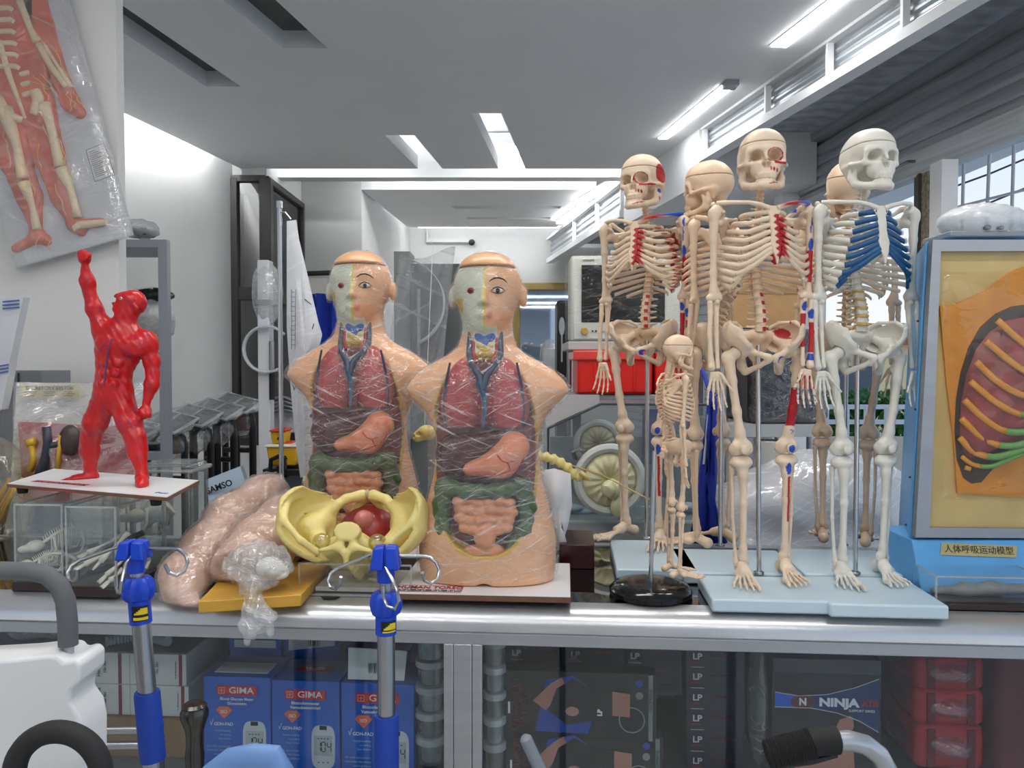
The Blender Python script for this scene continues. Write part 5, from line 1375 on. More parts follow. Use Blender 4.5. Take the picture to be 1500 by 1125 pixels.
def f_man(X):
    # legs: the one on the left of the photo stands farther back
    yl, yr = .045, -.045
    legL = chain(X, [mp(150, 594, .006), mp(140, 618, .016), mp(133, 640, .03), mp(132, 662, .038), mp(132, 692, yl)], [.025, .0225, .0178, .0168, .0115], .012)
    calf = els(X, mp(129, 655, .045), (.0168, .0185, .034))
    footL = chain(X, [mp(136, 698, yl), mp(112, 703, yl - .018), mp(92, 706, yl - .03)], [.013, .0095, .006], .01)
    legR = chain(X, [mp(180, 594, -.003), mp(190, 620, -.02), mp(198, 642, -.03), mp(201, 662, -.034), mp(208, 692, yr)], [.025, .0225, .0178, .0165, .0115], .012)
    calfR = els(X, mp(203, 655, -.026), (.0162, .0185, .034))
    footR = chain(X, [mp(208, 700, yr + .008), mp(208, 708, yr - .02), mp(206, 711, yr - .034)], [.0135, .011, .008], .01)
    tor = uns([els(X, mp(166, 578, .0), (.039, .030, .034)), els(X, mp(166, 550, 0), (.034, .026, .042)), els(X, mp(174, 512, 0), (.047, .032, .046)), els(X, mp(180, 492, 0), (.043, .028, .026))], .024)
    pecs = un(els(X, mp(160, 504, -.024), (.026, .014, .019)), els(X, mp(194, 508, -.024), (.027, .014, .020)), .004)
    abd = uns([els(X, mp(156 + 16 * i - 3 * j, 532 + 15 * j, -.027), (.0098, .008, .0088)) for i in (0, 1) for j in range(3)], .003)
    shl = uns([els(X, mp(150, 480, 0), (.021, .022, .024)), els(X, mp(217, 503, 0), (.020, .022, .026))], .01)
    armU = chain(X, [mp(151, 480, 0), mp(138, 452, -.004), mp(131, 426, -.006), mp(128, 412, -.01), mp(125, 392, -.016)], [.0168, .0150, .0114, .0134, .0084], .01)
    fistU = uns([els(X, mp(124, 377, -.018), (.0122, .014, .0145))] + [els(X, mp(118 + 4 * i, 371 + i, -.026), (.0045, .007, .007)) for i in range(4)] + [cap(X, mp(118, 382, -.026), mp(125, 379, -.032), .0042)], .004)
    armD = chain(X, [mp(217, 506, 0), mp(222, 530, 0), mp(224, 550, -.004), mp(222, 564, -.008), mp(215, 588, -.014)], [.0168, .0150, .0114, .0130, .0084], .01)
    fistD = uns([els(X, mp(213, 603, -.016), (.0122, .014, .0145))] + [els(X, mp(207 + 4 * i, 609 - .5 * i, -.024), (.0045, .007, .007)) for i in range(4)] + [cap(X, mp(206, 600, -.024), mp(211, 606, -.03), .0042)], .004)
    neck = chain(X, [mp(180, 484, 0), mp(184, 466, -.002), mp(188, 456, -.004)], [.027, .019, .019], .012)
    hd = uns([els(X, mp(197, 443, .002), (.0240, .0230, .0255)), els(X, mp(183, 441, -.003), (.0165, .0165, .0165))], .012)
    hd = un(hd, cap(X, mp(191, 457, -.003), mp(170, 453, -.004), .0115, .0072), .010)    # jaw and chin
    hd = un(hd, cap(X, mp(178, 429, -.004), mp(169.5, 433.5, -.005), .0026, .0042), .005)   # nose
    hd = un(hd, cap(X, mp(165.5, 444, -.005), mp(168, 447, -.009), .0034), .004)           # lips
    hd = sub(hd, els(X, mp(177, 437, -.0200), (.0050, .0045, .0040)), .004)
    hd = un(hd, els(X, mp(199, 450, -.0215), (.0050, .0035, .0080), Ry(rad(-25))), .003) # ear
    d = np.minimum(un(tor, legL, .012), un(tor, legR, .012))
    d = uns([d, calf, calfR, footL, footR], .006); d = un(d, pecs, .008); d = un(d, abd, .006); d = un(d, shl, .016)
    d = un(d, armU, .008); d = un(d, armD, .006); d = un(d, fistU, .006); d = un(d, fistD, .006); d = un(d, neck, .014); d = un(d, hd, .006)
    # muscle striations
    return np.maximum(d + .0005 * np.sin(X[0] * 420 + X[2] * 260 + X[1] * 200), -X[2])
V, Fc = nets(f_man, (-.13, -.11, 0), (.11, .10, .465), .0026)
def man_mat():
    m = mat('red_muscle_paint', (196, 22, 26), .28, var=.12, vscale=26, spec=.5)
    nt = m.node_tree; L = nt.links.new; b = nt.nodes['Principled BSDF']
    src = b.inputs['Base Color'].links[0].from_socket
    tc = nt.nodes.new('ShaderNodeTexCoord'); wv = nt.nodes.new('ShaderNodeTexWave'); wv.inputs['Scale'].default_value = 9; wv.inputs['Distortion'].default_value = 16; wv.inputs['Detail'].default_value = 3; wv.inputs['Detail Scale'].default_value = 2.2
    L(tc.outputs['Object'], wv.inputs['Vector'])
    r = nt.nodes.new('ShaderNodeMapRange'); r.inputs['From Min'].default_value = .965; r.inputs['From Max'].default_value = 1.; r.inputs['To Max'].default_value = .6
    L(wv.outputs['Fac'], r.inputs['Value'])
    mx = nt.nodes.new('ShaderNodeMix'); mx.data_type = 'RGBA'; L(r.outputs['Result'], mx.inputs['Factor']); L(src, mx.inputs['A']); mx.inputs['B'].default_value = (*lin((96, 50, 92)), 1)
    L(mx.outputs['Result'], b.inputs['Base Color'])
    return m
pm = pm0
mo = MB().add(smoothmesh(V, Fc, 1), Fc).build('muscle_body', man_mat(), mb, world=True, sharp=0); mo.location = (pm.x, YM, ZBd + .001)
o = MB().ell(mp(177, 437, -.0175), (.0036, .003, .003), 10).build('eye', M_eyew, mo)
o = MB().ell(mp(176, 436.6, -.0200), (.0016, .0014, .0018), 8).build('pupil', M_dk, o)
o = MB().tube([mp(164, 496, -.037), mp(158, 515, -.0375), mp(155, 540, -.036), mp(152, 566, -.033)], [.0014, .0018, .0018, .0012], 6).build('midline', mat('violet_paint', (92, 60, 110), .35), mo)

# acrylic cases with small animal skeletons
M_acr = film('clear_acrylic', (253, 254, 253), base=.022, gloss=.06, rough=.03, white=.008, bump=0, edge=1.)
M_acre = film('acrylic_edge', (226, 230, 226), base=.16, gloss=.25, rough=.1, white=.1, bump=0, edge=.3)
M_sbone = mat('small_bone_white', (236, 233, 222), .5, var=.08, vscale=60)
M_dwood = mat('dark_wood_base', (46, 32, 28), .35, var=.2, vscale=18, stretch=(1, 8, 8))
def case(px0, px1, pyb, ztop, dep, label, Yf=None, rz=0.):
    a = PZ(px0, pyb, ZT); c = PZ(px1, pyb, ZT); w_ = c.x - a.x; cx = (a.x + c.x) / 2
    t = thing('specimen_case', label, 'display case', (cx, a.y, ZT), rz, 'clear cases with small animal skeletons')
    MB().box((0, dep / 2, .009), (w_ + .012, dep + .012, .018)).build('base', M_dwood, t, bev=.003)
    h = ztop - ZT; th = .003; b = MB()
    b.box((0, .002, .018 + (h - .018) / 2), (w_, th, h - .018)); b.box((0, dep - .002, .018 + (h - .018) / 2), (w_, th, h - .018))
    for s in (-1, 1): b.box((s * (w_ / 2 - .0015), dep / 2, .018 + (h - .018) / 2), (th, dep - .006, h - .018))
    b.box((0, dep / 2, h - .0015), (w_, dep, th))
    ac = b.build('acrylic_cover', M_acr, t)
    b = MB(); w2 = w_ / 2
    for x in (-w2, w2):
        for y in (0, dep): b.box((x, y, (h + .018) / 2), (.0035, .0035, h - .018))
    for y in (0, dep): b.box((0, y, h), (w_, .0035, .0035))
    for x in (-w2, w2): b.box((x, dep / 2, h), (.0035, dep, .0035))
    b.build('cover_edge', M_acre, ac)
    return t, w_, dep, h
def beast(t, x0, y0, z0, x1, y1, z1, s=1., seed=1):
    """small quadruped skeleton lying along a line: skull, spine, ribs, legs"""
    rn = random.Random(seed); A = Vector((x0, y0, z0)); B = Vector((x1, y1, z1)); d = B - A
    side = Vector((-d.y, d.x, 0)).normalized(); n = 26
    pts = [A + d * (i / n) + Vector((0, 0, .018 * s * math.sin(PI * i / n))) for i in range(n + 1)]
    b = MB(); b.tube(pts, [(.0034 if i % 2 else .0022) * s for i in range(n + 1)], 6)
    for i in range(2, n): b.tube([pts[i], pts[i] + Vector((0, 0, .010 * s)) - d.normalized() * .004], [.0013 * s, .0005], 4)
    sp_ = b.build('spine', M_sbone, t, sharp=0)
    b = MB()
    for i in range(5, 17):
        for sg in (-1, 1):
            w_ = .017 * s * (1 - abs(i - 11) / 16)
            b.tube([pts[i], pts[i] + side * sg * w_ + Vector((0, 0, -.006 * s)), pts[i] + side * sg * w_ * .9 + Vector((0, 0, -.02 * s)), pts[i] + side * sg * .003 + Vector((0, 0, -.028 * s))], .0009 * s, 4)
    b.build('rib_cage', M_sbone, t, sharp=0)
    V, Fc = nets(lambda X: uns([els(X, (0, 0, 0), (.013 * s, .010 * s, .010 * s)), els(X, (-.014 * s, 0, -.003 * s), (.011 * s, .006 * s, .006 * s))], .005), (-.03 * s, -.015 * s, -.015 * s), (.02 * s, .015 * s, .015 * s), .0016 * s)
    o = MB().add(V, Fc).build('skull', M_sbone, t, sharp=0); o.location = A - d.normalized() * .008; o.rotation_euler = (0, 0, math.atan2(d.y, d.x))
    for i in (6, 19):
        for sg in (-1, 1):
            h = pts[i] + side * sg * .012 * s
            MB().tube([h, h + side * sg * .010 * s + Vector((.004, 0, -.018 * s)), h + side * sg * .014 * s + Vector((-.006, 0, -.034 * s)), h + side * sg * .016 * s + Vector((-.016 * s, 0, -.037 * s))], [.0026 * s, .0018 * s, .0017 * s, .0022 * s], 6).build('leg', M_sbone, t, sharp=0)
def bonebar(t, name, A, B, r, seed=0):
    A = Vector(A); B = Vector(B); n = 7
    pts = [A.lerp(B, i / (n - 1)) for i in range(n)]
    b = MB(); b.tube(pts, [r * q for q in (1.3, 1.0, .62, .55, .62, 1.1, 1.4)], 8)
    sd = (B - A).cross(Vector((0, 0, 1))).normalized()
    for j in range(-1, 2): b.tube([B, B + (B - A).normalized() * r * 4 + sd * j * r * 1.6], [r * .8, r * .4], 6)
    b.build(name, M_sbone, t, sharp=0)
t, w_, dp, h = case(22, 94, 866, 1.128, .17, 'clear acrylic case with a small lizard-like skeleton, left of the pair under the red figure', rz=-.07)
beast(t, -w_ * .42, .06, .075, w_ * .42, .12, .085, 1.25, 2)
b = MB(); b.tube([(-w_ * .4, .05, .05), (w_ * .4, .13, .062)], .0045, 8); b.build('support_bar', M_black, t)
beast(t, -w_ * .40, .03, .045, w_ * .44, .05, .05, .9, 8)
bonebar(t, 'limb_bone', (w_ * .1, .02, .028), (w_ * .4, .05, .04), .004); bonebar(t, 'limb_bone', (-w_ * .2, .03, .026), (w_ * .1, .04, .03), .0035)
t, w_, dp, h = case(97, 172, 874, 1.130, .17, 'clear acrylic case with white limb bones, directly behind the blue hooked pole', rz=-.07)
for i, (a, c) in enumerate((((w_ * .46, .05, .112), (w_ * .0, .03, .06)), ((w_ * .48, .07, .075), (w_ * .12, .03, .033)), ((w_ * .2, .10, .085), (-w_ * .4, .04, .05)), ((-w_ * .1, .12, .09), (-w_ * .46, .06, .068)), ((w_ * .46, .03, .045), (w_ * .3, .012, .028)))): bonebar(t, 'limb_bone', a, c, .0048)
b = MB(); b.tube([(w_ * .46, .06, .05), (-w_ * .4, .05, .03)], .006, 8); b.tube([(w_ * .46, .1, .10), (-w_ * .4, .1, .06)], .006, 8); b.build('support_bar', M_black, t)
t, w_, dp, h = case(150, 244, 838, 1.128, .12, 'clear acrylic case at the back with a small skull and ribs, under the red figure', rz=-.07)
beast(t, -w_ * .1, .05, .11, w_ * .40, .07, .11, 1.5, 5)
V, Fc = nets(lambda X: sub(sub(uns([els(X, (0, 0, .004), (.018, .020, .016)), els(X, (0, -.012, -.008), (.010, .013, .009))], .008), els([np.abs(X[0]), X[1], X[2]], (.0085, -.021, .004), (.006, .010, .006)), .002), els(X, (0, -.026, -.006), (.003, .006, .004)), .001), (-.022, -.03, -.022), (.022, .024, .024), .0016)
o = MB().add(V, Fc).build('skull', M_sbone, t, sharp=0); o.location = (-w_ * .32, .04, .145)
MB().tube([(-w_ * .32, .045, .018), (-w_ * .32, .045, .135)], .002, 6).build('skull_stand', M_steel, t)
# wrapped training limbs
M_limb = mat('limb_skin', (232, 190, 168), .4, var=.05, vscale=20, sss=.05)
M_limbfilm = film('limb_wrap', base=.03, gloss=.42, rough=.08, white=.01, streak=.20, sscale=160, bump=1., bscale=30, edge=.4)
L1 = [W(398, 716, 1.80), W(385, 728, 1.76), W(340, 762, 1.66), W(303, 806, 1.55), W(281, 838, 1.49), W(273, 856, 1.45)]
r1 = [.034, .044, .050, .046, .040, .036]
def f_leg(X):
    d = chain(X, [tuple(p) for p in L1], r1, .03)
    ft = [W(262, 842, 1.46), W(266, 868, 1.42), W(275, 884, 1.40)]
    d = un(d, chain(X, [tuple(p) for p in ft], [.034, .026, .015], .02), .03)
    for i in range(5):
        a = W(262 + 6 * i, 872 + 1 * i, 1.405); c = W(270 + 5 * i, 888 - i, 1.385); d = un(d, cap(X, tuple(a), tuple(c), .0085 - .0004 * i, .0068), .003)
    return np.maximum(d, ZT + .001 - X[2])
lo = [min(p[i] for p in L1) - .07 for i in range(3)]; hi = [max(p[i] for p in L1) + .06 for i in range(3)]; lo[1] -= .06; lo[2] -= .02
lo = np.array(lo); hi = np.array(hi)
V, Fc = nets(f_leg, lo, hi, .005)
lt = thing('leg_model', 'pink training leg wrapped in clear plastic, its foot left of the yellow board', 'leg model', tuple(W(300, 870, 1.46)))
MB().add(smoothmesh(V, Fc), Fc).build('leg_body', M_limb, lt, world=True, sharp=0)
V, Fc = nets(lambda X: np.maximum(f_leg(X) - .0045 + .002 * np.sin(X[0] * 130 + X[2] * 60) * np.sin(X[2] * 150 + X[1] * 90) + .0028 * np.sin(X[0] * 330 - X[2] * 250 + 3 * np.sin(X[1] * 60)) * np.sin(X[1] * 180 + X[2] * 240), ZT + .0006 - X[2]), lo - .01, hi + .01, .0044)
MB().add(V, Fc).build('plastic_wrap', M_limbfilm, lt, world=True, sharp=0, label='crumpled clear plastic wrap')
yb0 = [PZ(290, 881, ZT + .022), PZ(441, 871, ZT + .022)]
yt = thing('yellow_board', 'thick yellow wooden board under the wrapped limbs', 'board', (*((yb0[0] + yb0[1]) / 2).xy, ZT))
bq = [yb0[0], yb0[1], PZ(485, 822, ZT + .022), PZ(345, 825, ZT + .022)]
MB().hexa([p + Vector((0, 0, -.0215)) for p in bq] + bq).build('board', mat('yellow_board_paint', (206, 158, 62), .4, var=.08, vscale=12, stretch=(1, 6, 6)), yt, world=True, bev=.002)
L2 = [W(445, 752, 1.74), W(418, 768, 1.68), W(385, 800, 1.58), W(362, 830, 1.50), W(352, 842, 1.47)]
r2 = [.052, .058, .060, .058, .056]
def f_arm(X):
    d = chain(X, [tuple(p) for p in L2], r2, .03)
    e = np.array(L2[-1]); n = (np.array(L2[-1]) - np.array(L2[-2])); n /= np.linalg.norm(n)
    d = np.maximum(d, (X[0] - e[0]) * n[0] + (X[1] - e[1]) * n[1] + (X[2] - e[2]) * n[2] - .012)
    return np.maximum(d, ZT + .024 - X[2])
lo = np.array([min(p[i] for p in L2) - .07 for i in range(3)]); hi = np.array([max(p[i] for p in L2) + .07 for i in range(3)])
V, Fc = nets(f_arm, lo, hi, .005)
at_ = thing('limb_model', 'pink training limb with a dark red stitched seam, lying on the yellow board', 'limb model', tuple(W(370, 860, 1.52)))
MB().add(smoothmesh(V, Fc), Fc).build('limb_body', M_limb, at_, world=True, sharp=0)
def ringpts(c, ax, r, n=40, a0=0, a1=2 * PI):
    ax = Vector(ax).normalized(); u = ax.orthogonal().normalized(); v = ax.cross(u)
    return [Vector(c) + u * (r * math.cos(a0 + (a1 - a0) * i / n)) + v * (r * math.sin(a0 + (a1 - a0) * i / n)) for i in range(n + 1)]
cR = L2[2]; ax = L2[2] - L2[3]
b = MB(); b.tube(ringpts(cR, ax, .0635), .0016, 6)
rp = ringpts(cR, ax, .0645, 60); axn = Vector(ax).normalized() * .0045
for p in rp[::1]: b.tube([p - axn, p + axn], .0013, 4)
b.build('stitched_seam', mat('dark_red_thread', (110, 26, 34), .6), at_, world=True, sharp=0)
V, Fc = nets(lambda X: np.maximum(f_arm(X) - .008 + .004 * np.sin(X[0] * 110 + X[2] * 80) * np.sin(X[2] * 140 + X[1] * 90), ZT + .0232 - X[2] + .0026 * np.sin(X[0] * 340 - X[2] * 260 + 3 * np.sin(X[1] * 70)) * np.sin(X[1] * 190 + X[2] * 250)), lo - .012, hi + .012, .0046)
MB().add(V, Fc).build('plastic_wrap', M_limbfilm, at_, world=True, sharp=0, label='loose clear plastic bag')
# small skull in a knotted bag in front of the limb
sk = thing('bagged_skull', 'small white skull in a knotted clear bag hanging over the counter edge', 'skull model', tuple(W(385, 846, 1.40)))
V, Fc = nets(lambda X: sub(sub(uns([els(X, (0, 0, 0), (.026, .022, .020)), els(X, (.02, -.006, -.008), (.016, .013, .011))], .01), els(X, (.012, -.024, .002), (.007, .008, .006)), .002), els(X, (.028, -.018, -.004), (.004, .006, .004)), .002), (-.03, -.03, -.025), (.04, .025, .024), .0022)
o = MB().add(V, Fc).build('skull', M_sbone, sk, world=True, sharp=0); o.location = W(396, 832, 1.405)
def f_sac_(X):
    c = W(378, 826, 1.405)
    d = uns([els(X, tuple(c), (.062, .040, .040)), chain(X, [tuple(W(372, 858, 1.39)), tuple(W(371, 874, 1.365)), tuple(W(374, 888, 1.345)), tuple(W(368, 915, 1.338)), tuple(W(362, 938, 1.336))], [.026, .013, .014, .020, .008], .012), chain(X, [tuple(W(374, 886, 1.345)), tuple(W(388, 905, 1.338)), tuple(W(398, 925, 1.336))], [.010, .016, .006], .01)], .02)
    return d + .0045 * np.sin(X[0] * 150 + X[2] * 70) * np.sin(X[2] * 120 - X[0] * 90) + .002 * np.sin(X[0] * 420 + 60 * X[2])
c = W(378, 826, 1.405)
V, Fc = nets(f_sac_, (c.x - .075, 1.30, W(0, 946, 1.34).z), (c.x + .08, 1.46, c.z + .06), .004)
MB().add(V, Fc).build('clear_bag', film('knotted_bag', base=.12, gloss=.35, rough=.14, white=.08, streak=.3, sscale=80, bump=1., bscale=30, edge=.35), sk, world=True, sharp=0)
# yellow pelvis on a clear case
M_ypel = mat('yellow_bone', (230, 212, 136), .42, var=.06, vscale=20)
pc = thing('clear_case', 'low clear acrylic case carrying the yellow pelvis', 'case', (*PZ(520, 874, ZT).xy, ZT), CA)
MB().box((0, .09, .031), (.215, .18, .0605)).build('acrylic_block', M_acr, pc, bev=.002)
b = MB(); w2 = .1075
for x in (-w2, w2):
    for y in (0, .18): b.box((x, y, .031), (.003, .003, .06))
for z in (.002, .061):
    for y in (0, .18): b.box((0, y, z), (.215, .003, .003))
b.build('case_edge', M_acre, pc)
MB().box((0, .09, .006), (.17, .13, .008)).build('contents', mat('pale_card', (190, 190, 182), .6, var=.2, vscale=20), pc)
MB().prism([(-.042, .004), (-.034, -.008), (-.012, -.008), (-.006, .004)], .0, .002, M=T(-.02, -.014, .001)).build('black_clip', M_black, pc)
pv = thing('pelvis_model', 'yellow pelvis model with a red lining in front of the rear torso', 'pelvis model', (*PZ(528, 850, ZT + .06).xy, ZT + .062))
pcn = W(527, 768, 1.53)
Rp = Rz(PI) @ Rx(rad(-66)) ; Mx = T(pcn) @ Rz(rad(-4)) @ Rp @ SCL(1.86, 1.72, 1.86) @ T(0, .0, -.455)
MB().add(*SK['pelvis'], 0).build('hip_bones', M_ypel, pv, world=True, sharp=0, M=Mx)
MB().add(*SK['sacrum'], 0).build('sacrum', M_ypel, pv, world=True, sharp=0, M=Mx)
MB().add(SK['vert'][0] * np.array([.0145, .013, .0105]) + np.array([0, .018, .4955]), SK['vert'][1]).build('vertebra', M_ypel, pv, world=True, sharp=0, M=Mx)
MB().ell((0, .002, .405), (.036, .038, .038), 24).build('pelvic_floor', mat('red_lining', (148, 46, 44), .3, var=.1), pv, world=True, M=Mx)
MB().ell((0, -.008, .436), (.011, .013, .020), 16).build('organ', mat('rose_organ', (196, 120, 116), .3), pv, world=True, M=Mx)
for s in (-1, 1): MB().ell((s * .029, .027, .487), (.0095, .0095, .0095), 16).build('nerve_disc', film('clear_dome', (240, 236, 200), base=.12, gloss=.4, rough=.05, bump=0, wcol=(220, 214, 150)), pv, world=True, M=Mx)
MB().ell((0, -.041, .434), (.003, .006, .008), 10).build('symphysis', mat('grey_cartilage', (186, 178, 150), .4), pv, world=True, M=Mx)

# ------------------------------------------------------------------ infusion poles in the foreground
M_pblue = mat('blue_plastic', (14, 66, 196), .35, spec=.5)
M_sleeve = mat('blue_foam_sleeve', (16, 60, 160), .6)
def ivpole(px, Y, ys, wpx, lean, label):
    """ys: hub top, hub bottom, stem bottom, knob top, knob bottom, collar bottom, sleeve top, sleeve bottom"""
    S = Y / F; z = lambda y: P(px, y, Y).z; x0 = P(px, ys[0], Y).x
    t = thing('infusion_pole', label, 'infusion pole', (x0, Y, 0))
    t.rotation_euler = (0, 0, 0)
    cx = lambda y: lean * (ys[0] - y) * -S   # sideways drift of the slightly leaning tube
    R = wpx / 2 * S
    h0, h1, st, k0, k1, c1, s0, s1 = ys
    b = MB()
    wt, wb = 16.5 * S, 21.5 * S
    for sg in (-1, 1):
        for sy in (-1, 1):
            g = .0012
            b.hexa([(sg * g, sy * g, z(h1)), (sg * wb, sy * g, z(h1)), (sg * wb, sy * wb * .8, z(h1)), (sg * g, sy * wb * .8, z(h1))][::(1 if sg * sy > 0 else -1)] + [(sg * g, sy * g, z(h0)), (sg * wt, sy * g, z(h0) - .002), (sg * wt, sy * wt * .8, z(h0) - .002), (sg * g, sy * wt * .8, z(h0) - .001)][::(1 if sg * sy > 0 else -1)])
    hb = b.build('hub', M_pblue, t, bev=.002)
    MB().box((0, 0, (z(h0) + z(h1)) / 2 - .003), (wt * 1.5, wt * 1.2, (z(h0) - z(h1)) * .7)).build('hub_core', M_pblue, hb)
    MB().lathe([(13 * S, z(st)), (13.5 * S, z(h1) - .001), (14 * S, z(h1) + .003)], 20, (cx(st) * .5, 0, 0)).build('stem', M_pblue, t)
    rw = 2.6 * S
    for sg, dy in ((-1, -4), (1, 0)):
        zz = z(h1) + (z(h0) - z(h1)) * .45
        if sg < 0: L_ = [(-24, 4), (-48, -4), (-74, -13), (-84, -20), (-87, -29), (-82, -37), (-73, -38), (-65, -31), (-62, -18)]
        else: L_ = [(22, 2), (60, 3), (72, 2), (82, -4), (87, -14), (84, -25), (75, -30), (66, -25), (63, -12)]
        if label.startswith('right'): L_ = [(x * .93, y) for x, y in L_]
        MB().tube([(x * S, -.004 * i, zz + (y - 0) * S) for i, (x, y) in enumerate(L_)], rw, 8).build('hook', M_steel, t)
    zz = z(h1) + .004
    MB().tube([(2 * S, -wb * .7, zz), (3 * S, -wb * 1.5, zz - 6 * S), (5 * S, -wb * 2.2, zz - 26 * S), (2 * S, -wb * 2.1, zz - 42 * S), (-5 * S, -wb * 1.7, zz - 46 * S), (-12 * S, -wb * 1.3, zz - 40 * S), (-14 * S, -wb * 1.2, zz - 24 * S)] if not label.startswith('right') else [(2 * S, -wb * .6, zz), (12 * S, -wb * 1.2, zz - 12 * S), (22 * S, -wb * 1.9, zz - 24 * S), (26 * S, -wb * 2.1, zz - 40 * S), (20 * S, -wb * 2., zz - 52 * S), (8 * S, -wb * 1.7, zz - 50 * S), (1 * S, -wb * 1.4, zz - 38 * S), (0, -wb * 1.3, zz - 24 * S)], rw, 8).build('hook', M_steel, t)
    MB().tube([(0, wb * .7, zz), (0, wb * 1.8, zz), (0, wb * 2.2, zz - 20 * S), (0, wb * 1.7, zz - 30 * S)], rw, 8).build('hook', M_steel, t)
    # inner rod, ribbed knob, collar, tube, sleeve, tube down to a wheeled foot
    MB().tube([(cx(st), 0, z(st) + .003), (cx(k0), 0, z(k0) - .004)], R * .72, 16).build('inner_rod', M_steel, t)
    b = MB(); n = 36; V = []; pr_ = [(.75, 0), (1.02, .12), (1.16, .35), (1.16, .62), (1.0, .88), (.8, 1)]
    kr = 20 * S
    for f_, u in pr_:
        for j in range(n): V.append((cx((k0 + k1) / 2) + kr * f_ * (1 + (.11 if j % 3 == 0 else 0) * 1) * math.cos(2 * PI * j / n) * .93, kr * f_ * (1 + (.11 if j % 3 == 0 else 0)) * math.sin(2 * PI * j / n) * .93, z(k1) + (z(k0) - z(k1)) * u))
    b.add(V, [(i * n + j, i * n + (j + 1) % n, (i + 1) * n + (j + 1) % n, (i + 1) * n + j) for i in range(5) for j in range(n)] + [tuple(reversed(range(n))), tuple(range(5 * n, 6 * n))])
    b.build('knob', M_pblue, t, sharp=25)
    co_ = MB().tube([(cx(k1), 0, z(k1) + .002), (cx(c1), 0, z(c1))], R * 1.19, 24).build('collar', M_pblue, t)
    def wrapband(y0, y1, a0, a1, rr, m_, nm):
        V = []; n_ = 12
        for i in range(n_ + 1):
            a = a0 + (a1 - a0) * i / n_
            for y in (y0, y1):
                for r_ in (rr, rr + .0006): V.append((cx((y0 + y1) / 2) + r_ * math.sin(a), -r_ * math.cos(a), z(y)))
        Fc = []
        for i in range(n_):
            q = i * 4; r_ = q + 4
            Fc += [(q + 1, q + 3, r_ + 3, r_ + 1), (q, r_, r_ + 2, q + 2), (q, q + 1, r_ + 1, r_), (q + 2, r_ + 2, r_ + 3, q + 3)]
        MB().add(V, Fc).build(nm, m_, co_)
    wrapband(k1 + 4, c1 - 6, -.3, 1.2, R * 1.19, mat('label_black', (20, 20, 18), .4), 'label')
    M_yl = mat('label_yellow', (226, 200, 40), .4)
    wrapband(k1 + 20, c1 - 8, -.15, 1.1, R * 1.19 + .0006, M_yl, 'label_stripe')
    for i in range(4): wrapband(k1 + 7 + 2.2 * i, k1 + 9.4 + 2.2 * i, .5 - .18 * i, 1.1 - .0 * i, R * 1.19 + .0006, M_yl, 'label_arrow')
    MB().tube([(cx(c1), 0, z(c1) + .002), (cx(s0), 0, z(s0))], R, 24).build('upper_tube', M_steel, t)
    MB().tube([(cx(s0), 0, z(s0) - .0), (cx(s0), 0, z(s0) - .003), (cx(s1), 0, z(s1))], [R * 1.32, R * 1.4, R * 1.4], 24).build('sleeve', M_sleeve, t)
    MB().tube([(cx(s1), 0, z(s1)), (cx(s1), 0, .06)], R * 1.1, 20).build('lower_tube', M_steel, t)
    b = MB()
    for i in range(5): a = 2 * PI * i / 5; b.tube([(cx(s1), 0, .075), (cx(s1) + 0.09 * math.cos(a), 0.09 * math.sin(a), .05)], [.016, .012], 8)
    b.build('foot', M_black, t)
    for i in range(5):
        a = 2 * PI * i / 5; MB().lathe([(.025, -.01), (.025, .01)], 14, M=T(cx(s1) + 0.09 * math.cos(a), 0.09 * math.sin(a), .025) @ Rx(PI / 2)).build('caster', M_rub, t)
    return t
ivpole(196, .94, (790, 818, 838, 845, 880, 912, 1013, 1112), 26, .075, 'left infusion pole with a blue hub and steel hooks, before the clear cases')
ivpole(565, .94, (798, 832, 852, 866, 902, 928, 1047, 1150), 26, .0, 'right infusion pole with a blue hub and steel hooks, before the glucose meter boxes')
# commode chair / walker at bottom left
M_greyfoam = mat('grey_foam_grip', (92, 96, 100), .65, bump=.1, bscale=200)
M_wplast = mat('white_moulded_plastic', (222, 224, 226), .4)
Yc = .80
cht = thing('commode_chair', 'white moulded chair with a thick grey foam arm bar at the left edge', 'chair', (P(50, 1125, Yc).x, Yc, 0))
pts = [P(-120, 836, Yc), P(0, 836, Yc), P(45, 837, Yc), P(70, 843, Yc), P(87, 858, Yc), P(96, 880, Yc), P(99, 910, Yc), P(100, 945, Yc)]
MB().tube(pts, 13.6 * Yc / F, 18).build('arm_bar', M_greyfoam, cht, world=True)
MB().tube([P(100, 943, Yc), P(100, 985, Yc)], 7.8 * Yc / F, 14).build('arm_tube', M_alu, cht, world=True)
MB().tube([P(100, 985, Yc), Vector((P(100, 985, Yc).x, Yc, .03))], 7.8 * Yc / F, 14).build('leg', M_alu, cht, world=True)
MB().tube([P(-120, 836, Yc), Vector((P(-120, 985, Yc).x, Yc, .03))], 7.8 * Yc / F, 14).build('leg', M_alu, cht, world=True)
ol = [(-140, 975), (20, 966), (70, 960), (85, 962), (92, 970), (110, 966), (118, 974), (117, 1000), (104, 1012), (102, 1030), (116, 1050), (121, 1075), (121, 1180), (-140, 1180)]
b = MB(); fr_ = [P(x, y, Yc - .02) for x, y in ol]; n = len(ol)
V = [tuple(p) for p in fr_] + [(p.x, p.y + .05, p.z) for p in fr_]
b.add(V, [tuple(reversed(range(n))), tuple(range(n, 2 * n))] + [(i, (i + 1) % n, n + (i + 1) % n, n + i) for i in range(n)])
b.build('back_panel', M_wplast, cht, world=True, bev=.006, bseg=3)
Yw = .70
cw = P(85, 1135, Yw); rr = 65 * Yw / F
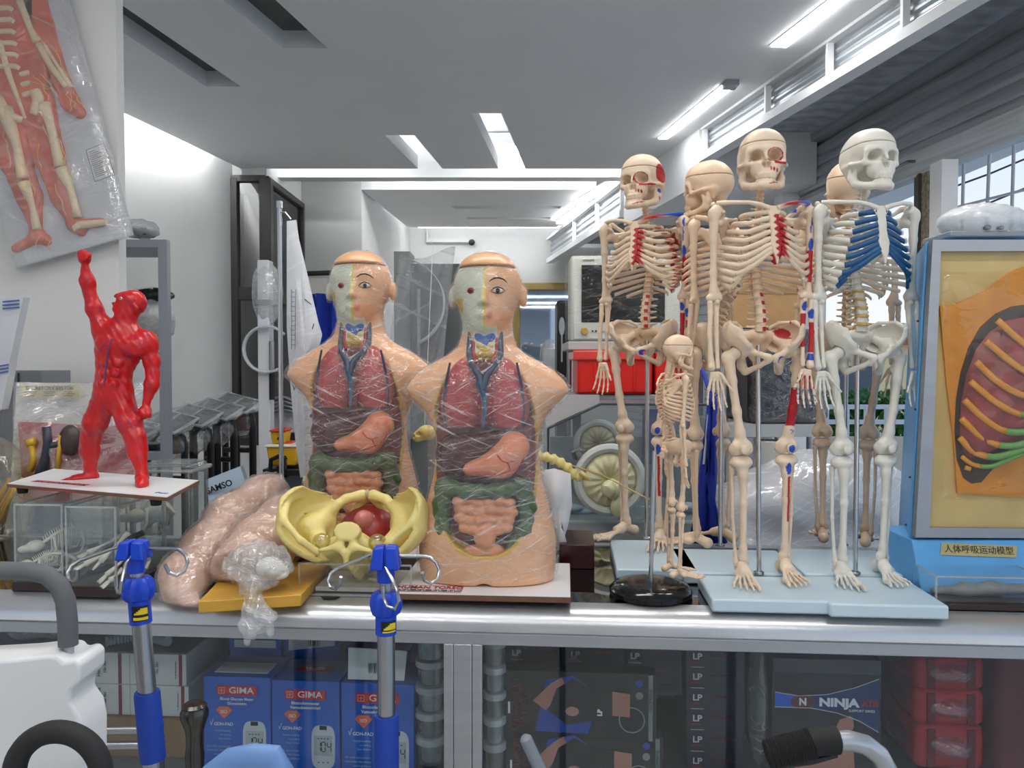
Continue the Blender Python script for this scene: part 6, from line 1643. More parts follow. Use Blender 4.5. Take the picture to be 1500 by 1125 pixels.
MB().tube([(cw.x + rr * math.cos(2 * PI * i / 48), Yw, cw.z + rr * math.sin(2 * PI * i / 48)) for i in range(48)], 16.5 * Yw / F, 14, closed=True).build('foam_ring', mat('black_foam', (34, 34, 36), .75), cht, world=True, label='black foam ring handle')
MB().tube([Vector((cw.x, Yw, cw.z - rr)), Vector((cw.x, Yc, cw.z - rr - .05)), Vector((cw.x, Yc, .03))], .012, 12).build('ring_post', M_alu, cht, world=True)
br = thing('steel_rails', 'pair of horizontal chrome rails low behind the left blue sleeve', 'rail', tuple(P(172, 1090, 1.12)))
for y in (1070, 1092): MB().tube([P(140, y, 1.12), P(236, y - 1, 1.12)], .0062, 12).build('rail', M_steel, br, world=True)
MB().tube([P(232, 1060, 1.12), Vector((P(232, 1060, 1.12).x, 1.12, .0))], .0075, 12).build('post', M_steel, br, world=True)
kn = thing('pewter_knob', 'dark pewter knob handle standing beside the leftmost blue meter box', 'knob', (P(285, 1060, 1.18).x, 1.18, .55))
S = 1.18 / F; z = lambda y: P(285, y, 1.18).z - .55
MB().lathe([(12 * S, z(1190)), (13 * S, z(1120)), (14 * S, z(1105)), (13 * S, z(1100)), (12 * S, z(1085)), (13 * S, z(1070)), (17 * S, z(1058)), (20 * S, z(1050)), (20 * S, z(1042)), (17 * S, z(1036)), (18 * S, z(1034)), (14 * S, z(1030)), (0, z(1029))], 26).build('knob_body', mat('dark_pewter', (92, 90, 88), .25, .95, var=.2, vscale=30), kn)
MB().tube([(0, 0, -.55), (0, 0, z(1150))], .009, 12).build('shaft', M_steel, kn)
# handles at the bottom edge
hd_ = thing('walking_aid', 'black ribbed grip on a bent silver tube at the bottom right', 'handle', tuple(P(1200, 1125, .9)))
S = .9 / F; b = MB(); pts = []; rs = []
A = P(1124, 1106, .9); B = P(1190, 1088, .9); n = 34
for i in range(n + 1): pts.append(A.lerp(B, i / n)); rs.append((22 if i % 2 else 20.2) * S)
for q, r in ((1195, 20), (1215, 20), (1226, 20), (1228, 17)): pts.append(P(q, 1086 - (q - 1195) * .06, .9)); rs.append(r * S)
b.tube(pts, rs, 20).build('grip', M_rub, hd_, world=True, sharp=25)
MB().tube([P(1222, 1086, .9), P(1245, 1085, .9), P(1268, 1091, .9), P(1288, 1106, .9), P(1300, 1128, .9), P(1304, 1160, .9), Vector((P(1304, 1160, .9).x, .9, .02))], 14.5 * S, 18).build('tube', M_alu, hd_, world=True)
MB().tube([A + (B - A) * .2 + Vector((0, 0, -.016)), B + Vector((0, 0, -.022)), P(1226, 1106, .9)], [.004, .004, .003], 8).build('brake_lever', M_black, hd_, world=True)
gt = thing('walking_frame_tube', 'slanted grey tube end rising into view below the knee support boxes', 'tube', tuple(P(785, 1125, .95)))
MB().tube([P(767, 1078, .95), P(770, 1082, .95), P(792, 1130, .95), P(815, 1185, .95), Vector((P(820, 1185, .95).x, .95, .0))], [.004, .0078, .0078, .0078, .0078], 16).build('tube', mat('grey_coated_tube', (128, 134, 146), .45), gt, world=True)
lb = thing('plastic_loop', 'light blue curved plastic handle at the bottom edge before the meter boxes', 'handle', tuple(P(370, 1125, .9)))
ol = [(300, 1150), (318, 1120), (345, 1106), (375, 1100), (405, 1102), (420, 1112), (421, 1124), (412, 1150)]
hl = [(330, 1150), (338, 1128), (358, 1116), (376, 1118), (384, 1130), (380, 1150)]
pts = [P(x, y, .9) for x, y in ((296, 1165), (312, 1136), (340, 1116), (372, 1110), (400, 1113), (410, 1128), (402, 1160))]
pts += [Vector((pts[-1].x, .9, .02))]
MB().tube(pts, [11 * .9 / F, 11 * .9 / F, 12 * .9 / F, 12 * .9 / F, 13 * .9 / F, 12 * .9 / F, 11 * .9 / F, 11 * .9 / F], 14, flat=1.8, up=(0, 1, 0)).build('handle_loop', mat('light_blue_plastic', (112, 150, 206), .4), lb, world=True)
# ------------------------------------------------------------------ relief chart hung on the pillar
Yp = 2.60
def pp(px, py, off=0.): p = P(px, py, Yp - off); return p
ch = thing('relief_chart', 'tilted moulded chart of a red muscled body on a grey board, in clear plastic', 'anatomy chart', tuple(pp(90, 390)))
bo = [(24, 392), (196, 342), (96, -30), (-120, 20), (-60, 150)]
bo = [(24, 392), (196, 344), (90, -40), (-110, -40)]
def slabpx(pts, o0, o1, nm, m, par, **kw):
    a = [pp(x, y, o0) for x, y in pts]; c = [pp(x, y, o1) for x, y in pts]; n = len(pts)
    b = MB(); b.add([tuple(p) for p in a + c], [tuple(range(n)), tuple(reversed(range(n, 2 * n)))] + [((i + 1) % n, i, n + i, n + (i + 1) % n) for i in range(n)])
    return b.build(nm, m, par, world=True, sharp=30, **kw)
slabpx(bo, .002, .012, 'board', mat('pale_grey_board', (198, 202, 210), .4), ch)
kk = Yp / F
def px3(x, y, off): p = pp(x, y, off); return (p.x, p.y, p.z)
def relief(parts, thick):
    """swell capsules/ellipses laid on the board; z of the relief = distance in front of the board"""
    def f(X):
        ds = []
        for (x0, y0, r0, x1, y1, r1) in parts:
            ds.append(cap(X, px3(x0, y0, .012), px3(x1, y1, .012), r0 * kk, r1 * kk))
        d = uns(ds, .016)
        return np.maximum(d, np.abs(X[1] - (Yp - .012)) - thick)
    return f
legs = [(55, 150, 26, 72, 225, 22), (72, 225, 22, 92, 290, 15), (92, 290, 15, 108, 325, 9), (108, 330, 9, 150, 326, 7), (112, 334, 8, 120, 340, 7),
        (5, 160, 28, 22, 230, 23), (22, 230, 23, 45, 290, 18), (45, 290, 18, 54, 335, 9), (55, 344, 10, 68, 352, 9), (52, 350, 8, 24, 364, 7),
        (-20, 60, 62, 20, 110, 50), (10, 20, 50, 20, 110, 52), (-40, 90, 40, 0, 160, 30), (-10, -30, 70, 0, 40, 60)]
arm = [(40, -20, 24, 62, 40, 17), (62, 40, 17, 92, 122, 12), (92, 122, 12, 104, 150, 13), (104, 150, 13, 118, 166, 9)]
M_musc = mat('relief_muscle_red', (206, 98, 74), .35, var=.22, vscale=12, spec=.5)
for nm, prt in (('body_relief', legs), ('arm_relief', arm)):
    xs = [v for q in prt for v in (q[0], q[3])]; yy = [v for q in prt for v in (q[1], q[4])]
    a = pp(min(xs) - 80, max(yy) + 40); c = pp(max(xs) + 40, min(yy) - 60)
    V, Fc = nets(relief(prt, .022), (a.x, Yp - .04, a.z), (c.x, Yp - .005, c.z), .0058)
    MB().add(smoothmesh(V, Fc, 2), Fc).build(nm, M_musc, ch, world=True, sharp=0)
M_cream = mat('relief_bone_cream', (228, 206, 172), .4, var=.06); M_ner = mat('relief_nerve_yellow', (226, 188, 110), .4); M_vb = mat('relief_blue_cord', (120, 150, 186), .4)
def bone(pts, r, nm='bone', m=None):
    MB().tube([px3(x, y, .030) for x, y in dens_(pts)], [q * kk for q in np.interp(np.linspace(0, 1, len(dens_(pts))), np.linspace(0, 1, len(r)), r)], 8, flat=1).build(nm, m or M_cream, ch, world=True, sharp=0)
def dens_(p, n=10): return [tuple(np.array(p[int(i)]) * (1 - (i - int(i))) + np.array(p[min(int(i) + 1, len(p) - 1)]) * (i - int(i))) for i in np.linspace(0, len(p) - 1, n)]
bone([(66, 152), (76, 190), (88, 244)], [9, 6, 8]); bone([(90, 248), (104, 278), (114, 318)], [10, 5, 6]); bone([(98, 262), (110, 318)], [3, 3]); bone([(114, 330), (158, 325)], [6, 4]); bone([(116, 336), (112, 330)], [8, 7])
bone([(8, 160), (26, 215), (35, 262)], [13, 7, 9]); bone([(36, 268), (48, 300), (54, 336)], [10, 5, 6])
bone([(52, 134), (58, 146), (50, 168)], [9, 9, 6], 'hip_bone'); bone([(-4, 146), (10, 170), (34, 176)], [11, 9, 5], 'hip_bone')
bone([(30, 2), (46, 45), (56, 62)], [6, 5, 8]); bone([(58, 66), (74, 96), (98, 128)], [6, 5, 5]); bone([(64, 64), (82, 92), (104, 128)], [4, 3, 4])
for i in range(9): bone([(-20 - i * 1.0, 18 + i * 17 - 4), (14 + i * 1.5, 12 + i * 17), (20 + i * 2, 16 + i * 17)] if i < 6 else [(18 + 2 * i, 20 + i * 15), (38 + i, 16 + i * 15)], [4, 4.5, 4], 'rib')
bone([(0, 60), (14, 110), (38, 174)], [5, 5, 3], 'spinal_cord', M_cream); bone([(0, 62), (14, 112), (38, 172)], [2.5, 2.5, 1.5], 'spinal_cord', M_vb)
rn = random.Random(5)
b = MB()
for (x, y, L_, a) in [(60, 180, 50, 1.2), (84, 200, 60, 1.25), (56, 210, 40, 1.5), (92, 230, 40, 1.3), (20, 200, 60, 1.3), (5, 190, 60, 1.4), (40, 240, 50, 1.3), (80, 270, 50, 1.2), (104, 280, 40, 1.3), (60, 60, 60, 1.1), (70, 60, 60, 1.05), (48, 110, 30, .8), (62, 108, 40, 1.0), (60, 345, 20, 2.0), (70, 348, 18, 1.4), (102, 134, 28, 1.2), (98, 134, 30, 1.35), (108, 134, 26, 1.1), (40, 118, 40, .3), (66, 130, 30, 1.4)]:
    p = []
    for i in range(7): p.append(px3(x + L_ * i / 6 * math.cos(a) + rn.uniform(-3, 3), y + L_ * i / 6 * math.sin(a), .0335))
    b.tube(p, .0018, 5)
b.build('nerve', M_ner, ch, world=True, sharp=0)
kq = [(126, 220), (152, 210), (168, 256), (139, 266)]
slabpx(kq, .012, .0126, 'key_card', mat('key_card', (206, 208, 212), .5), ch)
b = MB()
def kl(u0, v0, u1, v1, w_):
    q = lambda u, v: tuple(np.array(kq[0]) * (1 - u) * (1 - v) + np.array(kq[1]) * u * (1 - v) + np.array(kq[2]) * u * v + np.array(kq[3]) * (1 - u) * v)
    b.tube([px3(*q(u0, v0), .0128), px3(*q(u1, v1), .0128)], w_, 4)
for i in range(14): kl(.1, .1 + .06 * i, .45 + .35 * ((i * 7) % 5) / 5, .1 + .06 * i, .0009)
for e_ in ((0, 0, 1, 0), (1, 0, 1, 1), (1, 1, 0, 1), (0, 1, 0, 0)): kl(*e_, .0008)
b.build('key_lines', M_blackink, ch, world=True)
def cov(u, v):
    q = np.array(bo[3]) * (1 - u) * v + np.array(bo[2]) * u * v + np.array(bo[1]) * u * (1 - v) + np.array(bo[0]) * (1 - u) * (1 - v)
    c_ = (q - np.array([50, 170])) * 1.012 + np.array([50, 170])
    return px3(c_[0], c_[1], .054 + .006 * math.sin(u * 11 + v * 7) + .004 * math.sin(v * 23 - u * 9) - .03 * max(0, abs(u - .5) - .42) / .08)
o = MB().sheet(cov, 24, 40).build('plastic_cover', film('chart_film', base=.03, gloss=.13, rough=.10, white=.01, streak=.10, sscale=40, bump=.9, bscale=8, edge=.4), ch, world=True, sharp=0)
md = o.modifiers.new('thick', 'SOLIDIFY'); md.thickness = .0008

# ------------------------------------------------------------------ things behind the counter, left
def legged(t, pts, zt, m, r=.012, nm='leg'):
    for x, y in pts: MB().tube([(x, y, 0), (x, y, zt)], r, 8).build(nm, m, t, world=True)
M_shelf = mat('grey_shelf_steel', (158, 164, 174), .45, .2)
Ysh = 2.95
sh_ = thing('shelf_unit', 'grey steel shelf unit standing behind the white pillar', 'shelf', (*P(215, 700, Ysh).xy, 0))
xr = P(242, 500, Ysh).x; xl_ = P(120, 500, Ysh).x; zt_ = P(240, 352, Ysh).z
for x in (xr, xl_):
    for y in (Ysh, Ysh + .26): MB().box((x - (.117 if y > Ysh else 0), y, zt_ / 2), (.034, .030, zt_)).build('post', M_shelf, sh_, world=True)
for zy in (357, 521, 668):
    z = P(240, zy, Ysh).z; MB().hexa([(x, y, zz) for zz in (z - .015, z + .0145) for x, y in ((xl_ - .01, Ysh - .010), (xr + .012, Ysh - .010), (xr - .105, Ysh + .27), (xl_ - .127, Ysh + .27))]).build('shelf', M_shelf, sh_, world=True)
for k_, (px, py, r, nm, lb_, fm) in enumerate(((206, 351, (.065, .08, .038), 'wrapped_bundle', 'silvery wrapped bundle on the top of the grey shelf unit', (150, 152, 150)),)):
    p = P(px, py, Ysh + .08); t = thing(nm, lb_, 'bundle', (p.x, p.y, zt_ + .016))
    o = crumple(r, 41, amp=.1).build('plastic_wrap', film('bundle_film', base=.35, gloss=.5, rough=.1, white=.1, streak=.4, sscale=80, bump=1, bscale=40), t); o.location = (0, 0, r[2] + .002)
    MB().box((0, 0, r[2] * .7), (r[0] * 1.3, r[1] * 1.2, r[2] * .8)).build('contents', mat('dark_grey_cloth', (80, 82, 84), .8), t, bev=.01)
p = P(222, 512, Ysh + .16); z = P(240, 521, Ysh).z + .016
t = thing('wrapped_bag', 'tall bag in clear plastic with a black top on the grey shelf unit', 'bag', (p.x, p.y, z))
o = crumple((.085, .08, .115), 43, amp=.08).build('plastic_wrap', film('bundle_film2', base=.25, gloss=.4, rough=.12, white=.1, streak=.4, sscale=60, bump=1, bscale=30), t); o.location = (0, 0, .118)
MB().box((0, 0, .08), (.10, .09, .13)).build('contents', mat('pale_mauve_cloth', (176, 160, 160), .8, var=.15), t, bev=.02)
o = crumple((.088, .06, .035), 44, amp=.12).build('black_top', mat('black_sheet', (30, 34, 40), .35), t); o.location = (0, 0, .225)
p = P(215, 664, Ysh + .1); t = thing('black_tray', 'flat black tray on the low shelf of the grey shelf unit', 'tray', (p.x, p.y, P(240, 668, Ysh).z + .016))
MB().box((0, 0, .012), (.13, .1, .022)).build('tray', M_black, t, bev=.004)
# leaning white boards at far left
for i, (pts, lb_) in enumerate((([(-60, 440), (34, 435), (12, 540), (-60, 560)], 'taller white wrapped board leaning at the far left edge'), ([(-60, 535), (15, 530), (2, 600), (-60, 640)], 'lower white wrapped board leaning at the far left edge'))):
    Y = 2.1 - .08 * i; q_ = [P(x, y, Y) for x, y in pts]; t = thing('white_board', lb_, 'board', (P(-20, 600, Y).x, Y, 0))
    MB().hexa([v + Vector((0, .03, 0)) for v in q_[::-1]] + q_[::-1]).build('board', mat('white_wrapped_board', (206, 210, 216), .3, var=.04), t, world=True)
    MB().box((P(-40, 600, Y).x, Y + .06, P(0, 620, Y).z / 2), (.06, .04, P(0, 560, Y).z)).build('prop', M_alu, t, world=True)
    b = MB()
    for j in range(3): b.tube([P(4 - 10 * i, 442 + 95 * i + 5 * j, Y - .004), P(28 - 16 * i, 440 + 94 * i + 5 * j, Y - .004)], .0022, 4)
    b.build('printed_lines', M_blueink, t, world=True)
t = thing('grey_cabinet', 'small grey cabinet corner behind the red wrapped model', 'cabinet', (*P(40, 600, 2.4).xy, 0))
q_ = [(-10, 541), (60, 543), (54, 620), (-20, 620)]; a = P(-30, 543, 2.4); c = P(60, 543, 2.4)
MB().box(((a.x + c.x) / 2, 2.48, a.z / 2), (c.x - a.x, .16, a.z)).build('body', mat('mid_grey_metal', (126, 130, 136), .5), t, world=True); MB().box((P(28, 560, 2.4).x, 2.397, a.z / 2), (.004, .004, a.z * .99)).build('door_gap', M_dk, t, world=True)
# excretory system model in plastic
Ye = 1.98
t = thing('excretory_model', 'red relief board titled EXCRETORY SYSTEM wrapped in plastic, behind the red figure', 'anatomy model', (P(110, 690, Ye).x, Ye, ZT))
bq = [P(x, y, Ye + (700 - y) * .0006) for x, y in ((34, 735), (206, 735), (182, 625), (26, 618))]
MB().hexa([v + Vector((0, .02, 0)) for v in bq] + bq).build('red_board', mat('red_relief_board', (184, 44, 48), .35, var=.12), t, world=True)
wq = [P(x, y, Ye + .012 + (700 - y) * .0006) for x, y in ((14, 735), (214, 735), (140, 563), (24, 560))]
MB().hexa([v + Vector((0, .016, 0)) for v in wq] + wq).build('backing', mat('pale_backing', (206, 206, 204), .5), t, world=True)
a, c = P(30, 573, Ye + .07), P(117, 573, Ye + .07)
MB().box(((a.x + c.x) / 2, a.y - .0, a.z), (c.x - a.x, .004, .036)).build('title_plate', mat('cream_plate', (222, 210, 150), .5), t, world=True)
text('EXCRETORY SYSTEM', .0135, T((a.x + c.x) / 2, a.y - .003, a.z + .008) @ STAND, mat('brown_print', (70, 50, 30), .5), t, 'title_lettering', world=True, bold=.0003)
b = MB()
for i in range(3):
    for j in range(3): b.box((a.x + .028 + .05 * j, a.y - .0025, a.z - .002 - .005 * i), (.034 - .006 * ((i + j) % 3), .001, .0016))
b.build('key_lines', mat('brown_print', (70, 50, 30), .5), t, world=True)
def tb(pts, r, nm, m): MB().tube([P(x, y, Ye - .03) for x, y in pts], r, 10).build(nm, m, t, world=True, sharp=0)
M_dgrey = mat('dark_vessel', (52, 56, 70), .4); M_yd = mat('duct_yellow', (216, 172, 52), .4)
tb([(68, 625), (70, 650), (66, 675), (62, 700)], .011, 'vessel', M_dgrey); tb([(66, 655), (86, 650)], .008, 'vessel', M_dgrey); tb([(66, 668), (52, 705)], .009, 'vessel', M_dgrey)
tb([(46, 650), (50, 672), (44, 690)], .008, 'duct', M_yd); tb([(90, 638), (86, 665), (84, 690)], .006, 'duct', M_yd); tb([(41, 650), (52, 646)], .011, 'duct', M_yd)
MB().ell(tuple(P(103, 645, Ye - .02)), (.028, .02, .04), 18).build('kidney', mat('dark_kidney', (74, 58, 58), .35, var=.2), t, world=True)
def cv(u, v):
    x = 20 + 190 * u + 10 * (1 - v) * (u - .5); y = 740 - 180 * v
    p = P(x, y, Ye - .045 + .07 * v + .014 * math.sin(u * 9 + v * 5) + .010 * math.sin(v * 17 - u * 12)); return tuple(p)
o = MB().sheet(cv, 26, 26).build('plastic_cover', film('model_film', base=.05, gloss=.30, rough=.10, white=.03, streak=.22, sscale=50, bump=1, bscale=14, edge=.4), t, world=True, sharp=0)
md = o.modifiers.new('thick', 'SOLIDIFY'); md.thickness = .001
t2_ = thing('framed_relief', 'second red panel with a pale frame leaning between the red figure and the shelf unit', 'panel', (P(170, 700, 2.25).x, 2.25, ZT))
q_ = [P(x, y, 2.25) for x, y in ((158, 735), (178, 735), (188, 640), (176, 600))]
MB().hexa([v + Vector((0, .02, 0)) for v in q_] + q_).build('panel', mat('red_relief_board', (184, 44, 48), .35), t2_, world=True)
for xs_ in (((156, 735), (166, 590)), ((176, 735), (187, 640))): MB().tube([P(*xs_[0], 2.24), P(*xs_[1], 2.24)], .008, 8).build('frame_bar', mat('pale_backing', (206, 206, 204), .5), t2_, world=True)
# clear bulb with yellow inside at far left
t = thing('clear_dome', 'large clear plastic dome with yellow strands at the left edge', 'dome', (*PZ(-5, 790, ZT).xy, ZT))
V, Fc = nets(lambda X: np.maximum(els(X, (0, .0, .10), (.10, .10, .16)) , -X[2]), (-.11, -.11, 0), (.11, .11, .27), .008)
o = MB().add(V, Fc).build('dome', film('dome_film', (244, 240, 226), base=.05, gloss=.25, rough=.05, bump=.3, edge=.5), t, sharp=0); o.location = (-.03, .02, 0)
b = MB(); rn = random.Random(9)
for i in range(16): b.tube([(-.09 + .006 * i, .02 - .02 * rn.random(), .01), (-.08 + .008 * i, -.01, .08 + .03 * rn.random()), (-.04 + .008 * i, -.02, .13 + .03 * rn.random())], .004, 6)
b.build('yellow_strands', M_yd, t, sharp=0)
# clear tub behind the board
p = P(240, 735, 1.78); t = thing('clear_box', 'empty clear plastic box with a rounded lid behind the white board', 'box', (p.x, 1.78, ZT))
V, Fc = nets(lambda X: np.abs(bxs(X, (0, .06, .105), (.062, .055, .102), .016)) - .0016, (-.068, 0, -.002), (.068, .12, .212), .0044)
MB().add(V, Fc).build('tub_body', film('clear_tub2', (238, 242, 242), base=.05, gloss=.2, rough=.05, bump=.2), t, sharp=0)
b = MB(); b.tube([(-.064, .005, .19), (.064, .005, .19), (.064, .115, .19), (-.064, .115, .19)], .005, 6, closed=True); b.build('lid_rim', M_acre, t)
# walking frames with wrapped trays along the left wall
WF = 'black walking frames lined up along the left wall'
M_wf = mat('black_frame_tube', (20, 21, 24), .4)
M_trayfilm = film('tray_wrap', base=.10, gloss=.5, rough=.07, white=.03, streak=.3, sscale=60, bump=1., bscale=24, edge=.4)
spec = [(196, 645, 600, 3.40, 'nearest black walking frame, right behind the grey shelf post'), (250, 632, 586, 3.58, 'second black walking frame with a wrapped tray, right of the grey shelf post'), (288, 622, 575, 3.80, 'third black walking frame counted from the grey shelf post'), (322, 612, 572, 4.05, 'fourth black walking frame, next to the farthest one'), (350, 602, 570, 4.3, 'farthest black walking frame, below the dark window')]
for i, (px, ytop, ytr, Y, lb_) in enumerate(spec):
    p = P(px, 700, Y); t = thing('walker', lb_, 'walking frame', (p.x, Y, 0), 0, WF)
    zt_ = P(px, ytop, Y).z; S = Y / F
    for dx in (-24, 0):
        x0 = dx * S; wd = 26 * S
        MB().tube([(x0 - wd * .2, .10 * (dx < 0), .02), (x0 - wd * .2, .10 * (dx < 0), zt_ - .10), (x0 - wd * .12, 0, zt_ - .04), (x0 + wd * .3, 0, zt_), (x0 + wd * .7, 0, zt_ - .03), (x0 + wd * .8, 0, zt_ - .10), (x0 + wd * .8, 0, .02)], 5.2 * S, 10).build('leg_loop', M_wf, t)
    MB().tube([(-24 * S, .03, zt_ - .22), (20 * S, .0, zt_ - .22)], 4 * S, 8).build('cross_bar', M_wf, t)
    MB().box((6 * S, -.004, zt_ - .06), (18 * S, .05, 26 * S)).build('carton_tag', mat('brown_tag', (140, 84, 52), .7), t) if i in (0, 1, 4) else None
    # tray on top, tipped toward the room
    zz = P(px, ytr, Y).z
    Mq = T(-6 * S, .02, zt_ + .035) @ Ry(rad(14)) @ Rx(rad(12))
    MB().box((0, 0, 0), (58 * S, .26, .02), M=Mq).build('tray', mat('dark_tray', (64, 70, 78), .35, var=.1), t, bev=.006)
    b = MB()
    for (x, y, w_, d_) in ((0, -.125, 58 * S, .012), (0, .125, 58 * S, .012), (-28 * S, 0, .012, .25), (28 * S, 0, .012, .25), (0, 0, .010, .25)): b.box((x, y, .013), (w_, d_, .008), M=Mq)
    b.build('tray_rim', mat('pale_grey_plastic', (190, 196, 202), .35), t)
    o = crumple((36 * S, .15, .030), 60 + i, amp=.05).build('plastic_wrap', M_trayfilm, t); o.matrix_basis = Mq @ T(0, 0, .004)
    o = crumple((27 * S, .05, .085), 70 + i, n=20, amp=.12).build('plastic_skirt', M_trayfilm, t); o.location = (-4 * S, -.0, zt_ - .06)
# picture box leaning
Y = 3.0; t = thing('picture_box', 'pale blue box marked SAMSO leaning in front of the walking frames', 'box', (P(335, 745, Y).x, Y, 0))
q_ = [P(x, y, Y + dy) for x, y, dy in ((312, 752, -.02), (380, 745, 0), (345, 682, .04), (304, 700, .03))]
q_ = [P(309, 760, Y), P(372, 742, Y + .06), P(352, 684, Y + .10), P(301, 704, Y + .05)]
MB().hexa([v + Vector((-.01, .06, 0)) for v in q_] + q_).build('carton', mat('pale_blue_card', (176, 200, 222), .4), t, world=True)
cx = P(322, 713, Y + .03); text('SAMSO', .034, T(cx - Vector((0, .006, 0))) @ STAND @ Rz(rad(20)), M_blackink, t, 'brand_lettering', world=True, bold=.001)
cc_ = P(332, 726, Y + .02); MB().tube([cc_ + Vector((-.02, -.004, -.004)), cc_ + Vector((.0, -.004, .004)), cc_ + Vector((.02, -.004, .0)), cc_ + Vector((.024, -.004, .024))], .006, 8).build('hand_picture', mat('skin_print', (176, 122, 104), .5), t, world=True)
MB().box((P(330, 800, Y).x, Y + .12, P(330, 745, Y).z / 2), (.2, .12, P(330, 745, Y).z)).build('stand_block', mat('dark_tray', (64, 70, 78), .35), t, world=True)
# medical stand, ring, urine bag pole
Y = 3.1; t = thing('white_stand', 'white medical column stand before the dark window, with a clear plastic loop', 'stand', (P(391, 700, Y).x, Y, 0))
z0_, z1_ = P(390, 690, Y).z, P(390, 382, Y).z; S = Y / F
MB().box((0, 0, (z1_) / 2), (17 * S, .06, z1_)).build('column', mat('white_enamel', (216, 220, 226), .35), t, bev=.004)
MB().box((0, -.005, P(390, 444, Y).z), (24 * S, .07, 8 * S)).build('clamp', mat('mid_grey_metal', (126, 130, 136), .5), t, bev=.003)
MB().tube([(12 * S, -.03, P(390, 500, Y).z), (12 * S, -.03, P(390, 545, Y).z)], 4 * S, 10).build('cylinder', M_steel, t); MB().tube([(12 * S, -.03, P(390, 545, Y).z), (12 * S, -.03, P(390, 585, Y).z)], 4 * S, 10).build('black_tube', M_black, t)
b = MB(); cxx = (398 - 391) * S; czz = P(390, 512, Y).z
pts = [(cxx + 33 * S * math.cos(a), -.05, czz + 33 * S * math.sin(a)) for a in np.linspace(rad(40), rad(300), 26)]
b.tube(pts, 5.5 * S, 8, flat=.4, up=(0, 1, 0)); b.build('plastic_loop', film('loop_film', base=.35, gloss=.25, rough=.15, white=.15, bump=.6), t, sharp=0)
Mf_ = film('sheet_film', base=.22, gloss=.25, rough=.15, white=.06, streak=.25, sscale=40, bump=1, bscale=14)
o = crumple((22 * S, .05, 48 * S), 81, n=24, amp=.06).build('plastic_cover', Mf_, t); o.location = (2 * S, 0, P(390, 430, Y).z)
# trolley with sharps bins
Y = 2.75; S = Y / F; t = thing('black_trolley', 'low black trolley with a handle under the yellow bins', 'trolley', (P(420, 720, Y).x, Y, 0))
zt_ = P(415, 686, Y).z
MB().box((0, .10, zt_ - .012), (66 * S, .24, .024)).build('top', M_black, t, bev=.004)
MB().box((-14 * S, .10, (zt_ - .03) / 2), (26 * S, .22, zt_ - .03)).build('cabinet', mat('dark_tray', (64, 70, 78), .35), t, bev=.004)
for x in (30 * S,):
    for y in (0, .2): MB().tube([(x, y, 0), (x, y, zt_ - .02)], .006, 8).build('leg', M_steel, t)
for z in (.35, .5, .62): MB().box((12 * S, .1, z), (36 * S, .2, .012)).build('wire_shelf', M_steel, t)
MB().tube([(-20 * S, -.03, zt_), (-19 * S, -.03, zt_ + 14 * S), (-8 * S, -.03, zt_ + 19 * S), (0, -.03, zt_ + 16 * S), (1 * S, -.03, zt_)], 3.4 * S, 8).build('handle', M_black, t)
M_ybin = mat('yellow_bin_plastic', (228, 176, 36), .4); M_lid = mat('cream_lid', (226, 222, 206), .4); M_rlid = mat('red_lid', (206, 54, 34), .4)
def bin_(px, y0, y1, wpx, Y, lb_, dep, top, cover=True):
    z0 = P(px, y1, Y).z; h = P(px, y0, Y).z - z0; S = Y / F; w_ = wpx * S
    t = thing('sharps_bin', lb_, 'bin', (P(px, y1, Y).x, Y + .02, z0 + .001), 0, 'yellow sharps bins on the black trolley')
    b = MB(); lo_, hi_ = .42, .5
    b.hexa([(-w_ * lo_, 0, 0), (w_ * lo_, 0, 0), (w_ * lo_, dep, 0), (-w_ * lo_, dep, 0), (-w_ * hi_, -.008, h * .8), (w_ * hi_, -.008, h * .8), (w_ * hi_, dep + .008, h * .8), (-w_ * hi_, dep + .008, h * .8)]); b.build('bin_body', M_ybin, t, bev=.006)
    MB().box((0, dep / 2, h * .87), (w_ * 1.08, dep + .03, h * .14)).build('lid', M_lid if cover else M_rlid, t, bev=.006)
    MB().box((0, dep / 2, h * .965), (w_ * .5, dep * .7, h * .06)).build('flap', M_rlid, t, bev=.003)
    MB().prism([(-.010, -.006), (.010, -.006), (0, .011)], 0, .001, M=T(w_ * .1, -.0035, h * .38) @ Rx(PI / 2)).build('hazard_mark', M_dk, t)
    return t
bin_(411, 650, 684, 46, 2.72, 'wider yellow sharps bin with a cream lid, standing on the black trolley', .12, 0)
bin_(405, 629, 651, 22, 2.72, 'small yellow sharps bin with a red lid, stacked on the wider bin', .07, 0, False)
Y = 2.16; S = Y / F; t = thing('bag_pole', 'slim chrome pole carrying clear drainage bags, left of the rear torso', 'pole', (P(413, 780, Y).x, Y, 0))
MB().tube([(0, 0, .02), (0, 0, P(413, 296, Y).z)], 3.4 * S, 12).build('pole', M_chrome, t)
MB().box((0, 0, P(413, 300, Y).z), (8 * S, .012, 12 * S)).build('pole_cap', M_steel, t, bev=.002)
MB().tube([(0, 0, P(413, 310, Y).z), (10 * S, -.01, P(413, 312, Y).z), (18 * S, -.01, P(413, 322, Y).z)], 1.2 * S, 6).build('bag_hook', M_steel, t)
b = MB()
for a in range(4): b.tube([(0, 0, .03), (.15 * math.cos(a * PI / 2 + .78), .15 * math.sin(a * PI / 2 + .78), .02)], .012, 8)
b.build('foot', M_black, t)
db = thing('drainage_bag', 'white drainage bag with printed scales hanging on the slim chrome pole', 'bag', tuple(P(440, 700, Y - .02)))
ou = [(420, 324), (434, 322), (438, 350), (450, 400), (466, 470), (472, 490), (466, 515), (470, 545), (462, 575), (456, 600), (460, 640), (463, 690), (440, 700), (432, 640), (425, 560), (420, 480)]
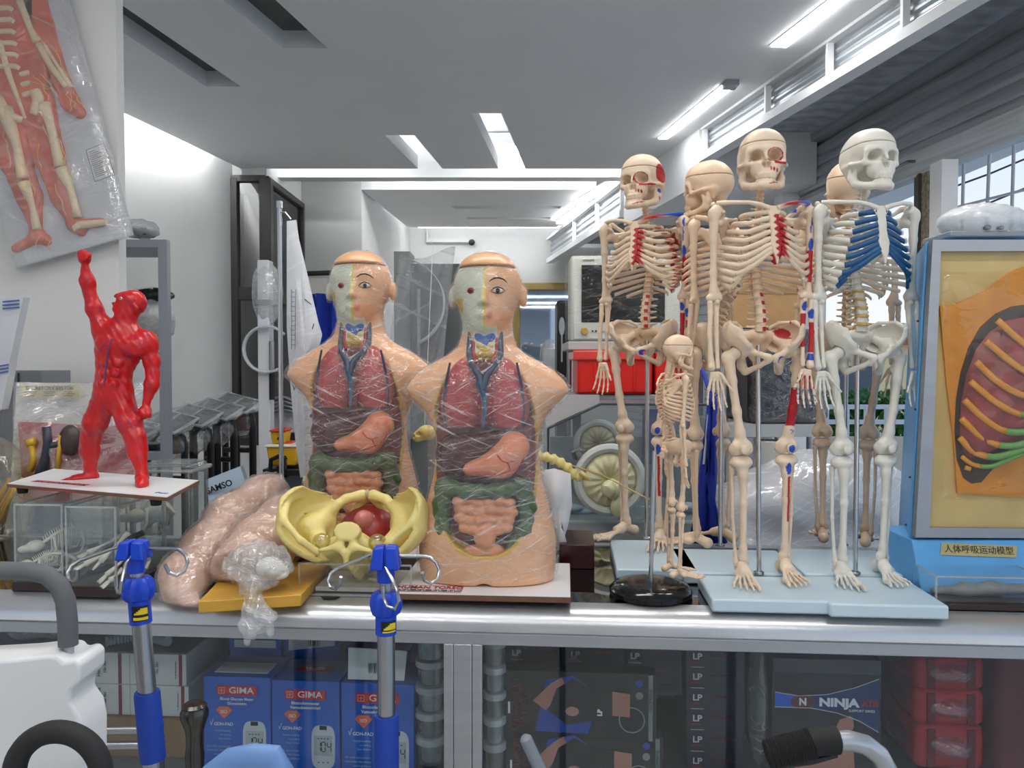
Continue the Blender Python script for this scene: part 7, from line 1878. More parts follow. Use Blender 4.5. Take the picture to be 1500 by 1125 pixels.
def bagmesh(ou, Yb, bulge, seed):
    c_ = np.mean(ou, 0); n = len(ou); b = MB(); V = []
    rings = [1, .85, .6, .3, .02]
    for sgn in (-1, 1):
        for f_ in rings:
            for i, (x, y) in enumerate(ou):
                q = c_ + (np.array((x, y)) - c_) * f_; hgt = bulge * (1 - f_ ** 2) * (1 + .5 * math.sin(q[1] * .09 + seed + q[0] * .11)) + .0008
                V.append(tuple(P(q[0], q[1], Yb + sgn * hgt)))
    R_ = len(rings)
    F1 = [(r * n + i, r * n + (i + 1) % n, (r + 1) * n + (i + 1) % n, (r + 1) * n + i) for r in range(R_ - 1) for i in range(n)]
    k_ = R_ * n; F2 = [tuple(v + k_ for v in reversed(f)) for f in F1]
    b.add(V, F1 + F2); return b
M_bagw = film('milky_bag', (250, 252, 255), base=.62, gloss=.2, rough=.2, white=.16, streak=.12, sscale=30, bump=1, bscale=20, wcol=(226, 230, 236))
bagmesh(ou, Y - .03, .022, 1).build('bag', M_bagw, db, world=True, sharp=0)
b = MB()
for i in range(12): b.tube([P(427, 428 + 7 * i, Y - .056), P(433 if i % 2 else 431, 428 + 7 * i, Y - .056)], .0009, 4)
b.tube([P(427, 424, Y - .056), P(427, 512, Y - .056)], .0009, 4); b.tube([P(433, 424, Y - .056), P(432, 512, Y - .056)], .0007, 4)
b.tube([P(430, 572, Y - .058), P(452, 528, Y - .058)], .0012, 4)
for i in range(7): b.tube([P(431 + 3 * i, 570 - 6 * i, Y - .058), P(428 + 3 * i, 563 - 6 * i, Y - .058)], .0009, 4)
b.tube([P(453, 496, Y - .05), P(460, 474, Y - .05)], .0014, 4); b.tube([P(446, 438, Y - .05), P(456, 446, Y - .05)], .0014, 4)
b.build('printed_scale', mat('navy_print', (40, 48, 84), .5), db, world=True)
MB().tube([P(446, 698, Y - .04), P(450, 730, Y - .06), P(460, 770, Y - .10)], 2.8 * S, 8).build('drain_tube', mat('cream_tube', (222, 218, 200), .4), db, world=True)
MB().tube([P(456, 690, Y - .04), P(454, 730, Y - .05), P(452, 775, Y - .06)], 4.5 * S, 8).build('drain_sleeve', M_bagw, db, world=True)
MB().box(tuple(P(456, 609, Y - .058)), (.008, .002, .009)).build('tag', mat('navy_print', (40, 48, 84), .5), db, world=True)
# clear canisters behind
t = thing('suction_unit', 'suction unit with clear jars and black parts on the floor behind the bag pole', 'unit', (P(425, 640, 3.3).x, 3.3, 0))
for x in (398, 424):
    p = P(x, 632, 3.3); h = P(x, 598, 3.3).z - p.z; MB().lathe([(.045, 0), (.05, h)], 16, tuple(p)).build('jar', film('jar_film', base=.3, gloss=.2, rough=.1, white=.1), t, world=True); MB().lathe([(.054, 0), (.054, .02)], 16, (p.x, p.y, p.z + h)).build('jar_lid', mat('white_enamel', (216, 220, 226), .35), t, world=True)
p = P(425, 632, 3.3); MB().box((p.x, 3.34, p.z / 2), (.22, .2, p.z - .002)).build('cabinet', M_black, t, world=True)
for i in range(4): MB().tube([P(380, 588 + 6 * i, 3.22), P(415, 582 + 6 * i, 3.22), P(440, 590 + 5 * i, 3.22)], .008, 8).build('tubing', M_steel, t, world=True)
# navy screen
Y = 3.6; t = thing('hospital_screen', 'royal blue fabric screen on a black rail behind the rear torso', 'screen', (P(470, 760, Y).x, Y, 0))
z1_ = P(470, 430, Y).z; x0, x1 = P(430, 500, Y).x, P(520, 500, Y).x
for x in (x0, x1): MB().tube([(x, Y, .02), (x, Y, z1_ + .09)], .012, 10).build('post', M_steel, t, world=True)
MB().tube([(x0, Y, z1_ + .09), (x1, Y, z1_ + .10)], .012, 10).build('top_rail', M_black, t, world=True)
MB().box(((x0 + x1) / 2, Y, z1_ + .035), (x1 - x0, .008, .07)).build('header', mat('grey_card', (190, 190, 184), .6), t, world=True)
b = MB(); b.sheet(lambda u, v: (x0 + (x1 - x0) * u, Y + .02 * math.sin(u * 26), .15 + (z1_ - .15) * v), 48, 2); o = b.build('curtain', mat('royal_blue_cloth', (16, 48, 158), .7), t, world=True); md = o.modifiers.new('thick', 'SOLIDIFY'); md.thickness = .004
# wrapped grey cabinet and plastic hoop
Y = 4.3; S = Y / F; t = thing('tall_cabinet', 'tall grey cabinet under a clear plastic sheet between the two torsos', 'cabinet', (P(590, 700, Y).x, Y, 0))
z1_ = P(590, 368, Y).z
MB().box((0, .1, z1_ / 2), (24 * S, .2, z1_)).build('column', mat('grey_green_enamel', (168, 176, 174), .45), t, bev=.004)
MB().box((50 * S, .1, P(640, 388, Y).z / 2), (70 * S, .3, P(640, 388, Y).z)).build('body', mat('mid_grey_metal2', (112, 116, 116), .5, var=.15, vscale=3), t)
MB().tube([(26 * S, -.06, P(0, 425, Y).z), (26 * S, -.06, P(0, 520, Y).z)], 2.4 * S, 8).build('handle', mat('white_enamel', (216, 220, 226), .35), t)
MB().box((20 * S, -.06, P(0, 395, Y).z), (10 * S, .03, 12 * S)).build('catch', M_black, t)
M_sheet = film('hoop_film', base=.14, gloss=.14, rough=.15, white=.05, streak=.2, sscale=14, bump=.8, bscale=7)
b = MB(); b.sheet(lambda u, v: ((-24 + 78 * u + 26 * (1 - v)) * S, -.12 - .05 * math.sin(v * 4 + u * 6), P(0, 375 + 260 * v + 10 * math.sin(u * 5), Y).z), 16, 18); o = b.build('plastic_sheet', M_sheet, t, sharp=0); md = o.modifiers.new('thick', 'SOLIDIFY'); md.thickness = .003
cz_ = P(0, 448, Y).z; b = MB(); b.tube([((0 + 66 * math.cos(a)) * S, -.2, cz_ + 66 * S * math.sin(a) * .95) for a in np.linspace(rad(70), rad(-62), 24)], [(2 + 7 * i / 23) * S for i in range(24)], 8, flat=.3, up=(0, 1, 0)); b.build('plastic_hoop', film('hoop_edge', base=.4, gloss=.2, rough=.15, white=.15), t, sharp=0)
# barred window, mirror, camera on the far wall
Yk = 9.55
w2_ = struct(bpy.data.objects.new('window_2', None)); COL.objects.link(w2_)
a, c = P(643, 452, Yk), P(690, 530, Yk)
struct(MB().box(((a.x + c.x) / 2, Yk + .02, (a.z + c.z) / 2), (c.x - a.x, .02, a.z - c.z)).build('window_pane', mat('bright_pane', (246, 244, 232), .5, emit=1.0), w2_))
b = MB()
for px in (643, 667, 672, 690): b.box((P(px, 490, Yk).x, Yk - .01, (a.z + c.z) / 2), (.05 if px in (667, 672) else .03, .04, a.z - c.z))
for py in (452, 474, 496, 518): b.box(((a.x + c.x) / 2, Yk - .01, P(650, py, Yk).z), (c.x - a.x, .02, .016))
for px in (652, 660, 680): b.box((P(px, 490, Yk).x, Yk - .01, (a.z + c.z) / 2), (.014, .02, a.z - c.z))
struct(b.build('window_frame', mat('grey_window_frame', (112, 118, 122), .5), w2_))
t = thing('wall_mirror', 'large gold framed mirror on the far wall between the front torso and the monitor', 'mirror', tuple(P(805, 640, Yk)))
a, c = P(756, 420, Yk), P(842, 640, Yk); w_ = (c.x - a.x); h = a.z - c.z; cx, cz2 = (a.x + c.x) / 2, (a.z + c.z) / 2
MB().box((cx, Yk + .01, cz2), (w_, .02, h)).build('mirror_glass', mat('mirror_glass', (150, 166, 188), .03, 1.), t, world=True)
for x in (a.x, c.x): MB().box((x, Yk - .01, cz2), (.10, .05, h + .1)).build('frame', mat('gold_frame', (150, 128, 76), .4, .4), t, world=True, bev=.01)
for z in (a.z, c.z): MB().box((cx, Yk - .01, z), (w_, .05, .09)).build('frame', mat('gold_frame', (150, 128, 76), .4, .4), t, world=True, bev=.01)
Yk = 9.6
t = thing('security_camera', 'white security camera with a black dome on a long bracket high on the far wall', 'camera', tuple(P(690, 355, Yk)))
MB().box(tuple(P(656, 353, Yk - .06)), (.52, .06, .035)).build('bracket', M_wall, t, world=True); MB().box(tuple(P(627, 345, Yk - .03)), (.03, .06, .16)).build('wall_plate', M_wall, t, world=True)
MB().ell(tuple(P(691, 355, Yk - .07)), (.04, .04, .04), 16).build('lens_dome', M_black, t, world=True)
# hanging small yellow skull and yellow spine
Y = 1.9; t = thing('yellow_skull', 'small yellow skull hanging between the two torsos', 'skull model', tuple(P(622, 636, Y)))
V, Fc = nets(lambda X: sub(sub(uns([els(X, (.006, 0, .004), (.024, .022, .019)), els(X, (-.016, -.004, -.006), (.014, .014, .013))], .01), els(X, (-.014, -.020, .002), (.007, .012, .0065)), .002), els(X, (-.026, -.012, -.005), (.004, .012, .005)), .002), (-.036, -.028, -.024), (.034, .026, .026), .002)
MB().add(smoothmesh(V, Fc), Fc).build('skull', M_ypel, t, sharp=0)
MB().tube([(0, 0, .02), (0.01, .12, .5)], .001, 4).build('string', M_kit, t)
Y = 1.72; t = thing('small_spine_model', 'thin yellow spine model with rods and a string, lying behind the front torso', 'spine model', tuple(P(800, 690, Y)))
sp_ = [(752, 655), (770, 664), (786, 668), (800, 670), (815, 674), (830, 684), (842, 696), (852, 700)]
pts = [P(x, y, Y) for x, y in dens_(sp_, 40)]
b = MB(); b.tube(pts, [.0115 + .003 * math.sin(i * 1.6) for i in range(40)], 9, flat=.8); b.build('spine', M_ypel, t, world=True, sharp=0)
b = MB(); b.tube([P(842, 694, Y), P(856, 700, Y), P(864, 702, Y - .02), P(850, 692, Y - .01)], [.009, .006, .004, .006], 8); b.build('sacrum', M_ypel, t, world=True, sharp=0)
for pr_ in (((760, 690), (846, 691)), ((760, 701), (862, 699))): MB().tube([P(*pr_[0], Y), P(*pr_[1], Y)], .0042, 8).build('limb_rod', M_ypel, t, world=True)
MB().tube([P(838, 682, Y), P(880, 695, Y - .03), P(952, 732, 1.56)], .0016, 6).build('string', mat('tan_string', (196, 168, 110), .6), t, world=True)
wb_ = thing('white_bag', 'crumpled white plastic bag hanging behind the right side of the front torso', 'bag', tuple(P(825, 740, 1.70)))
bagmesh([(790, 690), (812, 686), (836, 694), (838, 740), (832, 770), (826, 790), (832, 800), (818, 806), (800, 780), (795, 740)], 1.68, .03, 4).build('bag', mat('white_thin_plastic', (224, 226, 230), .35, bump=.4, bscale=20), wb_, world=True, sharp=0)
a = PZ(834, 834, ZT); t = thing('mahogany_block', 'dark mahogany box on the counter behind the front torso', 'box', (P(845, 810, 1.66).x, 1.66, ZT), CA)
MB().box((0, .06, .026), (.075, .15, .052)).build('box', mat('mahogany', (58, 18, 22), .22, var=.15, vscale=10), t, bev=.002)
# ------------------------------------------------------------------ medical equipment behind the skeletons
M_mon = mat('offwhite_monitor', (214, 216, 208), .4)
Y = 2.66; S = Y / F
cart = thing('equipment_cart', 'steel pole cart with a pale shelf carrying the monitor and the red box', 'cart', (P(930, 700, Y).x, Y, 0))
zs = P(930, 497, Y).z
def bx(px0, py0, px1, py1, Y, dep, nm, m, par, bev=.0, off=0.):
    a, c = P(px0, py0, Y), P(px1, py1, Y)
    return MB().box(((a.x + c.x) / 2, Y + dep / 2 + off, (a.z + c.z) / 2), (c.x - a.x, dep, a.z - c.z)).build(nm, m, par, world=True, bev=bev)
bx(832, 500, 1022, 513, Y, .34, 'shelf', mat('pale_cart_shelf', (186, 190, 190), .4), cart, .004)
bx(840, 578, 1016, 586, Y, .34, 'shelf', mat('pale_cart_shelf', (186, 190, 190), .4), cart, .004)
for px in (1014,): MB().tube([(P(px, 0, Y).x, Y - .01, .02), (P(px, 0, Y).x, Y - .01, P(px, 448, Y).z)], 5.5 * S, 14).build('pole', M_steel, cart, world=True)
MB().tube([(P(845, 0, Y).x, Y + .3, .02), (P(845, 0, Y).x, Y + .3, zs)], 5 * S, 12).build('pole', M_steel, cart, world=True)
bx(1003, 482, 1026, 512, Y - .03, .06, 'pole_clamp', mat('clamp_grey', (150, 158, 160), .4), cart, .004)
bx(836, 790, 1030, 800, Y, .34, 'lower_shelf', mat('pale_cart_shelf', (186, 190, 190), .4), cart, .004)
mn = thing('patient_monitor', 'off-white patient monitor with a black screen, wrapped in plastic', 'monitor', (P(915, 498, Y).x, Y + .1, zs + .002))
bx(836, 374, 1000, 500, Y + .02, .14, 'housing', M_mon, mn, .012)
bx(852, 388, 974, 472, Y + .012, .012, 'screen', mat('monitor_screen', (14, 16, 20), .12), mn, .002)
bx(840, 472, 1000, 497, Y + .014, .01, 'control_strip', mat('pale_strip', (204, 208, 202), .4), mn, .003)
p = P(856, 485, Y + .01); MB().lathe([(5.5 * S, 0), (4.6 * S, .012)], 18, M=T(p) @ Rx(PI / 2)).build('knob', mat('ochre_knob', (196, 150, 60), .4), mn, world=True)
for px in (868, 873, 884, 915, 940): p = P(px, 485, Y + .012); MB().ell(tuple(p), (.0035, .003, .0035), 8).build('button', M_dk if px < 880 else M_alu, mn, world=True)
MB().prism([(math.cos(a) * .0, 0) for a in ()] or [(-.02, -.002), (.02, -.002), (.02, .002), (-.02, .002)], 0, .001, M=T(P(862, 381, Y + .018)) @ Rx(PI / 2)).build('brand_mark', mat('grey_band', (130, 136, 136), .5), mn, world=True)
a, c = P(832, 370, Y), P(1003, 503, Y)
V, Fc = nets(lambda X: bxs(X, ((a.x + c.x) / 2, Y + .085, (a.z + c.z) / 2), ((c.x - a.x) / 2, .10, (a.z - c.z) / 2 - .004), .02) + .004 * np.sin(X[0] * 60 + X[2] * 40) * np.sin(X[2] * 70 - X[0] * 20), (a.x - .02, Y - .04, c.z - .0), (c.x + .02, Y + .21, a.z + .02), .011)
MB().add(V, Fc).build('plastic_wrap', film('monitor_wrap', base=.006, gloss=.05, rough=.06, white=.005, streak=.26, sscale=70, bump=.9, bscale=16, edge=.4), mn, world=True, sharp=0)
rb = thing('red_box', 'bright red plastic equipment box hanging under the monitor', 'box', (P(900, 578, Y).x, Y, P(900, 578, Y).z + .002))
M_redp = mat('bright_red_plastic', (222, 34, 26), .3)
bx(846, 517, 956, 577, Y - .02, .22, 'bin', M_redp, rb, .008); bx(840, 513, 958, 528, Y - .03, .24, 'rim', mat('clear_red_rim', (226, 74, 66), .2), rb, .006)
for px in (870, 928): bx(px, 532, px + 3, 574, Y - .026, .01, 'rib', M_redp, rb, .002)
rb2 = thing('red_box', 'second red box, partly hidden by the small skeleton', 'box', (P(985, 578, Y).x, Y, P(900, 578, Y).z + .002))
bx(960, 517, 1008, 577, Y - .01, .2, 'bin', M_redp, rb2, .008)
# incubator
Y = 2.2; S = Y / F; ic = thing('infant_incubator', 'clear hooded infant incubator with two round sleeved ports, below the red box', 'incubator', (P(900, 790, Y).x, Y + .2, 0))
bx(800, 762, 1040, 795, Y + .02, .4, 'bed_base', mat('pale_cart_shelf', (186, 190, 190), .4), ic, .01)
a = P(900, 795, Y); MB().box((a.x, Y + .22, a.z / 2), (.4, .3, a.z - .002)).build('pedestal', mat('white_enamel', (216, 220, 226), .35), ic, world=True)
hood = [(803, 628), (880, 592), (1038, 593), (1038, 762), (803, 762)]
q_ = [P(x, y, Y) for x, y in hood]; n = 5; b = MB(); V = [tuple(v) for v in q_] + [(v.x, v.y + .4, v.z) for v in q_]
b.add(V, [tuple(range(n)), tuple(reversed(range(n, 2 * n)))] + [((i + 1) % n, i, n + i, n + (i + 1) % n) for i in range(n)]); b.build('hood', film('hood_film', (230, 236, 238), base=.05, gloss=.12, rough=.05, white=.03, bump=.2, edge=.6), ic, world=True)
MB().tube([P(803, 762, Y - .004), P(803, 628, Y - .004), P(880, 592, Y - .004), P(1038, 593, Y - .004)], .0035, 8).build('hood_edge', mat('dark_edge', (70, 74, 78), .4), ic, world=True)
MB().hexa([P(800, 626, Y - .004), P(878, 590, Y - .004), P(878, 578, Y - .004), P(800, 578, Y - .004)] + [P(800, 626, Y + .3), P(878, 590, Y + .3), P(878, 578, Y + .3), P(800, 578, Y + .3)]).build('hood_shoulder', mat('pale_hood_panel', (204, 204, 206), .4), ic, world=True)
bx(806, 640, 1036, 760, Y + .41, .02, 'back_panel', mat('grey_inner_panel', (158, 164, 168), .5, var=.1, vscale=6), ic)
bx(944, 600, 970, 680, Y + .34, .04, 'blue_panel', mat('navy_panel', (30, 66, 130), .5), ic)
M_slv = mat('cream_sleeve', (226, 222, 182), .55); M_slv2 = mat('tan_sleeve', (190, 178, 150), .55)
for (px, py, r, m_, ring, yo) in ((876, 650, 27, M_slv2, 36, .03), (893, 703, 40, M_slv, 52, -.03)):
    p = P(px, py, Y + yo)
    MB().tube([p + Vector((ring * .88 * S * math.cos(a_), 0, ring * .88 * S * math.sin(a_))) for a_ in np.linspace(0, 2 * PI, 40)[:-1]], ring * .14 * S, 8, closed=True).build('port_ring', mat('port_ring', (204, 208, 204), .35), ic, world=True)
    b = MB(); N_ = 64; V = []; rings = [(1.0, 0.), (.85, -.012), (.6, -.018), (.35, -.014), (.16, .004), (.0, .01)]
    for f_, d_ in rings:
        for j in range(N_): a_ = 2 * PI * j / N_; V.append(tuple(p + Vector((r * 1.02 * S * f_ * math.cos(a_), d_ + (.003 if j % 4 < 2 else -.001) * (f_ < .95), r * 1.02 * S * f_ * math.sin(a_)))))
    b.add(V, [(q * N_ + j, q * N_ + (j + 1) % N_, (q + 1) * N_ + (j + 1) % N_, (q + 1) * N_ + j) for q in range(5) for j in range(N_)]); o = b.build('sleeve', m_, ic, world=True, sharp=0); md = o.modifiers.new('thick', 'SOLIDIFY'); md.thickness = .004
o = crumple((.028, .02, .026), 91, amp=.2).build('sleeve_knot', M_slv, ic, world=True); o.location = P(896, 716, Y - .06)
o = crumple((.02, .012, .03), 92, amp=.2).build('sleeve_tail', M_slv, ic, world=True); o.location = P(905, 742, Y - .055)
MB().tube([P(843, 672, Y - .01), P(840, 662, Y - .03), P(848, 657, Y - .04), P(858, 660, Y - .01)], .006, 8).build('latch', M_steel, ic, world=True)
b = MB(); rn = random.Random(12)
for i in range(9): q0 = P(820 + rn.uniform(0, 190), 755 - rn.uniform(0, 14), Y + .1 + .2 * rn.random()); b.ell(tuple(q0), (.03 + .03 * rn.random(), .03, .012), 10)
b.build('bedding', mat('pale_blue_bedding', (180, 196, 214), .6, var=.1), ic, world=True, sharp=0)
# black quiver bag left of monitor
Y = 3.2; t = thing('black_bag', 'tall black case with a pale oval print, left of the monitor', 'case', (P(830, 600, Y).x, Y, 0))
bx(816, 440, 846, 562, Y, .16, 'case_body', M_black, t, .01); bx(816, 562, 850, 1027, Y, .16, 'case_stand', mat('dark_tray', (64, 70, 78), .35), t)
p = P(823, 478, Y - .003); MB().lathe([(.012, 0), (.012, .002)], 20, M=T(p) @ Rx(PI / 2) @ SCL(1, 3.2, 1)).build('oval_print', mat('pale_print2', (170, 176, 184), .4), t, world=True); bx(822, 475, 824, 530, Y - .004, .003, 'line_print', mat('pale_print2', (170, 176, 184), .4), t)
t = thing('wrapped_device', 'small pale device in crumpled clear plastic before the mirror', 'device', (P(808, 540, 3.6).x, 3.6, 0))
bx(796, 510, 816, 972, 3.6, .12, 'stand', mat('white_enamel', (216, 220, 226), .35), t, .004)
o = crumple((.05, .07, .09), 95, amp=.12).build('plastic_wrap', M_limbfilm, t, world=True); o.location = P(806, 525, 3.64)
# blue cloth strip, carton, wrapped machine
Y = 2.0; t = thing('blue_bag', 'royal blue cloth sling hanging from the steel pole, flared at the bottom', 'bag', tuple(P(1040, 790, Y)))
M_rb = mat('royal_blue_cloth', (16, 48, 158), .7)
b = MB(); prof_ = [(1036, 1047, 575), (1034, 1046, 640), (1029, 1044, 700), (1026, 1046, 730), (1018, 1058, 770), (1012, 1066, 795)]
V = []
for x0, x1, y in prof_:
    for k_ in range(7): V.append(tuple(P(x0 + (x1 - x0) * k_ / 6, y, Y + .012 * math.sin(k_ * 2.2 + y * .02))))
b.add(V, [(i * 7 + j, i * 7 + j + 1, (i + 1) * 7 + j + 1, (i + 1) * 7 + j) for i in range(5) for j in range(6)]); o = b.build('cloth', M_rb, t, world=True, sharp=0); md = o.modifiers.new('thick', 'SOLIDIFY'); md.thickness = .012
MB().tube([P(1041, 577, Y), P(1030, 545, Y + .2), P(1016, 520, 2.48)], .006, 8).build('strap', M_rb, t, world=True)
MB().tube([P(1031, 680, Y - .008), P(1038, 600, Y - .008)], .003, 6).build('white_piping', M_kit, t, world=True)
Y = 2.55; rk = thing('equipment_rack', 'rack behind the skeletons with the brown carton on top', 'rack', (P(1130, 800, Y).x, Y + .2, 0))
for px in (1070, 1200):
    for dy in (.04, .36): MB().tube([(P(px, 0, Y).x, Y + dy, 0), (P(px, 0, Y).x, Y + dy, P(0, 484, Y).z)], .012, 10).build('post', M_alu, rk, world=True)
bx(1062, 482, 1210, 488, Y, .4, 'shelf', M_alu, rk); bx(1062, 622, 1210, 640, Y - .08, .46, 'shelf', mat('pale_cart_shelf', (186, 190, 190), .4), rk)
t = thing('brown_carton', 'brown cardboard carton with a tape strip behind the middle skeleton', 'box', (P(1128, 482, Y).x, Y, P(0, 482, Y).z + .001))
bx(1074, 392, 1172, 481, Y + .02, .3, 'carton', mat('brown_cardboard2', (186, 146, 100), .75, var=.06), t, .002); bx(1074, 418, 1172, 430, Y + .018, .003, 'tape', mat('tan_tape', (170, 128, 78), .35), t)
M_bwrap = film('black_stretch', (150, 152, 158), base=.05, gloss=.35, rough=.12, white=.0, streak=.5, sscale=80, bump=1, bscale=26, edge=.3, wcol=(190, 194, 200))
t = thing('wrapped_machine', 'black machine tightly wrapped in clear film behind the middle skeleton', 'machine', (P(1150, 620, Y).x, Y, P(0, 622, Y).z + .001))
bx(1098, 486, 1200, 621, Y - .04, .34, 'body', mat('black_machine', (26, 28, 32), .4), t, .02)
a, c = P(1094, 482, Y), P(1205, 622, Y)
V, Fc = nets(lambda X: bxs(X, ((a.x + c.x) / 2, Y + .12, (a.z + c.z) / 2), ((c.x - a.x) / 2, .185, (a.z - c.z) / 2), .03) + .004 * np.sin(X[0] * 50 + X[2] * 40) * np.sin(X[2] * 60 - X[1] * 20), (a.x - .02, Y - .09, c.z + .003), (c.x + .02, Y + .33, a.z + .0), .012)
MB().add(V, Fc).build('plastic_wrap', M_bwrap, t, world=True, sharp=0)
t = thing('paper_roll', 'white paper roll standing under the wrapped black machine', 'roll', (*P(1129, 720, 2.5).xy, 0))
p = P(1129, 640, 2.5); MB().lathe([(.055, .0), (.055, p.z - .012)], 24).build('roll', M_kit, t)
t = thing('wrapped_pallet', 'bulky white load wrapped in clear film on the floor behind the skeletons', 'load', (P(1190, 800, 2.25).x, 2.25, 0))
M_pw = film('pallet_film', base=.42, gloss=.30, rough=.1, white=.08, streak=.45, sscale=60, bump=1, bscale=16, edge=.3)
p = P(1190, 650, 2.6)
V, Fc = nets(lambda X: uns([bxs(X, (.86, 2.25, .45), (.27, .17, .45), .06), els(X, (.91, 2.25, .98), (.27, .15, .17)), bxs(X, (.69, 2.25, .86), (.09, .14, .18), .05)], .08) + .008 * np.sin(X[0] * 26 + X[2] * 18) * np.sin(X[2] * 30 - X[1] * 14), (.56, 2.04, .0), (1.24, 2.46, 1.19), .018)
MB().add(V, Fc).build('film_wrap', M_pw, t, world=True, sharp=0)
V, Fc = nets(lambda X: uns([bxs(X, (.86, 2.25, .44), (.25, .15, .44), .05), els(X, (.91, 2.25, .96), (.24, .13, .15)), bxs(X, (.69, 2.25, .85), (.075, .12, .17), .05)], .08), (.56, 2.04, .0), (1.24, 2.46, 1.16), .025)
MB().add(V, Fc).build('load', mat('white_load', (240, 241, 242), .5, var=.05), t, world=True, sharp=0)
# ------------------------------------------------------------------ outside the opening
M_wgr = mat('white_grille_paint', (222, 226, 232), .45)
gr = thing('white_grille', 'white metal window grille against the sky above the blue case', 'grille', (XW(2.6) + .5, 3.4, 0))
def gp_(px, py): return P(px, py, 4.3 + (px - 1400) * -.0022)
for px0, px1 in ((1413, 1408), (1451, 1443), (1486, 1480), (1525, 1518)): MB().tube([gp_(px0, 190), gp_(px1, 380)] if px0 < 1520 else [gp_(px0, 150), gp_(px1, 380)], .009, 8).build('bar', M_wgr, gr, world=True)
for (a_, c_) in (((1396, 305), (1540, 268)), ((1400, 210), (1540, 175))): MB().tube([gp_(*a_), gp_(*c_)], .008, 8).build('rail', M_wgr, gr, world=True)
MB().tube([gp_(1410, 380), Vector((gp_(1410, 380).x, gp_(1410, 380).y, 0))], .012, 8).build('post', M_wgr, gr, world=True)
ca = thing('power_cables', 'dark overhead cables crossing the sky behind the white grille', 'cable', tuple(P(1450, 280, 9)))
for (a_, c_) in (((1380, 262), (1520, 205)), ((1380, 280), (1520, 225)), ((1380, 322), (1520, 268))): MB().tube([P(*a_, 9), P((a_[0] + c_[0]) / 2, (a_[1] + c_[1]) / 2 + 2, 9), P(*c_, 9)], .012, 6).build('cable', M_dk, ca, world=True)
for x_ in (P(1380, 262, 9).x, P(1520, 205, 9).x + .3): MB().tube([(x_, 9, 0), (x_, 9, 4.5)], .06, 8).build('pole', mat('grey_pole', (150, 150, 148), .7), ca, world=True)
struct(MB().box((9, 6, -.06), (14, 24, .08)).build('ground', mat('pale_pavement', (214, 210, 202), .8)))
Y = 8.5; fe = thing('street_fence', 'white railing on a low wall outside, seen between the whiter skeleton\'s legs', 'fence', (P(1300, 640, Y).x, Y, 0))
a, c = P(1180, 590, Y), P(1420, 590, Y); z0_, z1_ = P(0, 640, Y).z, P(0, 596, Y).z
MB().box(((a.x + c.x) / 2, Y, z0_ / 2), (c.x - a.x, .15, z0_)).build('low_wall', mat('cream_wall', (220, 206, 182), .8), fe, world=True)
for i in range(9): x_ = a.x + (c.x - a.x) * i / 8; MB().box((x_, Y, (z0_ + z1_) / 2), (.05, .05, z1_ - z0_)).build('post', M_wgr, fe, world=True)
for z in (z1_, (z0_ + z1_) / 2): MB().box(((a.x + c.x) / 2, Y, z), (c.x - a.x, .04, .05)).build('rail', M_wgr, fe, world=True)
hd = thing('hedge', 'green hedge beyond the street fence', 'hedge', (P(1300, 600, 10).x, 10, 0))
rn = random.Random(77); b = MB()
for i in range(2600):
    x_ = P(1190, 0, 10).x + rn.random() * 2.4; z_ = rn.random() ** .8 * 1.05; y_ = 10 + rn.uniform(-.3, .3); s_ = .075
    u_ = Vector((rn.uniform(-1, 1), rn.uniform(-1, 1), rn.uniform(-1, 1))).normalized() * s_; v_ = u_.orthogonal().normalized() * s_ * .5; c_ = Vector((x_, y_, z_))
    b.add([tuple(c_ - u_), tuple(c_ + v_), tuple(c_ + u_), tuple(c_ - v_)], [(0, 1, 2, 3)])
b.build('leaves', mat('hedge_green', (70, 120, 50), .7, var=.3, vscale=4), hd, world=True)
for i in range(5): x_ = P(1200, 0, 10).x + .5 * i; MB().tube([(x_, 10, 0), (x_ + .05, 10, .8)], .03, 6).build('stem', mat('bark', (90, 70, 50), .9), hd, world=True)
bd = thing('street_building', 'pale yellow building across the street behind the skeletons', 'building', (7.2, 16, 0))
MB().box((7.2, 17, .9), (5, 2, 1.8)).build('wall', mat('pale_yellow_wall', (236, 214, 160), .8), bd, world=True)
MB().box((7.2, 16.9, 1.86), (5.3, 2.3, .14)).build('roof', mat('terracotta', (170, 96, 70), .8), bd, world=True)
for i in range(3): MB().box((5.6 + 1.5 * i, 15.98, 1.0), (.7, .06, .7)).build('window', mat('dark_window', (70, 82, 92), .2), bd, world=True)
# ------------------------------------------------------------------ respiratory motion model in its blue case
rc_ = thing('breathing_model', 'blue case with a framed relief of a lung behind ribs, at the right edge', 'anatomy model', (*PZ(1420, 872, ZT).xy, ZT))
M_bcase = mat('blue_painted_case', (92, 164, 222), .4, var=.05)
Yb, Yt = 1.47, 1.415
def fp(px, py, off=0.):     # point on the (slightly forward leaning) front panel
    u = (785 - py) / 433.; Y = Yb + (Yt - Yb) * u - off
    p = P(px, py, Yb + (Yt - Yb) * u); return Vector((p.x, p.y - off, p.z))
dpt = Vector((.0, .20, 0))
q = [fp(1334, 838), fp(1700, 838), fp(1700, 352), fp(1361, 352)]
bk = [v + Vector((.105, .26, 0)) for v in (q[0], q[3])]; bkr = [v + dpt for v in (q[1], q[2])]
o_ = Vector((0, .012, 0))
MB().hexa([q[0] + o_, q[1] + o_, bkr[0], bk[0], q[3] + o_, q[2] + o_, bkr[1], bk[1]]).build('case', M_bcase, rc_, world=True, bev=.003)
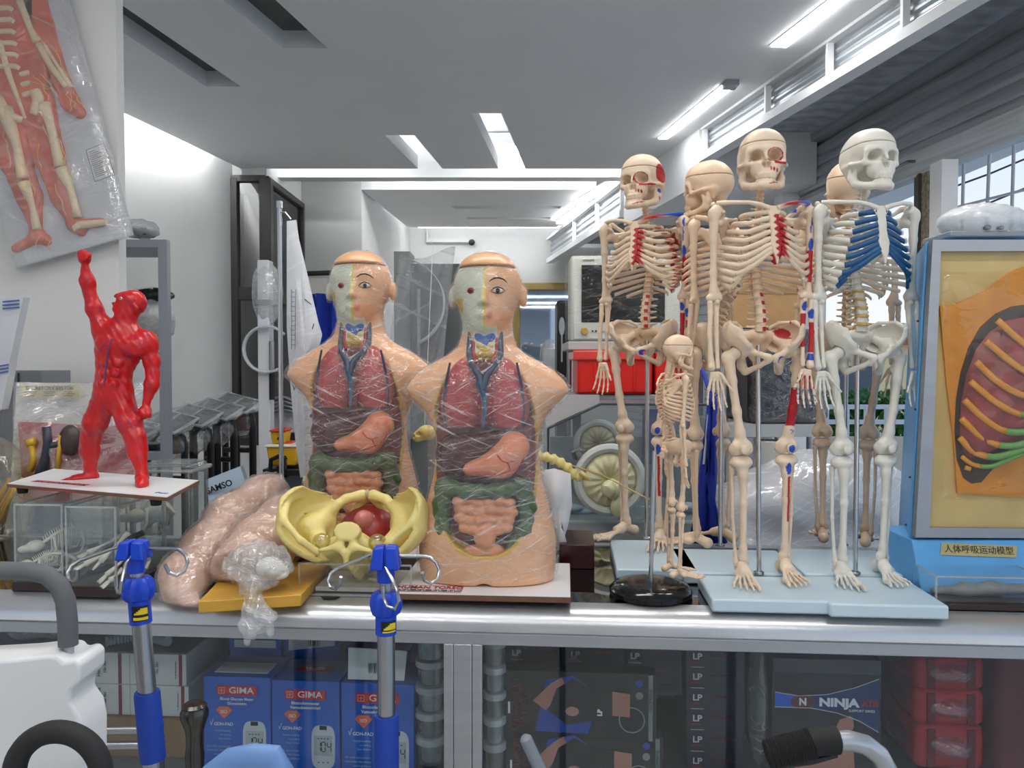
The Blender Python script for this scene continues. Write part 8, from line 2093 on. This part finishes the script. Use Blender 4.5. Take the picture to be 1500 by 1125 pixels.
def fbar(pts, th, nm, m, off0=.0, M=None):
    a = [fp(x, y, off0) for x, y in pts]; c = [fp(x, y, off0 + th) for x, y in pts]
    n = len(pts)
    b = MB(); V = [tuple(p) for p in a] + [tuple(p) for p in c]
    b.add(V, [tuple(range(n)), tuple(reversed(range(n, 2 * n)))] + [((i + 1) % n, i, n + i, n + (i + 1) % n) for i in range(n)])
    return b.build(nm, m, rc_, world=True, sharp=30)
fo = [(1338, 786), (1700, 788), (1700, 352), (1363, 352)]; fi = [(1359, 772), (1690, 775), (1690, 368), (1375, 369)]
for i in range(4):
    j = (i + 1) % 4; fbar([fo[i], fo[j], fi[j], fi[i]], .014, 'frame_side', M_alu, -.006)
fbar([(1359, 772), (1690, 775), (1690, 368), (1375, 369)], .002, 'panel', mat('tan_panel', (206, 182, 124), .45, var=.12, vscale=9), -.006)
M_orr = mat('orange_relief', (214, 142, 24), .35, var=.08)
org = [(1376, 448), (1400, 445), (1440, 428), (1475, 403), (1487, 396), (1530, 380), (1640, 390), (1660, 725), (1500, 728), (1402, 722), (1396, 640), (1386, 560)]
fbar(org, .006, 'body_relief', M_orr, -.004)
def oval(cx, cy, rx, ry, n=40, e=2.0, tilt=0.):
    out = []
    for i in range(n):
        a = 2 * PI * i / n; x = rx * math.copysign(abs(math.cos(a)) ** (2 / e), math.cos(a)); y = ry * math.copysign(abs(math.sin(a)) ** (2 / e), math.sin(a))
        out.append((cx + x * math.cos(tilt) - y * math.sin(tilt), cy + x * math.sin(tilt) + y * math.cos(tilt)))
    return out
lung = [(1422, 708), (1410, 700), (1400, 672), (1397, 630), (1399, 585), (1406, 545), (1417, 510), (1434, 480), (1456, 460), (1480, 449), (1510, 445), (1560, 470), (1590, 540), (1580, 640), (1530, 650), (1480, 660), (1450, 690), (1436, 706)]
fbar(lung, .001, 'chest_opening', mat('dark_opening', (44, 28, 26), .5), .0022)
lu = [(1436, 668), (1413, 672), (1404, 640), (1406, 590), (1414, 548), (1428, 512), (1448, 486), (1472, 470), (1510, 462), (1552, 485), (1575, 545), (1566, 625), (1520, 640), (1472, 652)]
c0 = Vector((1490, 570))
b = MB(); V = []; n = len(lu); rings = [(1., 0.), (.93, .010), (.75, .020), (.45, .026), (.0, .028)]
for f_, h_ in rings:
    for x, y in lu: p = fp(c0.x + (x - c0.x) * f_, c0.y + (y - c0.y) * f_, .0035 + h_); V.append(tuple(p))
b.add(V, [(r * n + i, r * n + (i + 1) % n, (r + 1) * n + (i + 1) % n, (r + 1) * n + i) for r in range(4) for i in range(n)])
b.build('lung', mat('mottled_lung', (150, 64, 72), .35, var=.35, vscale=28), rc_, world=True, sharp=0)
M_rib = mat('orange_rib', (216, 150, 44), .35); M_gre = mat('green_rib_tip', (104, 170, 92), .35)
ribs = [[(1452, 470), (1480, 500), (1510, 520), (1560, 530)], [(1434, 500), (1462, 528), (1490, 548), (1510, 556), (1560, 570)], [(1420, 530), (1448, 560), (1480, 578), (1510, 582), (1560, 580)], [(1412, 558), (1440, 585), (1470, 603), (1500, 606), (1550, 596)], [(1405, 585), (1430, 612), (1460, 630), (1500, 628), (1550, 612)], [(1402, 612), (1425, 636), (1452, 650), (1485, 648), (1540, 625)], [(1402, 640), (1420, 660), (1446, 668), (1475, 660), (1530, 640)], [(1405, 668), (1422, 680), (1445, 682), (1465, 672), (1500, 655)], [(1410, 684), (1425, 688), (1440, 684)]]
def dens(pts, n=14):
    out = []
    for i in range(n + 1):
        u = i / n * (len(pts) - 1); k_ = min(len(pts) - 2, int(u)); f_ = u - k_
        p0 = pts[max(k_ - 1, 0)]; p1 = pts[k_]; p2 = pts[k_ + 1]; p3 = pts[min(k_ + 2, len(pts) - 1)]
        out.append(tuple(.5 * ((2 * p1[j]) + (-p0[j] + p2[j]) * f_ + (2 * p0[j] - 5 * p1[j] + 4 * p2[j] - p3[j]) * f_ * f_ + (-p0[j] + 3 * p1[j] - 3 * p2[j] + p3[j]) * f_ ** 3) for j in (0, 1)))
    return out
for i, r_ in enumerate(ribs):
    d_ = dens(r_); pts = []
    for j, (x, y) in enumerate(d_):
        u = math.hypot((x - 1490) / 95, (y - 570) / 130); pts.append(fp(x, y, .008 + .028 * max(0, 1 - u * u * .85)))
    cut = max(2, int(len(pts) * (.52 + (.06 if i < 3 else -.05 * (i - 4)))))
    rw = .0062 if i < 7 else .0045
    MB().tube(pts[:cut + 1], rw, 8, flat=.6, up=(0, 0, 1)).build('rib', M_rib, rc_, world=True, sharp=0)
    if i < 8: MB().tube(pts[cut:], rw * 1.02, 8, flat=.6, up=(0, 0, 1)).build('rib_tip', M_gre, rc_, world=True, sharp=0)
n_ = 20
def bub(u, v):
    x = 1376 + u * 290; y = 400 + v * 330; p = fp(x, y, .010 + .03 * math.sin(PI * min(1, u * 1.6)) ** .6 * math.sin(PI * v) ** .6 + .0025 * math.sin(x * .09 + y * .13) + .002 * math.sin(y * .21 - x * .05)); return tuple(p)
b = MB(); b.sheet(bub, 24, 24)
o = b.build('plastic_cover', film('cover_film', (255, 252, 246), base=.004, gloss=.08, rough=.08, bump=.6, bscale=14, edge=.5), rc_, world=True, sharp=0)
md = o.modifiers.new('thick', 'SOLIDIFY'); md.thickness = .0006
# apron with the name plate
ap = [fp(1334, 790), fp(1700, 790), PZ(1700, 868, ZT), PZ(1320, 866, ZT)]
ap[3] = Vector((ap[0].x + .004, 1.432, ZT + .0)); ap[2] = Vector((ap[1].x, 1.405, ZT))
lo_ = [Vector((v.x, 1.6, ZT)) for v in (ap[3], ap[2])]; up_ = [Vector((v.x, 1.6, v.z)) for v in (ap[0], ap[1])]
MB().hexa([ap[3], ap[2], lo_[1], lo_[0], ap[0] + Vector((0, -.004, 0)), ap[1] + Vector((0, -.004, 0)), up_[1], up_[0]]).build('apron', M_bcase, rc_, world=True, bev=.002)
def app(px, py, off):
    """point on the sloping apron front"""
    o = Vector((0, 0, CZ)); d = P(px, py, 1.) - o
    n = (ap[1] - ap[0]).cross(ap[3] - ap[0]).normalized()
    lam = (ap[0] + Vector((0, -.004, 0)) - o).dot(n) / d.dot(n); p = o + d * lam
    if n.y > 0: n = -n
    return p + n * off, n
c4 = [app(x, y, .0012)[0] for x, y in ((1377, 813), (1488, 817), (1490, 800), (1379, 795))]; nn = app(1400, 800, 0)[1]
MB().hexa([p - nn * .0012 for p in c4] + c4).build('name_plate', mat('gold_plate', (190, 172, 120), .35, .5, var=.1), rc_, world=True)
cx = sum(c4, Vector()) / 4; ux = (c4[1] - c4[0]).normalized(); uz = nn.cross(ux).normalized()
Mp = Matrix(((ux.x, uz.x, nn.x, cx.x + nn.x * .0006), (ux.y, uz.y, nn.y, cx.y + nn.y * .0006), (ux.z, uz.z, nn.z, cx.z + nn.z * .0006), (0, 0, 0, 1)))
text('人体呼吸运动模型', .0165, Mp, mat('plate_ink', (52, 58, 36), .5), rc_, 'plate_lettering', world=True)
for x, y in ((1354, 470), (1350, 600), (1342, 700), (1336, 770), (1358, 362)):
    p = fp(x - 3, y, .004); MB().ell(tuple(p + Vector((-.004, .012, 0))), (.0022, .0022, .0022), 8).build('screw', M_dk, rc_, world=True)
# wrapped item on top of the case
wp = fp(1470, 348)
pk = thing('wrapped_tray', 'white item in clear plastic lying on top of the blue case', 'tray', (wp.x, wp.y + .05, wp.z + .002))
MB().box((0, .03, .010), (.16, .10, .012)).build('tray', mat('grey_tray', (150, 156, 164), .4), pk, bev=.003)
o = crumple((.085, .06, .034), 31, amp=.07).build('plastic_wrap', film('tray_film', base=.45, gloss=.3, rough=.15, white=.15, streak=.3, sscale=60, bump=1, bscale=26), pk); o.location = (.01, .03, .040)
for x in (-.012, .012): MB().lathe([(.006, 0), (.007, .004), (.004, .008)], 12, (x, -.02, .018)).build('bolt', M_steel, pk)
# clear specimen case in front
a = PZ(1372, 893, ZT); 
sc_ = thing('specimen_case', 'low clear acrylic case with a grey specimen in front of the blue case', 'display case', (a.x + .09, a.y + .0, ZT), CA)
MB().box((0, .045, .006), (.20, .11, .012)).build('base', M_dwood, sc_, bev=.002)
MB().box((.004, .045, .036), (.186, .094, .046)).build('acrylic_cover', M_acr, sc_, bev=.0015)
b = MB()
for x in (-.089, .097):
    for y in (-.002, .092): b.box((x, y, .036), (.0028, .0028, .046))
for y in (-.002, .092): b.box((.004, y, .0585), (.186, .0028, .0028))
for x in (-.089, .097): b.box((x, .045, .0585), (.0028, .094, .0028))
b.build('cover_edge', M_acre, sc_)
V, Fc = nets(lambda X: uns([cap(X, (-.07, .05, .018), (-.02, .04, .024), .006, .012), cap(X, (-.02, .04, .024), (.09, .045, .026), .012, .010), els(X, (.03, .04, .028), (.02, .02, .012))], .01), (-.08, .01, .012), (.1, .08, .045), .003)
MB().add(smoothmesh(V, Fc), Fc).build('specimen', mat('grey_specimen', (128, 132, 134), .5, var=.2, vscale=40), sc_, sharp=0)
